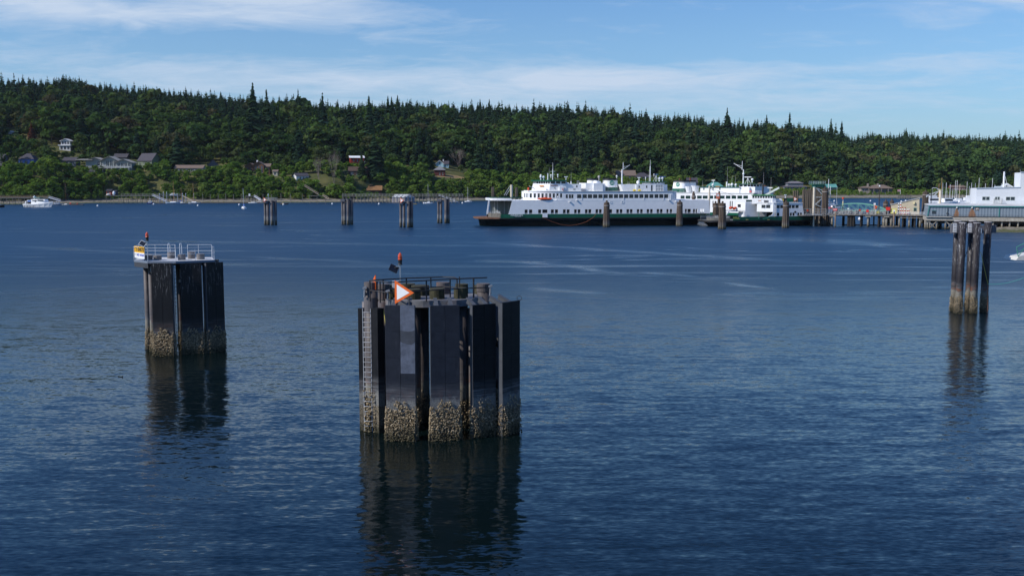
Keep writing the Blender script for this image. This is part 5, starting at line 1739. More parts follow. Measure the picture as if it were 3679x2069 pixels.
# car deck side with its window pairs; the plating waves slightly
sd = Seg(v1, (0, 0), (L1, 0))
pairs = [(795, 840), (862, 912), (1003, 1048), (1068, 1145), (1200, 1245), (1262, 1308), (1385, 1428), (1443, 1488), (1558, 1598), (1612, 1655), (1725, 1765), (1778, 1822), (1888, 1928), (1942, 1982), (2065, 2090), (2105, 2143), (2208, 2248), (2262, 2302), (2366, 2405), (2418, 2458)]
ops = [(c4(a, 860)[0], c4(b, 860)[0]) for a, b in pairs]
p5 = [(378, 414), (430, 468), (531, 568), (584, 622), (685, 722), (736, 775), (836, 866), (888, 922), (1035, 1060), (1120, 1150), (1160, 1210), (1245, 1275), (1285, 1312), (1357, 1378), (1390, 1413)]
ops += [(c5(a, 860)[0], c5(b, 860)[0]) for a, b in p5]
zw0, zw1 = c4(1500, 893)[1], c4(1500, 828)[1]
ops = [(a, b, zw0 + .02, zw1) for a, b in ops]
uL0, uL1 = c4(545, 895)[0], c4(602, 688)[0]
uR0, uR1 = c5(1508, 872)[0], c5(1492, 688)[0]
sw = MB()
sd.wall(sw, zg1 - .02, zdeck, ops, .12, s0=uL1 + .2, s1=uR1 - .2, pane=False)
sw.xz([(uL0, zg1 - .02), (uL1 + .2, zg1 - .02), (uL1 + .2, zdeck), (uL1, zdeck)], 0, .12)
sw.xz([(uR1 - .2, zg1 - .02), (uR0, zg1 - .02), (uR1, zdeck), (uR1 - .2, zdeck)], 0, .12)
s_ = sw.build('car_deck_side', WHITE, f1)
rl = MB()
for a, b, za, zb in ops:
    for z in (za + .42, za + .2):
        rl.bar((a, .16, z), (b, .16, z), .06)
rl.build('opening_rail', M('rail_white', (.6, .62, .65), .5), s_)
sw = MB().xz([(uL0, zg1 - .02), (uR0, zg1 - .02), (uR1, zdeck), (uL1, zdeck)], B1 - .12, B1)
sw.build('car_deck_side', WHITE, f1)
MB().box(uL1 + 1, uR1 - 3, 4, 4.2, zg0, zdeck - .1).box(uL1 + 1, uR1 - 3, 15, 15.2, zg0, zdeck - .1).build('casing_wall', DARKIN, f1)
# upper deck with white fascia at the ends
uD0 = c4(243, 670, 4)[0]
dpn = oval(uD0, L1 - c4(1700, 0)[0] * 0 - (L1 - c5(1494, 690)[0]), -.03, B1 + .03, 11, 8, .5)
MB().rings([lev(dpn, zdeck - .06), lev(dpn, zdeck + .04)]).build('upper_deck', WHITE2, f1)
fa = MB(); zf = c4(400, 657)[1]
nd_ = [p for p in dpn if p[0] < c4(600, 670)[0] + .3]
for a, b in zip(nd_[:-1], nd_[1:]):
    if abs(a[1] - b[1]) < 10:
        fa.bar((*a, (zdeck + zf) / 2), (*b, (zdeck + zf) / 2), .14, zf - zdeck)
a, b = nd_[-1], nd_[0]
fa.bar((*a, (zdeck + zf) / 2), (*b, (zdeck + zf) / 2), .14, zf - zdeck)
fa.build('fascia', WHITE2, f1)
# slanting end frames, posts and inner bulkheads seen through the open end
fr = MB()
for yy in (4.2, B1 - 4.2):
    t_ = c4(247, 690, yy); b_ = c4(216, 882, yy)
    fr.bar((t_[0], yy, zdeck + .3), (b_[0], yy, zg0 + 1.2), .45, .3)
fr.bar((uL1 - .3, 4, zdeck), (uL1 - .3, B1 - 4, zdeck), .25, .3)
for px in (330, 375, 480, 540):
    u = c4(px, 800, 12)[0]; fr.bar((u, 12, zg0), (u, 12, zdeck), .14)
fr.build('end_frame', WHITE2, f1)
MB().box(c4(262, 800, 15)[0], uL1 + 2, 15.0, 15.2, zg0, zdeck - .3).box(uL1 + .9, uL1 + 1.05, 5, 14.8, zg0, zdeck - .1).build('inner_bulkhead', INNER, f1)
# passenger cabin: curved white fore end, long windowed side
uC0 = c4(788, 640, 6)[0]; uC1 = c5(1052, 640)[0]; tc = c4(1385, 640)[0] - uC0
cab = [p for p in oval(uC0, uC1, .05, B1 - .05, tc, 3.0, .25, n=10)]
near = [p for p in cab[:len(cab) // 2]]
cb = MB(); zc0 = zdeck + .04
zwa, zwb = c4(1700, 655)[1], c4(1700, 596)[1]
for i, (a, b) in enumerate(zip(near[:-1], near[1:])):
    sg_ = Seg(v1, a, b)
    if a[0] < uC0 + tc - .05:                      # curved nose: tall narrow windows
        k = max(1, int(round(sg_.L / 1.25)))
        o_ = [(sg_.L * (j + .22) / k, sg_.L * (j + .78) / k, zc0 + .85, zc0 + 2.35) for j in range(k)] if sg_.L > .7 else []
        sg_.wall(cb, zc0, zroof + .32, o_, .12, f1, GLASS)
    elif a[0] < uC1 - 3.2:
        wl = [(1385, 1425), (1429, 1462), (1477, 1510), (1515, 1548), (1603, 1670), (1690, 1755), (1768, 1836), (1850, 1917), (1931, 1998), (2012, 2078), (2092, 2156), (2172, 2236), (2250, 2316), (2332, 2396), (2408, 2474), (2487, 2550)]
        o_ = [(c4(x0, 620)[0] - a[0], c4(x1, 620)[0] - a[0], zwa, zwb) for x0, x1 in wl]
        wl = [(184, 248), (262, 327), (340, 404), (417, 482), (496, 558), (572, 636), (650, 712), (724, 790), (800, 862)]
        o_ += [(c5(x0, 620)[0] - a[0], c5(x1, 620)[0] - a[0], zwa, zwb) for x0, x1 in wl]
        sg_.wall(cb, zc0, zroof, [o for o in o_ if o[0] > .3], .12, f1, GLASS)
    else:
        o_ = [(sg_.L * .1, sg_.L * .9, zwa - .2, zwb)] if sg_.L > .5 else []
        sg_.wall(cb, zc0, zroof, o_, .12, f1, GLASS)
for a, b in zip(cab[len(cab) // 2:-1], cab[len(cab) // 2 + 1:]):
    Seg(v1, a, b).wall(cb, zc0, zroof, [], .12)
cb.bar((*cab[-1], (zc0 + zroof) / 2), (*cab[0], (zc0 + zroof) / 2), .12, zroof - zc0)
cb.build('passenger_cabin', WHITE, f1)
rr = MB().rings([lev(oval(uC0 - .1, uC1 + .2, -.12, B1 + .12, tc, 3, .25, n=10), zroof), lev(oval(uC0 - .1, uC1 + .2, -.12, B1 + .12, tc, 3, .25, n=10), zroof + .14)])
rr.build('sun_deck', M('sun_deck_paint', (.62, .62, .60), .6, var=.1), f1)
nb = MB()
for a, b in zip(near[:-1], near[1:]):
    if a[0] < uC0 + tc - .05:
        Seg(v1, a, b).obox(nb, 0, Seg(v1, a, b).L, zroof + .14, zroof + .42, -.03, .1)
nb.build('nose_bulwark', WHITE2, f1)
wr = MB(); rails(wr, [(uC0 + tc, .1), (uC1 - 3, .1)], zroof + .14, 1.0, 3, .035, 1.7)
wr.build('deck_railing', M('rail_grey', (.35, .37, .40), .5), f1)
gr_ = MB(); gpth = [p for p in oval(uD0 + .3, L1 - 4, .2, B1 - .2, 11, 8, .5) if p[0] < uC0 + tc * .9 and p[1] < B1 / 2]
rails(gr_, gpth, zdeck + .04, 1.05, 4, .06, .9)
for a, b in zip(gpth[:-1], gpth[1:]):
    if math.dist(a, b) < 9:
        gr_.bar((*a, zf + .25), (*b, zf + .25), .03, .38)
gr_.build('green_railing', M('rail_dkgreen', (.008, .06, .035), .5), f1)
# forward pilothouse
zs = zroof + .14


def at4(x, y, off):
    return v1.at(q('4', x, y), off)


xa = at4(945, 500, 6)[0]; xb = at4(1172, 500, 1.8)[0]; xc = at4(1325, 500, 1.8)[0]
zsill, zhead = at4(1060, 432, 4)[1], at4(1060, 394, 4)[1]
ph = [(xa, 6.2), (xb, 1.8), (xc + 2.5, 1.8), (xc + 2.5, B1 - 1.8), (xb, B1 - 1.8), (xa, B1 - 6.2)]
pb = MB(); pin = [(x + (.6 if i in (0, 5) else .35 if i in (1, 4) else 0), y) for i, (x, y) in enumerate(ph)]
pb.rings([lev(ph, zs), lev(pin, zsill)]).build('pilothouse', WHITE2, f1)
for i in range(6):
    a, b = pin[i], pin[(i + 1) % 6]
    sgp = Seg(v1, a, b); k = max(2, int(sgp.L / 1.0)) if i in (0, 5, 4) else max(2, int(sgp.L / 1.6))
    w_ = MB()
    sgp.wall(w_, zsill, zhead, [(sgp.L * (j + .1) / k, sgp.L * (j + .9) / k, zsill + .02, zhead - .02) for j in range(k)], .1, f1, GLASS, name='bridge_window')
    w_.build('window_mullions', WHITE2, f1)
rf = [(x + (-.7 if i in (0, 5) else .0), y + (-.5 if i in (0, 1, 2) else .5)) for i, (x, y) in enumerate(pin)]
MB().rings([lev(rf, zhead), lev(rf, zhead + .45)]).build('bridge_roof', GREEN, f1)
MB().box(at4(1015, 470, 4.6)[0], at4(1093, 470, 4.6)[0], 0, .08, 0, .45).build('name_board', CREAM, f1)
nbo = f1.children if False else None
o_ = [o for o in bpy.data.objects if o.name == 'name_board'][0]
sgp = Seg(v1, ph[0], ph[1]); mp = sgp.p + sgp.t * sgp.L * .5 - sgp.n * .12
o_.location = (mp.x - (at4(1015, 470, 4.6)[0] + at4(1093, 470, 4.6)[0]) / 2 * math.cos(math.atan2(sgp.t.y, sgp.t.x)), mp.y - (at4(1015, 470, 4.6)[0] + at4(1093, 470, 4.6)[0]) / 2 * math.sin(math.atan2(sgp.t.y, sgp.t.x)), at4(1050, 476, 4)[1])
o_.rotation_euler = (0, 0, math.atan2(sgp.t.y, sgp.t.x))
MB().box(at4(1195, 460, 1.7)[0], at4(1305, 460, 1.7)[0], 1.68, 1.78, at4(1250, 463, 1.7)[1], at4(1250, 453, 1.7)[1]).build('name_board', M('board_brown', (.30, .11, .05), .6), f1)


def house(name, x0, x1, yt, yb, off, depth, k='4', mat=None, wins=(), roof=None, parent=None, vv=None, slant=0.0):
    vv = vv or v1; par = parent or f1
    a = vv.at(q(k, x0, (yt + yb) / 2), off)[0]; b = vv.at(q(k, x1, (yt + yb) / 2), off)[0]
    z1 = vv.at(q(k, (x0 + x1) / 2, yt), off)[1]; z0 = vv.at(q(k, (x0 + x1) / 2, yb), off)[1]
    m_ = MB(); sg0 = Seg(vv, (a, off), (b, off))
    o_ = []
    for (wx0, wx1, wy0, wy1) in wins:
        o_.append((vv.at(q(k, wx0, wy0), off)[0] - a, vv.at(q(k, wx1, wy0), off)[0] - a, vv.at(q(k, wx0, wy1), off)[1], vv.at(q(k, wx0, wy0), off)[1]))
    sg0.wall(m_, z0, z1, o_, .1, par, GLASS)
    m_.xz([(a, z0), (b, z0), (b, z1), (a - slant, z1)], off + .1, off + depth)
    r_ = m_.build(name, mat or WHITE2, par)
    if roof:
        MB().box(a - .3, b + .3, off - .3, off + depth + .3, z1, z1 + .22).build('house_roof', roof, r_)
    return r_, a, b, z0, z1


house('deckhouse', 1322, 1665, 437, 551, 2.0, 14, wins=[(1590, 1610, 455, 490)])
house('stair_house', 1330, 1400, 475, 551, .8, 1.2)
house('engine_casing', 1738, 1860, 420, 553, 3, 12)
house('engine_casing', 1858, 2000, 422, 553, 1.6, 8)
house('engine_casing', 2000, 2040, 430, 553, 3, 9)
sgn = MB().box(c4(1372, 520, .7)[0], c4(1400, 520, .7)[0], .66, .74, c4(1380, 532, .7)[1], c4(1380, 503, .7)[1]); sgn.build('life_ring_box', RED, f1)
MB().box(c4(1378, 520, .7)[0], c4(1394, 520, .7)[0], .62, .66, c4(1380, 527, .7)[1], c4(1380, 508, .7)[1]).build('life_ring', WHITE2, f1)
MB().box(c4(1372, 555, .5)[0], c4(1440, 555, .5)[0], .3, .5, c4(1380, 567, .5)[1], c4(1380, 545, .5)[1]).build('dark_locker', DARKIN, f1)
ltr = M('ink_dkgreen', (.01, .06, .04), .6)
text('A', 'lettering', 1.0, ltr, f1, (c4(1260, 500, 1.7)[0], 1.70, c4(1260, 500, 1.7)[1]))
text('ol', 'lettering', 1.0, ltr, f1, (c4(1560, 515, 1.9)[0], 1.93, c4(1560, 515, 1.9)[1]))
# funnels
z_ = lambda y, off=5, k='4', x=2100: v1.at(q(k, x, y), off)[1]
funnel(f1, at4(2028, 500, 5)[0], at4(2265, 500, 5)[0], 8.5, 3.2, z_(550), z_(347), z_(487), z_(376), .84)
funnel(f1, at4(1780, 400, 10)[0], at4(1925, 400, 10)[0], 12, 2.6, z_(420, 10), z_(347, 10), z_(420, 10), z_(376, 10), .9, emblem=False)
MB().cyl((at4(1910, 400, 5)[0], 6, z_(425)), (at4(1910, 400, 5)[0], 6, z_(385)), 1.2, .9, 12).cyl((at4(1950, 400, 5)[0], 6, z_(425)), (at4(1950, 400, 5)[0], 6, z_(395)), .8, .7, 12).build('vent_cowl', WHITE2, f1)
MB().cyl((at4(1950, 330, 7)[0], 8, z_(425)), (at4(1950, 330, 7)[0], 8, z_(330)), .15, .15, 6).ball((at4(1950, 325, 7)[0], 8, z_(325)), .5, 1).build('exhaust_pipe', M('pipe_grey', (.4, .38, .36), .6), f1)
# after houses
c5b = '5'
house('deckhouse', 166, 368, 442, 553, 2.2, 13, '5', slant=.8)
house('deckhouse', 368, 665, 440, 553, 1.6, 14, '5', wins=[(405, 425, 460, 498), (520, 541, 460, 498), (597, 622, 452, 548)])
_, a, b, z0, z1 = house('louvre_house', 665, 783, 443, 553, 1.5, 14, '5')
lv_ = MB()
for i in range(4):
    x = a + (b - a) * i / 3; lv_.box(x - .09, x + .09, 1.38, 1.46, z0, z1)
for z in (z0, (z0 + z1) / 2, z1):
    lv_.box(a, b, 1.37, 1.45, z - .1, z + .1)
lv_.build('louvre_frame', WHITE2, f1)
lm = MB()
for i in range(16):
    z = z0 + (z1 - z0) * (i + .5) / 16; lm.box(a, b, 1.42, 1.49, z - .05, z + .05)
lm.build('louvre', M('louvre_grey', (.45, .45, .45), .6), f1)
xe0, xe1 = v1.at(q('5', 783, 500), 2)[0], v1.at(q('5', 880, 550), 5)[0]
MB().xy([(xe0, 2), (xe1 - .5, 6), (xe1 - .5, B1 - 6), (xe0, B1 - 2)], zs, z_(445, 2, '5', 800)).build('pilothouse', WHITE2, f1)
zr5 = z_(410, 4, '5', 700)
xp0, xp1 = v1.at(q('5', 528, 430), 5)[0], v1.at(q('5', 850, 430), 5)[0]
ph2 = [(xp0 + 1.2, 3.5), (xp1 - 3, 3.5), (xp1 - .6, 6.5), (xp1 - .6, B1 - 6.5), (xp1 - 3, B1 - 3.5), (xp0 + 1.2, B1 - 3.5)]
for i in range(6):
    sgp = Seg(v1, ph2[i], ph2[(i + 1) % 6]); k = max(2, int(sgp.L / 1.1)); w_ = MB()
    sgp.wall(w_, z_(443, 3, '5', 600), zr5, [(sgp.L * (j + .1) / k, sgp.L * (j + .9) / k, z_(440, 3, '5', 600) + .3, zr5 - .05) for j in range(k)], .1, f1, GLASS, name='bridge_window')
    w_.build('window_mullions', WHITE2, f1)
MB().xy([(x + (.6 if x > xp0 + 5 else -.8), y + (-.5 if y < B1 / 2 else .5)) for x, y in ph2], zr5, zr5 + .3).build('bridge_roof', GREEN, f1)
# masts, aerials, domes on the large ferry
up4 = lambda x, y, off=6: at4(x, y, off)
mast(f1, up4(1235, 400)[0], 7, zhead + .4, up4(1235, 205)[1], .18, [(up4(0, 240)[1], .9), (up4(0, 290)[1], .7)], top=up4(0, 100)[1] - up4(0, 205)[1])
mast(f1, up4(1152, 400)[0], 6, zhead + .4, up4(1152, 270)[1], .22, [(up4(0, 275)[1], .3)])
whips(f1, [(up4(1173, 380)[0], 6, zhead, up4(0, 180)[1]), (up4(1268, 380)[0], 6, zhead, up4(0, 325)[1]), (up4(1308, 380)[0], 6, zhead, up4(0, 295)[1]), (up4(1510, 400)[0], 6, zs, up4(0, 255)[1])])
domes(f1, [(up4(1043, 350)[0], 6, up4(0, 345)[1], .42), (up4(1043, 320)[0], 6, up4(0, 318)[1], .35), (up4(1085, 350)[0], 6, up4(0, 350)[1], .45), (up4(1200, 310)[0], 6, up4(0, 312)[1], .3), (up4(1305, 300)[0], 6, up4(0, 306)[1], .28)])
MB().bar((up4(845, 470)[0], 3, up4(845, 468)[1]), (up4(945, 510)[0], 5, up4(945, 508)[1]), .18).build('davit_arm', M('davit_grey', (.5, .52, .55), .5), f1)
MB().cyl((up4(840, 505)[0], 4, up4(840, 520)[1] - .2), (up4(840, 505)[0], 4.2, up4(840, 490)[1]), .32, .32, 10).cyl((up4(840, 505)[0], 4.1, zroof), (up4(840, 505)[0], 4.1, up4(840, 520)[1]), .05, .05, 6).build('life_ring', ORANGE, f1)
radar(f1, up4(1432, 400)[0], 6, up4(0, 435)[1], up4(0, 330)[1], .6)
MB().ball((up4(1450, 425)[0], 6, up4(0, 432)[1]), .9, .5).build('radome', WHITE2, f1)
MB().box(up4(1495, 400)[0], up4(1508, 400)[0], 5, 5.4, up4(0, 435)[1], up4(0, 395)[1]).build('vent_pipe', WHITE2, f1)
lr = MB()
for x in (1605, 1632):
    u = up4(x, 400, 3)[0]; lr.bar((u, 3, z_(437, 3)), (u, 3, z_(388, 3)), .07)
lr.bar((up4(1605, 0, 3)[0], 3, z_(388, 3)), (up4(1632, 0, 3)[0], 3, z_(388, 3)), .07); lr.build('ladder_hoop', WHITE2, f1)
up5 = lambda x, y, off=6: v1.at(q('5', x, y), off)
mast(f1, up5(158, 400)[0], 7, zs, up5(158, 210)[1], .28, [(up5(0, 250)[1], .5)])
mast(f1, up5(178, 200)[0], 7, up5(158, 215)[1], up5(0, 103)[1], .13, gaff=(up5(0, 210)[1], 2.4, 1.6), name='topmast')
mast(f1, up5(605, 400)[0], 8, zr5, up5(605, 160)[1], .2, [(up5(0, 225)[1], .4), (up5(0, 315)[1], .7)], top=up5(0, 62)[1] - up5(0, 160)[1])
radar(f1, up5(688, 300)[0], 7, zr5, up5(0, 293)[1], .75, BLUEP, True)
radar(f1, up5(785, 330)[0], 7, zr5, up5(0, 328)[1], 1.2, BLUEP)
radar(f1, up5(423, 350)[0], 7, z_(440, 5, '5', 400), up5(0, 343)[1], .5)
domes(f1, [(up5(740, 360)[0], 7, up5(0, 372)[1], .45), (up5(785, 360)[0], 7, up5(0, 365)[1], .42), (up5(524, 340)[0], 7, up5(0, 345)[1], .2), (up5(78, 320)[0], 7, up5(0, 328)[1], .32), (up5(655, 300)[0], 7, up5(0, 295)[1], .2), (up5(408, 430)[0], 7, up5(0, 436)[1], .6)])
whips(f1, [(up5(568, 300)[0], 7, zr5, up5(0, 245)[1]), (up5(524, 380)[0], 7, zr5, up5(0, 338)[1]), (up5(240, 420, 3)[0], 3, z_(442, 3, '5', 300), up5(0, 395)[1]), (up5(260, 420, 3)[0], 3, z_(442, 3, '5', 300), up5(0, 395)[1])])
for x in (340, 417):
    u = up5(x, 540, 1)[0]; zb = up5(x, 538, 1)[1]
    b_ = MB().cyl((u - .45, .9, zb), (u + .45, .9, zb), .42, .42, 12); b_.build('liferaft_canister', M('raft_yellow', (.75, .55, .03), .5), f1)
# window strip posts, deck lamps, shell door, ladder box, name
MB().box(c4(1070, 900, -.2)[0], c4(1146, 900, -.2)[0], -.35, -.16, c4(1100, 950, -.2)[1], c4(1100, 885, -.2)[1]).build('boarding_box', WHITE2, f1)
vs = MB()
for x in (1675, 2000, 2322):
    u = c4(x, 640)[0]; vs.box(u - .1, u + .1, -.06, .02, zdeck, zwb + .1)
for x in (488, 792, 903):
    u = c5(x, 640)[0]; vs.box(u - .1, u + .1, -.06, .02, zdeck, zwb + .1)
vs.build('side_strip', WHITE2, f1)
for (k, x, y) in (('4', 1487, 708), ('4', 1597, 685), ('5', 873, 682), ('5', 980, 703)):
    u, z = v1.at(q(k, x, y)); MB().box(u - .2, u + .2, -.4, 0, z - .2, z + .2).build('deck_lamp', WHITE2, f1)
pl = MB()
for (k, x0, x1) in (('4', 2110, 2142), ('4', 2290, 2322), ('5', 145, 172)):
    a, z = v1.at(q(k, x0, 718)); b = v1.at(q(k, x1, 718))[0]
    for p, r_ in (((a, z + .35), (b, z + .35)), ((a, z - .35), (b, z - .35)), ((a, z - .35), (a, z + .35)), ((b, z - .35), (b, z + .35))):
        pl.bar((p[0], -.03, p[1]), (r_[0], -.03, r_[1]), .1)
pl.build('port_frame', WHITE2, f1)
lt = M('letter_white', (.8, .8, .8), .5, var=0)
text('EVERGREEN STATE', 'lettering', 1.0, lt, f1, ((c4(575, 915)[0] + c4(765, 915)[0]) / 2, -.30, c4(670, 914)[1]), sx=.50, extrude=.02, bold=.01)
text('SEATTLE, WA', 'lettering', .55, lt, f1, (c4(688, 934)[0], -.30, c4(688, 934)[1]), sx=.62, extrude=.02)
# rescue boat and its davit
rb = thing('rescue_boat', 'orange rescue boat hanging from the forward davit of the large ferry', 'boat')
bx0, bx1 = c4(992, 655, -.3)[0], c4(1212, 655, -.3)[0]; bz0, bz1 = c4(1100, 686, -.3)[1], c4(1100, 650, -.3)[1]
bc = v1.world((bx0 + bx1) / 2, .6, bz0); rb.location = bc; rb.rotation_euler = (0, 0, v1.a)
hl = (bx1 - bx0) / 2; hb_ = (bz1 - bz0)
rg = []
for f, w_, zz, th_ in ((-1, .05, .85, .25), (-.85, .5, .55, .5), (-.5, .85, .25, .8), (0, .95, .15, .9), (.6, .9, .15, .85), (1, .8, .3, .6)):
    rg.append([(f * hl, w_ * math.cos(a), hb_ * .5 + zz * .2 + (hb_ * th_ * .55) * math.sin(a)) for a in np.linspace(0, 6.283, 11)[:-1]])
MB().rings(rg).build('hull', ORANGE, rb)
MB().box(-.1, .8, -.35, .35, hb_ * .8, hb_ * 1.25).build('console', ORANGE, rb)
MB().box(hl * .75, hl * .98, -.2, .2, hb_ * .8, hb_ * 1.35).build('outboard_motor', M('motor_grey', (.3, .3, .3), .5), rb)
MB().cyl((-hl * .92, 0, hb_ * .35), (-hl * 1.0, 0, hb_ * 1.0), .3, .2, 8).build('bow_cover', WHITE2, rb)
dv = MB(); u0, z0 = c4(1125, 515, 1); u1, z1 = c4(1270, 610, .5)
dv.bar((u0, 1, z0), (u1, .6, z1), .45, .5).bar((u1, .6, z1), (u1 + .2, .6, zdeck), .5, .5).bar((u0, 1, z0), (u0 + .1, .8, bz1), .06)
dv.ball((u1 + .8, .5, z1 - .5), .45).ball((u1 + .3, .4, z1 - 1.6), .4)
dv.build('boat_davit', WHITE2, f1)
gm = MB()
for x in (1310, 1335, 1350):
    u = c4(x, 650, .4)[0]; gm.bar((u, .4, zdeck), (u, .4, zdeck + 1.7), .12)
gm.build('winch_stand', M('rail_dkgreen', (.008, .06, .035), .5), f1)
rp_ = MB(); P = [c4(*p, -.35) for p in ((1060, 945), (1200, 1010), (1350, 1060), (1480, 1077), (1600, 1062), (1740, 1020), (1840, 960), (1892, 903))]
P3 = [v1.world(a, -.35, b) for a, b in P]
tag(MB().tube(P3, .05, 6).build('hanging_rope', M('rust_rope', (.30, .10, .05), .8)), 'rust orange rope sagging along the black hull of the large ferry', 'rope')

# --- the ferry behind, lit along its side
P0 = Vector(((2405 - CX) / F * 398, 398, 0)); P1 = Vector(((2745 - CX) / F * 372, 372, 0))
v2 = VP(P0, P1)
f2 = thing('car_ferry', 'white car ferry moored behind, its sunlit side showing between the other two ferries', 'ferry', v2.o, v2.a)
g5 = lambda x, y, off=0: v2.at(q('5', x, y), off)
L2 = v2.L; B2 = 17
zr2 = g5(1500, 577)[1]; zb2 = 3.0; zd2 = g5(1500, 672)[1]
xL = -12; xR = g5(2172, 640)[0]
MB().rings([lev(oval(xL - 6, L2 + 6, .3, B2, 14, 14, .1), -2), lev(oval(xL - 8, L2 + 8, 0, B2, 14, 14, .3), 2.6)]).build('hull', HULLB, f2)
MB().rings([lev(oval(xL - 8, L2 + 8, -.1, B2 + .1, 14, 14, .3), 2.6), lev(oval(xL - 8, L2 + 8, -.1, B2 + .1, 14, 14, .3), 3.6)]).build('green_bulwark', GREEN, f2)
w_ = MB(); sg2 = Seg(v2, (0, 0), (xR, 0))
wn = [(1052, 1115), (1130, 1205), (1220, 1292), (1306, 1380), (1393, 1470), (1510, 1556), (1570, 1636), (1660, 1732), (1750, 1822), (1838, 1910), (1928, 2002), (2020, 2092)]
o_ = [(g5(a, 640)[0], g5(b, 640)[0], g5(a, 663)[1], g5(a, 614)[1]) for a, b in wn]
sg2.wall(w_, zd2, zr2, o_, .12, f2, pmat('green_glass', (.012, .035, .03), .2), frame=None)
o_ = [(g5(a, 740)[0], g5(b, 740)[0], g5(a, y1)[1], g5(a, y0)[1]) for a, b, y0, y1 in ((1545, 1560, 697, 795), (1578, 1592, 697, 795), (1812, 1826, 700, 790), (1842, 1856, 700, 790))]
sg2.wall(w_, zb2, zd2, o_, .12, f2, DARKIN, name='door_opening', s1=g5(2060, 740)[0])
w_.box(0, xR, .12, B2, zd2 + .2, zr2 - .05)
w_.box(0, xR - 4, .4, B2 - .2, zb2, zd2)
w_.build('cabin_side', WHITE, f2)
MB().box(xL, xR + .4, -.2, B2 + .2, zr2, zr2 + .2).build('sun_deck', MT['sun_deck_paint'], f2)
rl = MB(); rails(rl, [(g5(1040, 560)[0], 0), (xR, 0)], zr2 + .2, 1.0, 3, .04, 1.6); rl.build('deck_railing', M('rail_white', (.6, .62, .65), .5), f2)
z5 = lambda y, off=5: v2.at(q('5', 1500, y), off)[1]
funnel(f2, g5(898, 500, 6)[0], g5(1128, 500, 6)[0], 8.5, 3.0, z5(572), z5(378), z5(508), z5(405), .84)
funnel(f2, g5(1100, 500, 10)[0], g5(1222, 500, 10)[0], 12.5, 2.6, z5(572, 10), z5(378, 10), z5(572, 10), z5(405, 10), .88, emblem=False)
MB().cyl((g5(1163, 500, 2)[0], 3, z5(575, 2)), (g5(1163, 500, 2)[0], 3, z5(475, 2)), .9, 1.6, 12).cyl((g5(1240, 500, 2)[0], 4, z5(575, 2)), (g5(1240, 500, 2)[0], 4, z5(465, 2)), 1.0, 1.7, 12).build('vent_cowl', WHITE2, f2)
MB().cyl((g5(1022, 350, 6)[0], 7, z5(380)), (g5(1022, 350, 6)[0], 7, z5(345)), .3, .3, 8).cyl((g5(1125, 350, 6)[0], 10, z5(380)), (g5(1125, 350, 6)[0], 10, z5(338)), .3, .3, 8).build('exhaust_pipe', M('rust_pipe', (.16, .05, .03), .8), f2)
house('deckhouse', 1358, 1960, 489, 577, 2, 12, '5', wins=[(1403, 1423, 497, 527), (1545, 1562, 495, 530), (1650, 1668, 490, 530)], roof=GREEN, parent=f2, vv=v2)
house('deckhouse', 2040, 2112, 490, 600, 1.2, 6, '5', parent=f2, vv=v2)
house('deckhouse', 1958, 2200, 478, 600, 2.4, 12, '5', parent=f2, vv=v2)
MB().box(g5(2050, 585, .5)[0], g5(2095, 585, .5)[0], .4, 1, z5(592, .5), z5(574, .5)).build('dark_locker', DARKIN, f2)
xa, xb = g5(1972, 450, 4)[0], g5(2215, 450, 4)[0]
p2_ = [(xa, 3), (xb - 3, 3), (xb, 7), (xb, 10), (xb - 3, 14), (xa, 14)]
for i in range(6):
    sgp = Seg(v2, p2_[i], p2_[(i + 1) % 6]); k = max(2, int(sgp.L / 1.2)); w_ = MB()
    sgp.wall(w_, z5(480), z5(440), [(sgp.L * (j + .12) / k, sgp.L * (j + .88) / k, z5(474), z5(444)) for j in range(k)], .1, f2, GLASS, name='bridge_window')
    w_.build('window_mullions', WHITE2, f2)
MB().xy([(x + (.7 if x > xa else -.6), y + (-.6 if y < 8 else .6)) for x, y in p2_], z5(440), z5(432)).build('bridge_roof', GREEN, f2)
MB().rings([lev(p2_, z5(580)), lev([(x + (.6 if x > xa + 4 else 0), y) for x, y in p2_], z5(480))]).build('pilothouse', WHITE2, f2)
mast(f2, g5(2001, 400, 6)[0], 7, z5(432), z5(215), .28)
mast(f2, g5(1984, 200, 6)[0], 7, z5(220), z5(88), .13, gaff=(z5(200), -3.6, 2.0), name='topmast')
radar(f2, g5(2090, 380, 6)[0], 6, z5(432), z5(336), 1.4, None, True)
domes(f2, [(g5(2158, 380, 6)[0], 6, z5(390), .5), (g5(2020, 300, 6)[0], 6, z5(300), .4), (g5(1550, 460, 6)[0], 6, z5(470), .5), (g5(1845, 460, 6)[0], 6, z5(470), .6), (g5(1905, 460, 6)[0], 6, z5(470), .5), (g5(1800, 460, 6)[0], 6, z5(470), .5)])
radar(f2, g5(1558, 420, 6)[0], 6, z5(480), z5(385), .7)
MB().cyl((g5(1765, 440, 6)[0], 6, z5(480)), (g5(1765, 440, 6)[0], 6, z5(400)), .3, .3, 8).build('vent_pipe', WHITE2, f2)
whips(f2, [(g5(1774, 300, 6)[0], 6, z5(480), z5(170)), (g5(1393, 450, 6)[0], 6, z5(480), z5(385)), (g5(1846, 400, 6)[0], 6, z5(480), z5(310)), (g5(1897, 400, 6)[0], 6, z5(480), z5(310)), (g5(2330, 400, 6)[0], 6, z5(560), z5(260)), (g5(2448, 400, 6)[0], 6, z5(600), z5(335))])
house('name_board', 1592, 1655, 468, 478, 1.9, .1, '5', mat=CREAM, parent=f2, vv=v2)
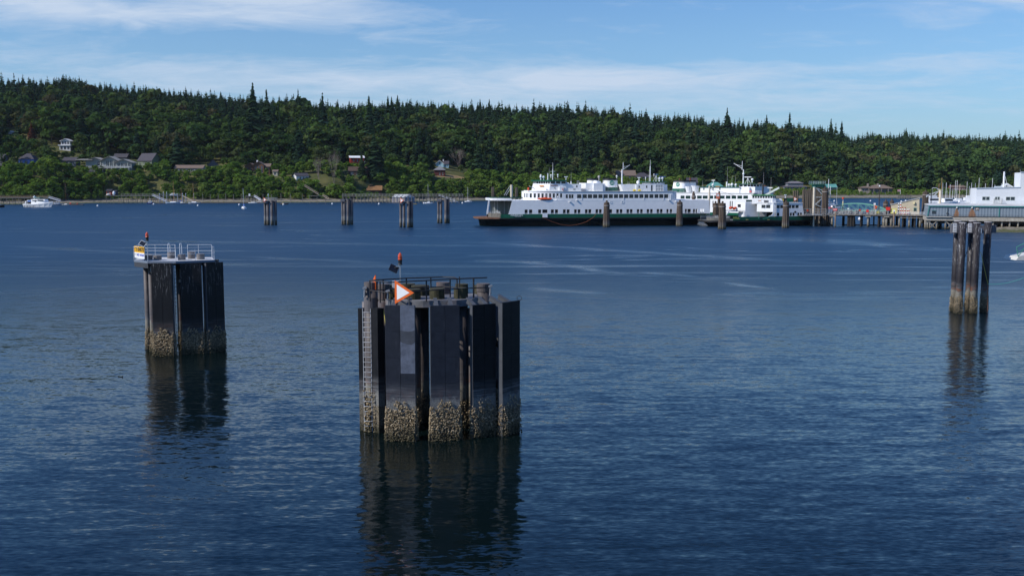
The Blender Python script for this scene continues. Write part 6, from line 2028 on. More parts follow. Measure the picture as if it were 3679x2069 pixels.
# after gear: gangway arm and deck rails seen over the small ferry
MB().bar((g5(2360, 620, 3)[0], 3, z5(600, 3)), (g5(2576, 500, 3)[0], 3, z5(488, 3)), .4, .7).build('gangway_arm', M('gang_pale', (.5, .55, .52), .5), f2)
rl = MB(); rails(rl, [(g5(2175, 590, 2)[0], 2), (g5(2300, 590, 2)[0], 2)], z5(600, 2), 1.6, 4, .08, 1.0); rl.build('after_railing', M('rail_white', (.6, .62, .65), .5), f2)
radar(f2, g5(2432, 540, 4)[0], 4, z5(600, 4), z5(496, 4), 1.0)
lr = MB().box(g5(2110, 545, .8)[0], g5(2140, 545, .8)[0], 1.0, 1.18, z5(560, .8), z5(535, .8)); lr.build('life_ring', RED, f2)
# person on the sun deck of the first ferry, near its funnel of the second (tiny figure in a red jacket)

# --- the small ferry
v3 = VP(G(2551, 816.5), G(2944, 811.5))
f3 = thing('car_ferry', 'smallest white and green ferry, with a curved white cabin front, moored nearest the pier', 'ferry', v3.o, v3.a)
g6 = lambda x, y, off=0: v3.at(q('6', x, y), off)
h6 = lambda x, y, off=0: v3.at(q('5', x, y), off)
L3 = v3.L; B3 = 13
z6 = lambda y, off=0: v3.at(q('6', 600, y), off)[1]
zgr0, zgr1 = z6(995), z6(937)
MB().rings([lev(oval(5, L3 - 3, .5, B3 - .5, 9, 9, .1), -1.5), lev(oval(3, L3 - 1.5, .15, B3 - .15, 9, 9, .25), .3), lev(oval(1.5, L3 - .8, 0, B3, 9, 9, .35), z6(1020))]).build('hull', HULLB, f3)
MB().rings([lev(oval(0, L3, -.15, B3 + .15, 8, 8, .5), z6(1020)), lev(oval(0, L3, -.15, B3 + .15, 8, 8, .5), zgr0)]).build('rubbing_guard', GUARD, f3)
gp = oval(.2, L3 - .1, 0, B3, 8, 8, .5); ug = g6(145, 950)[0]
gg = [(ug, 0.02)] + [p for p in gp if p[0] > ug]; gb = MB()
for a, b in zip(gg[:-1], gg[1:]):
    if abs(a[1] - b[1]) < 5 or a[0] > L3 / 2:
        gb.bar((*a, (zgr0 + zgr1) / 2), (*b, (zgr0 + zgr1) / 2), .12, zgr1 - zgr0)
gb.build('green_bulwark', GREEN, f3)
MB().xy(oval(.3, L3 - .3, .1, B3 - .1, 8, 8, .5), zgr0 - .05, zgr0 + .06).build('car_deck', MT['deck_grey'], f3)
eb = MB(); ep = [p for p in oval(h6(1540, 950)[0], L3 - 2, .7, B3 - .7, 7, 7, .4) if p[0] < ug]
for a, b in zip(ep[:-1], ep[1:]):
    eb.bar((*a, zgr0 + .5), (*b, zgr0 + .5), .07, .9)
eb.build('end_bulwark', M('bulwark_grey', (.15, .14, .12), .8, var=.3), f3)
nets = MB(); rails(nets, ep, zgr0 + .4, 1.0, 3, .05, 1.0); nets.build('end_railing', M('rail_white', (.6, .62, .65), .5), f3)
# near cabin: angled white front, blue-white side
zt3, zl3 = z6(732), z6(868)
xf, xs, xe = g6(512, 800, 5)[0], g6(765, 800)[0], g6(1212, 760)[0]; xe2 = g6(1242, 900)[0]
w_ = MB(); sA = Seg(v3, (xf, 5), (xs, 0))
o_ = []
for (a, b) in ((583, 644), (655, 720)):
    o_.append((sA.at(q('6', a, 780))[0], sA.at(q('6', b, 780))[0], sA.at(q('6', 640, 808))[1], sA.at(q('6', 640, 757))[1]))
sA.wall(w_, zl3, zt3, o_, .12, f3, GLASS)
w_.build('cabin_front', WHITE2, f3)
w_ = MB(); sB = Seg(v3, (xs, 0), (xe, 0))
o_ = [(g6(a, 790)[0] - xs, g6(b, 790)[0] - xs, z6(812), z6(762)) for a, b in ((815, 866), (873, 925), (935, 987), (992, 1043), (1050, 1098), (1107, 1158))]
sB.wall(w_, z6(845), zt3, o_, .12, f3, GLASS)
o_ = [(g6(a, 900)[0] - xs, g6(b, 900)[0] - xs, z6(930), z6(882)) for a, b in ((783, 803), (820, 858), (910, 935), (1022, 1052), (1062, 1095), (1140, 1168), (1178, 1210))]
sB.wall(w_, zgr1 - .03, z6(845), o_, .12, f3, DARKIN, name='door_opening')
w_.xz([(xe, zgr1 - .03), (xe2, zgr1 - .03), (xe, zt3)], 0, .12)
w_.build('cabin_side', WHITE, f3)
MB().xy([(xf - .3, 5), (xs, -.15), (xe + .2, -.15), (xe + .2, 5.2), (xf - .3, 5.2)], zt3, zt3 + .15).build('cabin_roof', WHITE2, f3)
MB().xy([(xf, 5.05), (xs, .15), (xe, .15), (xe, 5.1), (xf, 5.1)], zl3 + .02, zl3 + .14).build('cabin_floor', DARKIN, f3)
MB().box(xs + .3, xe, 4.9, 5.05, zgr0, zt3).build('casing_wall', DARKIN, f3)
cv = MB(); pts = [g6(*p) for p in ((765, 868), (755, 895), (735, 915), (710, 928), (680, 937))]
cv.xz([(a, b) for a, b in pts] + [(xs + .3, zgr1), (xs + .3, zl3)], -.02, .12)
cv.build('curved_fender', WHITE2, f3)
# far cabin front and its shaded side
x0, x1, x2 = g6(30, 850, 10)[0], g6(335, 800, 7)[0], g6(520, 800, 7)[0]
xq = g6(200, 800, 10)[0]
w_ = MB(); sC = Seg(v3, (xq, 10.5), (x1, 7))
o_ = [(sC.at(q('6', 216, 770))[0], sC.at(q('6', 264, 770))[0], sC.at(q('6', 240, 795))[1], sC.at(q('6', 240, 748))[1])]
sC.wall(w_, z6(858, 8), z6(716, 8), o_, .12, f3, GLASS)
w_.build('cabin_front', WHITE2, f3)
MB().xy([(x1, 7), (x2 + 6, 7), (x2 + 6, 12.5), (x1 + .2, 12.5)], zgr0, z6(716, 7)).build('casing_wall', WHITE, f3)
MB().xy([(x0, 11), (xq, 10.5), (x1, 7), (x1 + .4, 12.6), (x0, 12.6)], z6(858, 9), z6(836, 9)).build('front_canopy', WHITE2, f3)
cv = MB(); pts = [g6(*p, 10.5) for p in ((75, 848), (62, 870), (48, 893), (28, 915), (36, 918), (60, 900), (78, 880), (92, 858))]
cv.xz(pts, 10.4, 10.8); cv.build('curved_fender', WHITE2, f3)
for x in (302, 322):
    u = g6(x, 890, 7)[0]; MB().box(u - .12, u + .12, 6.5, 6.8, zgr0, z6(855, 7)).build('canopy_post', WHITE2, f3)
for x, y in ((110, 805), (165, 812)):
    u, z = g6(x, y, 10)
    MB().ball((u, 10.2, z), .6, .9).ball((u + .5, 10.2, z + .2), .45).build('orange_raft', ORANGE, f3)
# pilothouse
xa, xb, xc = g6(458, 700, 5)[0], g6(742, 700, 2)[0], g6(795, 700, 2)[0]
pp_ = [(xa, 6), (xb, 1.5), (xc, 1.5), (xc, 9.5), (xb, 9.5)]
MB().xy(pp_, zt3 - .3, z6(657, 3)).build('pilothouse', WHITE2, f3)
for i in range(5):
    sgp = Seg(v3, pp_[i], pp_[(i + 1) % 5]); k = max(2, int(sgp.L / .85)); w_ = MB()
    sgp.wall(w_, z6(657, 3), z6(612, 3), [(sgp.L * (j + .12) / k, sgp.L * (j + .88) / k, z6(655, 3), z6(618, 3)) for j in range(k)], .1, f3, GLASS, name='bridge_window')
    w_.build('window_mullions', WHITE2, f3)
MB().xy([(xa - .4, 6), (xb, .9), (xc + .3, .9), (xc + .3, 10.1), (xb - .5, 10.1)], z6(612, 3), z6(603, 3)).build('bridge_roof', pmat('light_green', (.07, .26, .06), .5), f3)
sgp = Seg(v3, pp_[0], pp_[1])
b_ = MB(); a, z = sgp.at(q('6', 622, 705)); b2 = sgp.at(q('6', 692, 705))[0]
sgp.obox(b_, a, b2, z - .35, z + .35, -.05, .0); b_.build('bridge_panel', DARKIN, f3)
b_ = MB(); a, z = sgp.at(q('6', 535, 695)); b2 = sgp.at(q('6', 573, 695))[0]
sgp.obox(b_, a, b2, z - .12, z + .12, -.06, .0); b_.build('name_board', CREAM, f3)
# deck gear on its roof
u, z = g6(840, 700, 3)
cvr = MB()
for dx in (0, 1.0, 1.9):
    cvr.ball((u - .9 + dx, 3.5, z), 1.0, .95)
cvr.build('covered_boat', M('cover_white', (.7, .68, .66), .8, bump=.3, bscale=4), f3)
MB().box(g6(885, 690, 3)[0], g6(925, 690, 3)[0], 3, 3.6, z6(700, 3), z6(668, 3)).build('yellow_crate', M('raft_yellow', (.75, .55, .03), .5), f3)
gn = MB(); rails(gn, [(g6(975, 700, 2)[0], 2), (g6(1090, 700, 2)[0], 2)], zt3 + .15, 1.6, 5, .07, .6)
gn.box(g6(990, 700, 3)[0], g6(1078, 700, 3)[0], 3, 3.3, zt3 + .4, z6(660, 3)).build('green_locker', GREEN, f3)
MB().box(g6(930, 690, 4)[0], g6(990, 690, 4)[0], 4, 5, zt3 + .1, z6(655, 4)).build('dark_locker', DARKIN, f3)
radar(f3, g6(963, 640, 4)[0], 4.5, z6(655, 4), z6(612, 4), .45)
MB().cyl((g6(620, 400, 5)[0], 5, z6(603, 5)), (g6(620, 400, 5)[0], 5, z6(262, 5)), .07, .03, 6).cyl((g6(603, 500, 5)[0], 5, z6(603, 5)), (g6(603, 500, 5)[0], 5, z6(430, 5)), .25, .25, 8).build('mast', M('mast_dark', (.05, .05, .05), .5), f3)
rl = MB(); rails(rl, [(g6(560, 720, 1)[0], 2.2), (g6(720, 720, .5)[0], .3)], zt3 + .15, 1.1, 4, .05, .9); rl.build('deck_railing', MT['rail_grey'], f3)
whp = MB()
for x in (793, 812):
    u = g6(x, 800, -.1)[0]; whp.bar((u, -.12, z6(935)), (u, -.12, z6(725)), .1)
whp.build('side_pipe', WHITE2, f3)
MB().ball((g6(1104, 870, -.1)[0], -.1, z6(869)), .35).build('side_light', DARKIN, f3)
text('HIYU', 'lettering', 1.1, M('letter_yellow', (.55, .5, .1), .5), f3, (g6(185, 958)[0], -.28, z6(956) - .05), sx=.8, extrude=.02)
yl = M('plate_tan', (.5, .38, .1), .6)
for x, y in ((362, 985), (688, 985), (1358, 972), (232, 975)):
    u, z = g6(x, y, -.1); MB().box(u - .45, u + .45, -.2, -.1, z - .12, z + .12).build('hull_plate', yl, f3)
lz = [g6(600, 975, -.2), g6(660, 962, -.2), g6(720, 935, -.2)]
MB().tube([(a, -.22, b) for a, b in lz], .06).bar((g6(543, 900, -.2)[0], -.2, z6(875)), (g6(543, 960, -.2)[0], -.2, z6(965)), .14).build('mooring_fitting', M('rail_green', (.07, .25, .19), .5), f3)
cn = D(*q('5', 1817, 950), (v3.world(h6(1817, 950)[0], 3, 0)).y)

# ------------------------------------------------------------------ the pier on the right
WOODP = tidal('pier_timber', (.13, .105, .08), .9, heavy=.6, pale=1.4, palec=(.24, .22, .17), spec=.15, rustband=0, streaks=.5)
CONCP = tidal('pier_concrete', (.30, .27, .22), .9, heavy=.7, pale=1.5, palec=(.26, .23, .17), spec=.15, rustband=0, streaks=.4)
PLANK = M('pier_plank', (.17, .155, .14), .9, var=.35, vscale=2)
DKBEAM = M('pier_beam_dark', (.028, .025, .022), .9, var=.3)
TEAL = M('truss_teal', (.14, .34, .27), .55, var=.1)
vd = VP(G(2975, 812.5), G(3328, 818.5))
pier = thing('trestle_pier', 'timber trestle pier with grey mesh railing joining the ferry slip to the blue-grey warehouse', 'pier', vd.o, vd.a)
gO = lambda x, y, off=0: vd.at(q('O', x, y), off)
zO = lambda y, off=0, x=1300: vd.at(q('O', x, y), off)[1]
xa, xb = gO(195, 850)[0], gO(2492, 850)[0]
PDK = zO(845)
MB().box(xa, xb, 0, 14, PDK - .35, PDK).build('deck', PLANK, pier)
MB().box(xa + 1, xb, .4, 13.6, zO(888), PDK - .36).build('deck_beam', DKBEAM, pier)
ws = MB().box(gO(1880, 890)[0], xb, .1, .35, zO(915), zO(905)).build('pale_stringer', CONCP, pier)
for x, r, m_, cap in ((322, .36, CONCP, 1), (1155, .36, CONCP, 1), (1580, .36, CONCP, 1), (2110, .36, CONCP, 0), (2360, .36, CONCP, 0), (990, .34, DKBEAM, 0), (1400, .34, DKBEAM, 0), (1520, .4, CONCP, 0), (700, .4, DKBEAM, 0), (760, .5, DKBEAM, 0), (820, .4, DKBEAM, 0), (255, .5, DKBEAM, 0), (1880, .3, CONCP, 0), (1690, .3, CONCP, 0), (1960, .3, DKBEAM, 0), (2240, .3, DKBEAM, 0)):
    u = gO(x, 900, 1.0)[0]
    p = MB().cyl((u, 1.0, -3), (u, 1.0, zO(888)), r, r, 9).build('pile', m_, pier)
    if cap:
        MB().box(u - .9, u + .9, .2, 1.6, zO(905), zO(850)).build('pile_cap', CONCP, p)
for x in (300, 560, 700, 990, 1150, 1400, 1590, 1800, 1990, 2170, 2300, 2430):
    for off in (6.5, 12.5):
        u = gO(x + (off * 2), 900, off)[0]; MB().cyl((u, off, -3), (u, off, zO(888)), .3, .3, 8).build('pile', DKBEAM, pier)
tb = MB(); u0, u1 = gO(672, 1070)[0], gO(842, 1070)[0]; t0, t1 = gO(712, 850)[0], gO(812, 850)[0]
for f in np.linspace(0, 1, 6):
    tb.bar((u0 + (u1 - u0) * f, 3, -2), (t0 + (t1 - t0) * f, 3, PDK - .4), .55)
tb.build('raking_pile', DKBEAM, pier)
mr_ = MB(); rails(mr_, [(gO(200, 780)[0], .1), (gO(1560, 780)[0], .1)], PDK, zO(725) - PDK, 5, .06, .75)
mr_.build('mesh_railing', M('rail_meshgrey', (.38, .38, .37), .6), pier)
mr_ = MB(); rails(mr_, [(gO(1820, 780)[0], .1), (gO(2492, 780)[0], .1)], PDK, zO(778) - PDK, 3, .09, 1.6)
mr_.build('white_railing', M('rail_white', (.6, .62, .65), .5), pier)
clut = MB(); r_ = np.random.default_rng(9)
for i in range(60):
    x = gO(r_.uniform(210, 1560), 800, 2)[0]; s = r_.uniform(.15, .5)
    clut.box(x - s, x + s, 2 + r_.uniform(0, 3), 5 + r_.uniform(0, 2), PDK, PDK + r_.uniform(.4, 1.3))
clut.build('deck_machinery', M('machinery_grey', (.22, .23, .23), .8, var=.5, vscale=1.5, rust=.4), pier)

# teal bowstring bridge behind the railing
br = thing('truss_bridge', 'pale teal bow-topped truss bridge of the ferry slip behind the pier railing', 'bridge', vd.world(0, 0, 0), vd.a)
ch = [gO(*p, 7) for p in ((335, 705), (345, 665), (420, 638), (510, 615), (600, 602), (700, 594), (800, 591), (900, 592), (1000, 597), (1100, 607), (1200, 622), (1300, 645), (1390, 672), (1470, 700), (1530, 728), (1565, 760))]
zb = zO(765, 7)
for off in (7, 12.5):
    b = MB()
    for (a, b1), (c, d) in zip(ch[:-1], ch[1:]):
        b.bar((a, off, b1), (c, off, d), .30)
    b.bar((ch[0][0], off, zb), (ch[-1][0], off, zb), .4)
    for i, (a, z) in enumerate(ch[1:-1]):
        if i % 2 == 0:
            b.bar((a, off, z), (a, off, zb), .13)
            n_ = ch[min(i + 3, len(ch) - 1)]
            b.bar((a, off, z), (n_[0], off, zb), .10)
    b.build('side_truss', TEAL, br)
MB().box(ch[0][0], ch[-1][0], 7.2, 12.3, zb - .3, zb).build('deck', PLANK, br)

# building and clutter on the pier
sh = thing('pier_shed', 'cream clapboard shed with a single sloping roof on the pier', 'shed', vd.world(0, 0, 0), vd.a)
P = [gO(1685, 842, 5), gO(2337, 842, 5), gO(2337, 470, 5), gO(1685, 626, 5)]
CRM = pmat('clapboard_cream', (.58, .50, .36), .8, var=.06, stretch=(1, 1, 1))
MB().xz([(P[0][0], PDK), (P[1][0], PDK), (P[2][0], P[2][1]), (P[3][0], P[3][1])], 5, 13).build('wall', CRM, sh)
MB().add([(P[3][0] - .2, 4.8, P[3][1]), (P[2][0] + .2, 4.8, P[2][1]), (P[2][0] + .2, 13.2, P[2][1]), (P[3][0] - .2, 13.2, P[3][1]), (P[3][0] - .2, 4.8, P[3][1] + .2), (P[2][0] + .2, 4.8, P[2][1] + .2), (P[2][0] + .2, 13.2, P[2][1] + .2), (P[3][0] - .2, 13.2, P[3][1] + .2)],
         [(0, 1, 2, 3), (4, 5, 6, 7), (0, 1, 5, 4), (1, 2, 6, 5), (2, 3, 7, 6), (3, 0, 4, 7)]).build('roof', M('shed_roof', (.35, .34, .32), .8), sh)
bd = MB()
for k in range(22):
    z = PDK + .28 * k
    if z < P[2][1] - .2:
        xs_ = P[0][0] if z < P[3][1] else P[0][0] + (P[2][0] - P[0][0]) * (z - P[3][1]) / (P[2][1] - P[3][1])
        bd.box(xs_ + .1, P[1][0], 4.965, 5.0, z, z + .03)
bd.build('board_line', M('board_shadow', (.30, .26, .19), .9), sh)
a, z = gO(2210, 765, 4.95); b, z2 = gO(2265, 692, 4.95)
wo = MB().box(a, b, 4.9, 4.98, z, z2).build('window', HGL, sh); MB().box(a - .1, a, 4.86, 4.98, z - .1, z2 + .1).box(b, b + .1, 4.86, 4.98, z - .1, z2 + .1).box(a, b, 4.86, 4.98, z2, z2 + .1).build('frame', TEAL, wo)
a, z = gO(2195, 600, 4.9); b, z2 = gO(2238, 548, 4.9)
MB().box(a, b, 4.4, 4.95, z, z2).build('wall_lamp', M('lamp_cream', (.7, .6, .35), .5), sh)


def pbox(kx0, kx1, ky0, ky1, off, d, name, label, cat, mat, group=None, parts=None):
    a, z = gO(kx0, ky1, off); b, z2 = gO(kx1, ky0, off)
    t = thing(name, label, cat, vd.world((a + b) / 2, off, z), vd.a, group)
    return t, (b - a), (z2 - z), d


def sign_board(x0, x1, y0, y1, off, label, mat, txt=None, tm=None, to=840):
    t, w, h, _ = pbox(x0, x1, y0, y1, off, .1, 'sign_board', label, 'sign', mat)
    MB().box(-w / 2, w / 2, -.05, .05, 0, h).build('board', mat, t)
    MB().box(-.08, .08, .05, .15, PDK - t.location.z, h * .8).build('post', M('rail_meshgrey', (.38, .38, .37), .6), t)
    if txt:
        text(txt, 'lettering', h * .7, tm or lt, t, (0, -.06, h * .5), sx=.8)
    return t


sign_board(340, 438, 705, 755, -.2, 'red sign with white lettering, leftmost on the pier railing', RED, 'FERRY', lt)
sign_board(672, 715, 694, 722, .0, 'small white notice on the railing below the truss bridge', TRIM)
sign_board(934, 984, 720, 766, -.2, 'dull brick-red board on the pier railing', M('brick_board', (.35, .07, .04), .7))
sign_board(1104, 1168, 735, 790, -.2, 'bright red board low on the pier railing, right of the brick-red one', RED)
sign_board(1280, 1328, 578, 622, .5, 'white square sign on a tall post behind the rust stained pile', TRIM)
sign_board(1562, 1664, 673, 750, .2, 'largest bright red board on the pier, beside the yellow cabin', RED)
t, w, h, d = pbox(1345, 1412, 760, 825, .6, 1, 'yellow_bin', 'round topped yellow bin on the pier edge', 'bin', None)
YL = M('bin_yellow', (.72, .60, .06), .5)
MB().box(-w / 2, w / 2, 0, 1.4, 0, h * .6).build('body', YL, t)
MB().xz([(-w / 2, h * .6), (w / 2, h * .6), (w * .42, h * .85), (w * .2, h), (-w * .2, h), (-w * .42, h * .85)], -.03, 1.43).build('lid', YL, t)
t, w, h, d = pbox(1672, 1812, 705, 832, .7, 1.6, 'yellow_cabin', 'yellow portable cabin standing in front of the cream shed', 'cabin', None)
YC = M('cabin_yellow', (.75, .68, .22), .5)
MB().box(-w / 2, w / 2, 0, 2.2, .2, h * .9).build('wall', YC, t)
MB().box(-w / 2 - .1, w / 2 + .1, -.1, 2.3, h * .9, h).build('roof', YC, t)
MB().box(-w * .1, w * .25, -.03, 0, h * .3, h * .75).build('window', TRIM, t)
MB().box(-w / 2, w / 2, -.02, 2.2, 0, .2).build('skid', DKBEAM, t)
for i, (x0, x1, y0, off) in enumerate(((1835, 1878, 580, 1.4), (1882, 1925, 572, 1.5), (1928, 1965, 668, 1.4), (1985, 2025, 675, 1.4), (2045, 2075, 712, 1.4), (2082, 2112, 708, 1.4))):
    lab = ['tall stack of dark striped drums, the left of the two tallest', 'tall stack of red striped drums against the cream shed', 'shorter red and white striped drum stack next to the tall pair', 'middle red and white striped drum stack', 'low red striped drum stack, second from the shed window', 'low red striped drum stack nearest the shed window'][i]
    t, w, h, d = pbox(x0, x1, y0, 840, off, 1, 'drum_stack', lab, 'drums', None, 'striped traffic drums stacked on the pier')
    k = max(3, int(h / .45)); A = MB(); B_ = MB()
    for j in range(k):
        z = h * j / k
        (A if j % 2 else B_).cyl((0, .5, z), (0, .5, z + h / k - .02), w / 2 * (1 - .15 * j / k), w / 2 * (.96 - .15 * j / k), 10)
    A.build('pale_band', M('drum_pale', (.78, .78, .78), .6), t); B_.build('dark_band', M('drum_dark', (.06, .06, .08), .6) if i == 0 else M('drum_red', (.45, .05, .03), .6), t)
sg_ = thing('ring_post', 'cream post with an orange life ring above the truss bridge', 'post', vd.world(gO(570, 600, 9)[0], 9, PDK), vd.a)
MB().cyl((0, 0, 0), (0, 0, zO(545, 9) - PDK), .3, .2, 8).build('post', M('post_cream', (.6, .52, .3), .6), sg_)
MB().cyl((0, -.1, zO(490, 9) - PDK), (0, -.1, zO(450, 9) - PDK), .38, .38, 10).build('life_ring', ORANGE, sg_)
MB().cyl((0, 0, zO(545, 9) - PDK), (0, 0, zO(490, 9) - PDK), .08, .08, 6).build('stem', TRIM, sg_)
u, z = gO(1330, 660, 2)
ff = thing('float_bundle', 'bundle of orange floats hung behind the rust stained pile', 'floats', vd.world(u, 2, z), vd.a)
MB().ball((-.25, 0, .1), .35).ball((.3, 0, -.1), .35).ball((.1, 0, -.6), .3).build('float', ORANGE, ff)
MB().bar((0, .2, PDK - z), (0, .2, 0), .1).build('post', TRIM, ff)
u = gO(1402, 700, 4)[0]; zt = zO(165, 4, 1402)
lp = thing('lamp_pole', 'tall dark wooden lamp pole rising in front of the ranch house', 'lamp', vd.world(u, 4, PDK), vd.a)
MB().cyl((0, 0, 0), (0, 0, zt - PDK - .5), .19, .13, 8).build('pole', M('pole_dark', (.06, .045, .04), .9), lp)
MB().cyl((0, 0, zt - PDK - .5), (0, 0, zt - PDK), .3, .22, 8).build('lamp_head', TRIM, lp)
for i, (px, yb, yt, lab) in enumerate(((388, 1135, 790, 'free standing rust topped pile left of the float boom'), (590, 1095, 760, 'free standing grey pile at the left end of the float boom'), (1280, 1098, 618, 'tall rust stained pile rising above the pier deck'), (1742, 1150, 782, 'weathered pile standing at the small float'), (1864, 1102, 760, 'tan topped pile just right of the small float'))):
    o = G(*q('O', px, yb)); zt = D(*q('O', px, yt), o.y).z
    t = thing('mooring_pile', lab, 'pile', (o.x, o.y, 0), 0, 'free standing piles before the pier')
    MB().cyl((0, 0, -3), (0, 0, zt), .27, .25, 10).build('shaft', tidal('pile_tan', (.25, .17, .12), .85, heavy=.5, pale=1.9, palec=(.24, .21, .17), rustband=1.0, streaks=.4), t)
    MB().cyl((0, 0, zt), (0, 0, zt + .12), .29, .2, 10).build('cap', M('pile_cap_tan', (.3, .27, .22), .8), t)
a, b = G(*q('O', 575, 1094)), G(*q('O', 1885, 1097))
bm_ = MB().bar((a.x, a.y, .12), (b.x, b.y, .12), .6, .35)
tag(bm_.build('float_boom', PLANK), 'long low timber boom floating in front of the pier piles', 'boom')
a = G(*q('O', 1705, 1135))
fl = thing('small_float', 'small square timber float at the weathered pile', 'float', (a.x, a.y, 0))
MB().box(-3.0, 2.0, -1.5, 2.2, .05, .35).build('deck', PLANK, fl); MB().box(-2.9, 1.9, -1.4, 2.1, -.3, .04).build('pontoon', DKBEAM, fl)
o = G(*q('O', 962, 965)); bu = thing('mooring_buoy', 'white round buoy seen beneath the pier deck', 'buoy', (o.x, o.y, 0), 0, 'white mooring buoys')
MB().ball((0, 0, .35), .75).build('float', TRIM, bu)

# --- slip tower, wing walls and dolphins between the small ferry and the pier
YT = 352.0


def at_(k, x, y, Y):
    return D(*q(k, x, y), Y)


tw = thing('timber_wingwall', 'dark wall of close set tall timber piles behind the small ferry stern', 'wing wall', (at_('Q', 1350, 900, YT).x, YT, 0))
x0, x1 = at_('Q', 1262, 800, YT).x - tw.location.x, at_('Q', 1442, 800, YT).x - tw.location.x
r_ = np.random.default_rng(4)
for i in range(12):
    x = x0 + (x1 - x0) * i / 11
    MB().cyl((x, r_.uniform(-.3, .3), -2), (x + r_.uniform(-.1, .1), 0, at_('Q', 1300, 620 + r_.uniform(-12, 14), YT).z), .24, .2, 8).build('pile', WOODP, tw)
MB().box(x0, x1, .4, .9, 8, 8.5).box(x0, x1, .4, .9, 4, 4.5).build('waler', DKBEAM, tw)
tt = thing('slip_tower', 'green platform tower on dark timbers above the ferry slip', 'tower', (at_('Q', 1560, 900, YT + 4).x, YT + 4, 0))
ox = tt.location.x; X_ = lambda x, Y=YT + 4: at_('Q', x, 800, Y).x - ox; Z_ = lambda y, Y=YT + 4: at_('Q', 1550, y, Y).z
for x in (1475, 1510, 1548, 1590, 1630):
    for dy in (0, 4):
        MB().cyl((X_(x), dy, -2), (X_(x), dy, Z_(590)), .28, .25, 8).build('timber_leg', WOODP, tt)
br_ = MB()
for (a, b, c, d) in ((1500, 600, 1650, 660), (1500, 600, 1640, 745), (1500, 770, 1640, 770), (1480, 900, 1630, 960), (1630, 780, 1500, 900)):
    br_.bar((X_(a), -.5, Z_(b)), (X_(c), -.5, Z_(d)), .28)
br_.build('steel_brace', M('brace_grey', (.38, .42, .45), .6), tt)
MB().box(X_(1448), X_(1660), -1, 5, Z_(535), Z_(528)).build('platform', M('platform_green', (.05, .22, .15), .6), tt)
MB().box(X_(1485), X_(1640), -.5, 4, Z_(582), Z_(540)).build('winch_house', M('winch_green', (.02, .16, .11), .5, var=.3), tt)
rl = MB(); rails(rl, [(X_(1448), -1), (X_(1660), -1)], Z_(528), Z_(475) - Z_(528), 3, .08, .8); rails(rl, [(X_(1448), 5), (X_(1660), 5)], Z_(528), Z_(475) - Z_(528), 3, .08, .8)
rl.build('railing', M('rail_paleblue', (.42, .52, .52), .5), tt)
cp = thing('steel_pipe_pile', 'tall cream steel pipe standing at the right of the small ferry stern', 'pile', (at_('Q', 1468, 900, 346).x, 346, 0))
MB().cyl((0, 0, -3), (0, 0, at_('Q', 1468, 588, 346).z), .40, .40, 14).build('shaft', M('pipe_cream', (.62, .54, .42), .7, var=.08), cp)
MB().cyl((0, 0, at_('Q', 1468, 588, 346).z), (0, 0, at_('Q', 1468, 588, 346).z + .12), .43, .43, 14).build('cap', TRIM, cp)
o = G(*q('6', 1545, 1080)); timber_dolphin(2961, 811, 672, 2.2, 'tall timber dolphin right beside the small ferry stern', 21)
o = Vector((at_('5', 1250, 800, 362).x, 362, 0)); timber_dolphin(2491, 0, 0, 1.1, 'slim timber dolphin seen over the large ferry stern', 22, o=o, n=6, zt=at_('5', 1250, 552, 362).z)
o = Vector((at_('5', 1643, 800, 358).x, 358, 0)); timber_dolphin(2583, 0, 0, 1.0, 'slim timber dolphin carrying an orange and white square sign', 23, o=o, n=6, zt=at_('5', 1643, 550, 358).z)
o = Vector((at_('5', 1590, 800, 356).x, 356, 0)); timber_dolphin(2570, 0, 0, 1.7, 'short timber dolphin between the large ferry stern and the small ferry', 24, o=o, zt=at_('5', 1590, 705, 356).z)
sp = at_('5', 1628, 622, 357)
ds = thing('square_sign', 'orange and white square sign on the slim timber dolphin', 'sign', (sp.x, sp.y, sp.z))
MB().box(-.62, .62, -.05, .05, -1.0, 1.0).build('orange_panel', M('sign_orange_light', (.62, .17, .09), .6), ds); MB().box(-.45, .45, -.07, -.05, -.1, .75).build('white_panel', TRIM, ds)
cp = thing('steel_pipe_pile', 'cream steel pipe rising behind the large ferry stern', 'pile', (at_('5', 1492, 800, 357).x, 357, 0))
MB().cyl((0, 0, -3), (0, 0, at_('5', 1492, 470, 357).z), .34, .34, 14).build('shaft', MT['pipe_cream'], cp)
MB().ball((0, 0, at_('5', 1492, 466, 357).z), .33, .6).build('cap', MT['pipe_cream'], cp)
cab = MB(); a = at_('5', 1500, 500, 357)
for e in ((1650, 600, 358), (1900, 620, 372)):
    cab.tube([a, at_('5', *e)], .05, 4)
tag(cab.build('stay_cable', M('cable_grey', (.2, .2, .2), .6)), 'thin cables running down from the cream pipe by the large ferry stern', 'cable')
for (x, yt, m_, lab, Y) in ((303, 478, WOODP, 'dark timber pile pair beyond the bow of the large ferry', 430), (668, 485, WOODP, 'dark timber pile beyond the bow canopy of the large ferry', 430), (592, 447, MT['pipe_cream'], 'pale pipe pile beyond the bow of the large ferry', 425)):
    o = at_('4', x, 600, Y)
    t = thing('distant_pile', lab, 'pile', (o.x, Y, 0))
    w = .42
    if m_ is WOODP:
        for dx in (-.75, -.2, .4, .9):
            MB().cyl((dx * w, .2 * dx, -3), (dx * w, 0, at_('4', x, yt, Y).z - abs(dx) * .2), .26, .24, 8).build('pile', m_, t)
    else:
        MB().cyl((0, 0, -3), (0, 0, at_('4', x, yt, Y).z), .55, .55, 12).build('shaft', m_, t)
        MB().bar((-3.2, 0, at_('4', x, 612, Y).z), (-.6, 0, at_('4', x, 460, Y).z), .2).bar((-2.4, 0, at_('4', x, 612, Y).z), (-.4, 0, at_('4', x, 500, Y).z), .2).build('brace', M('brace_white', (.55, .57, .58), .6), t)
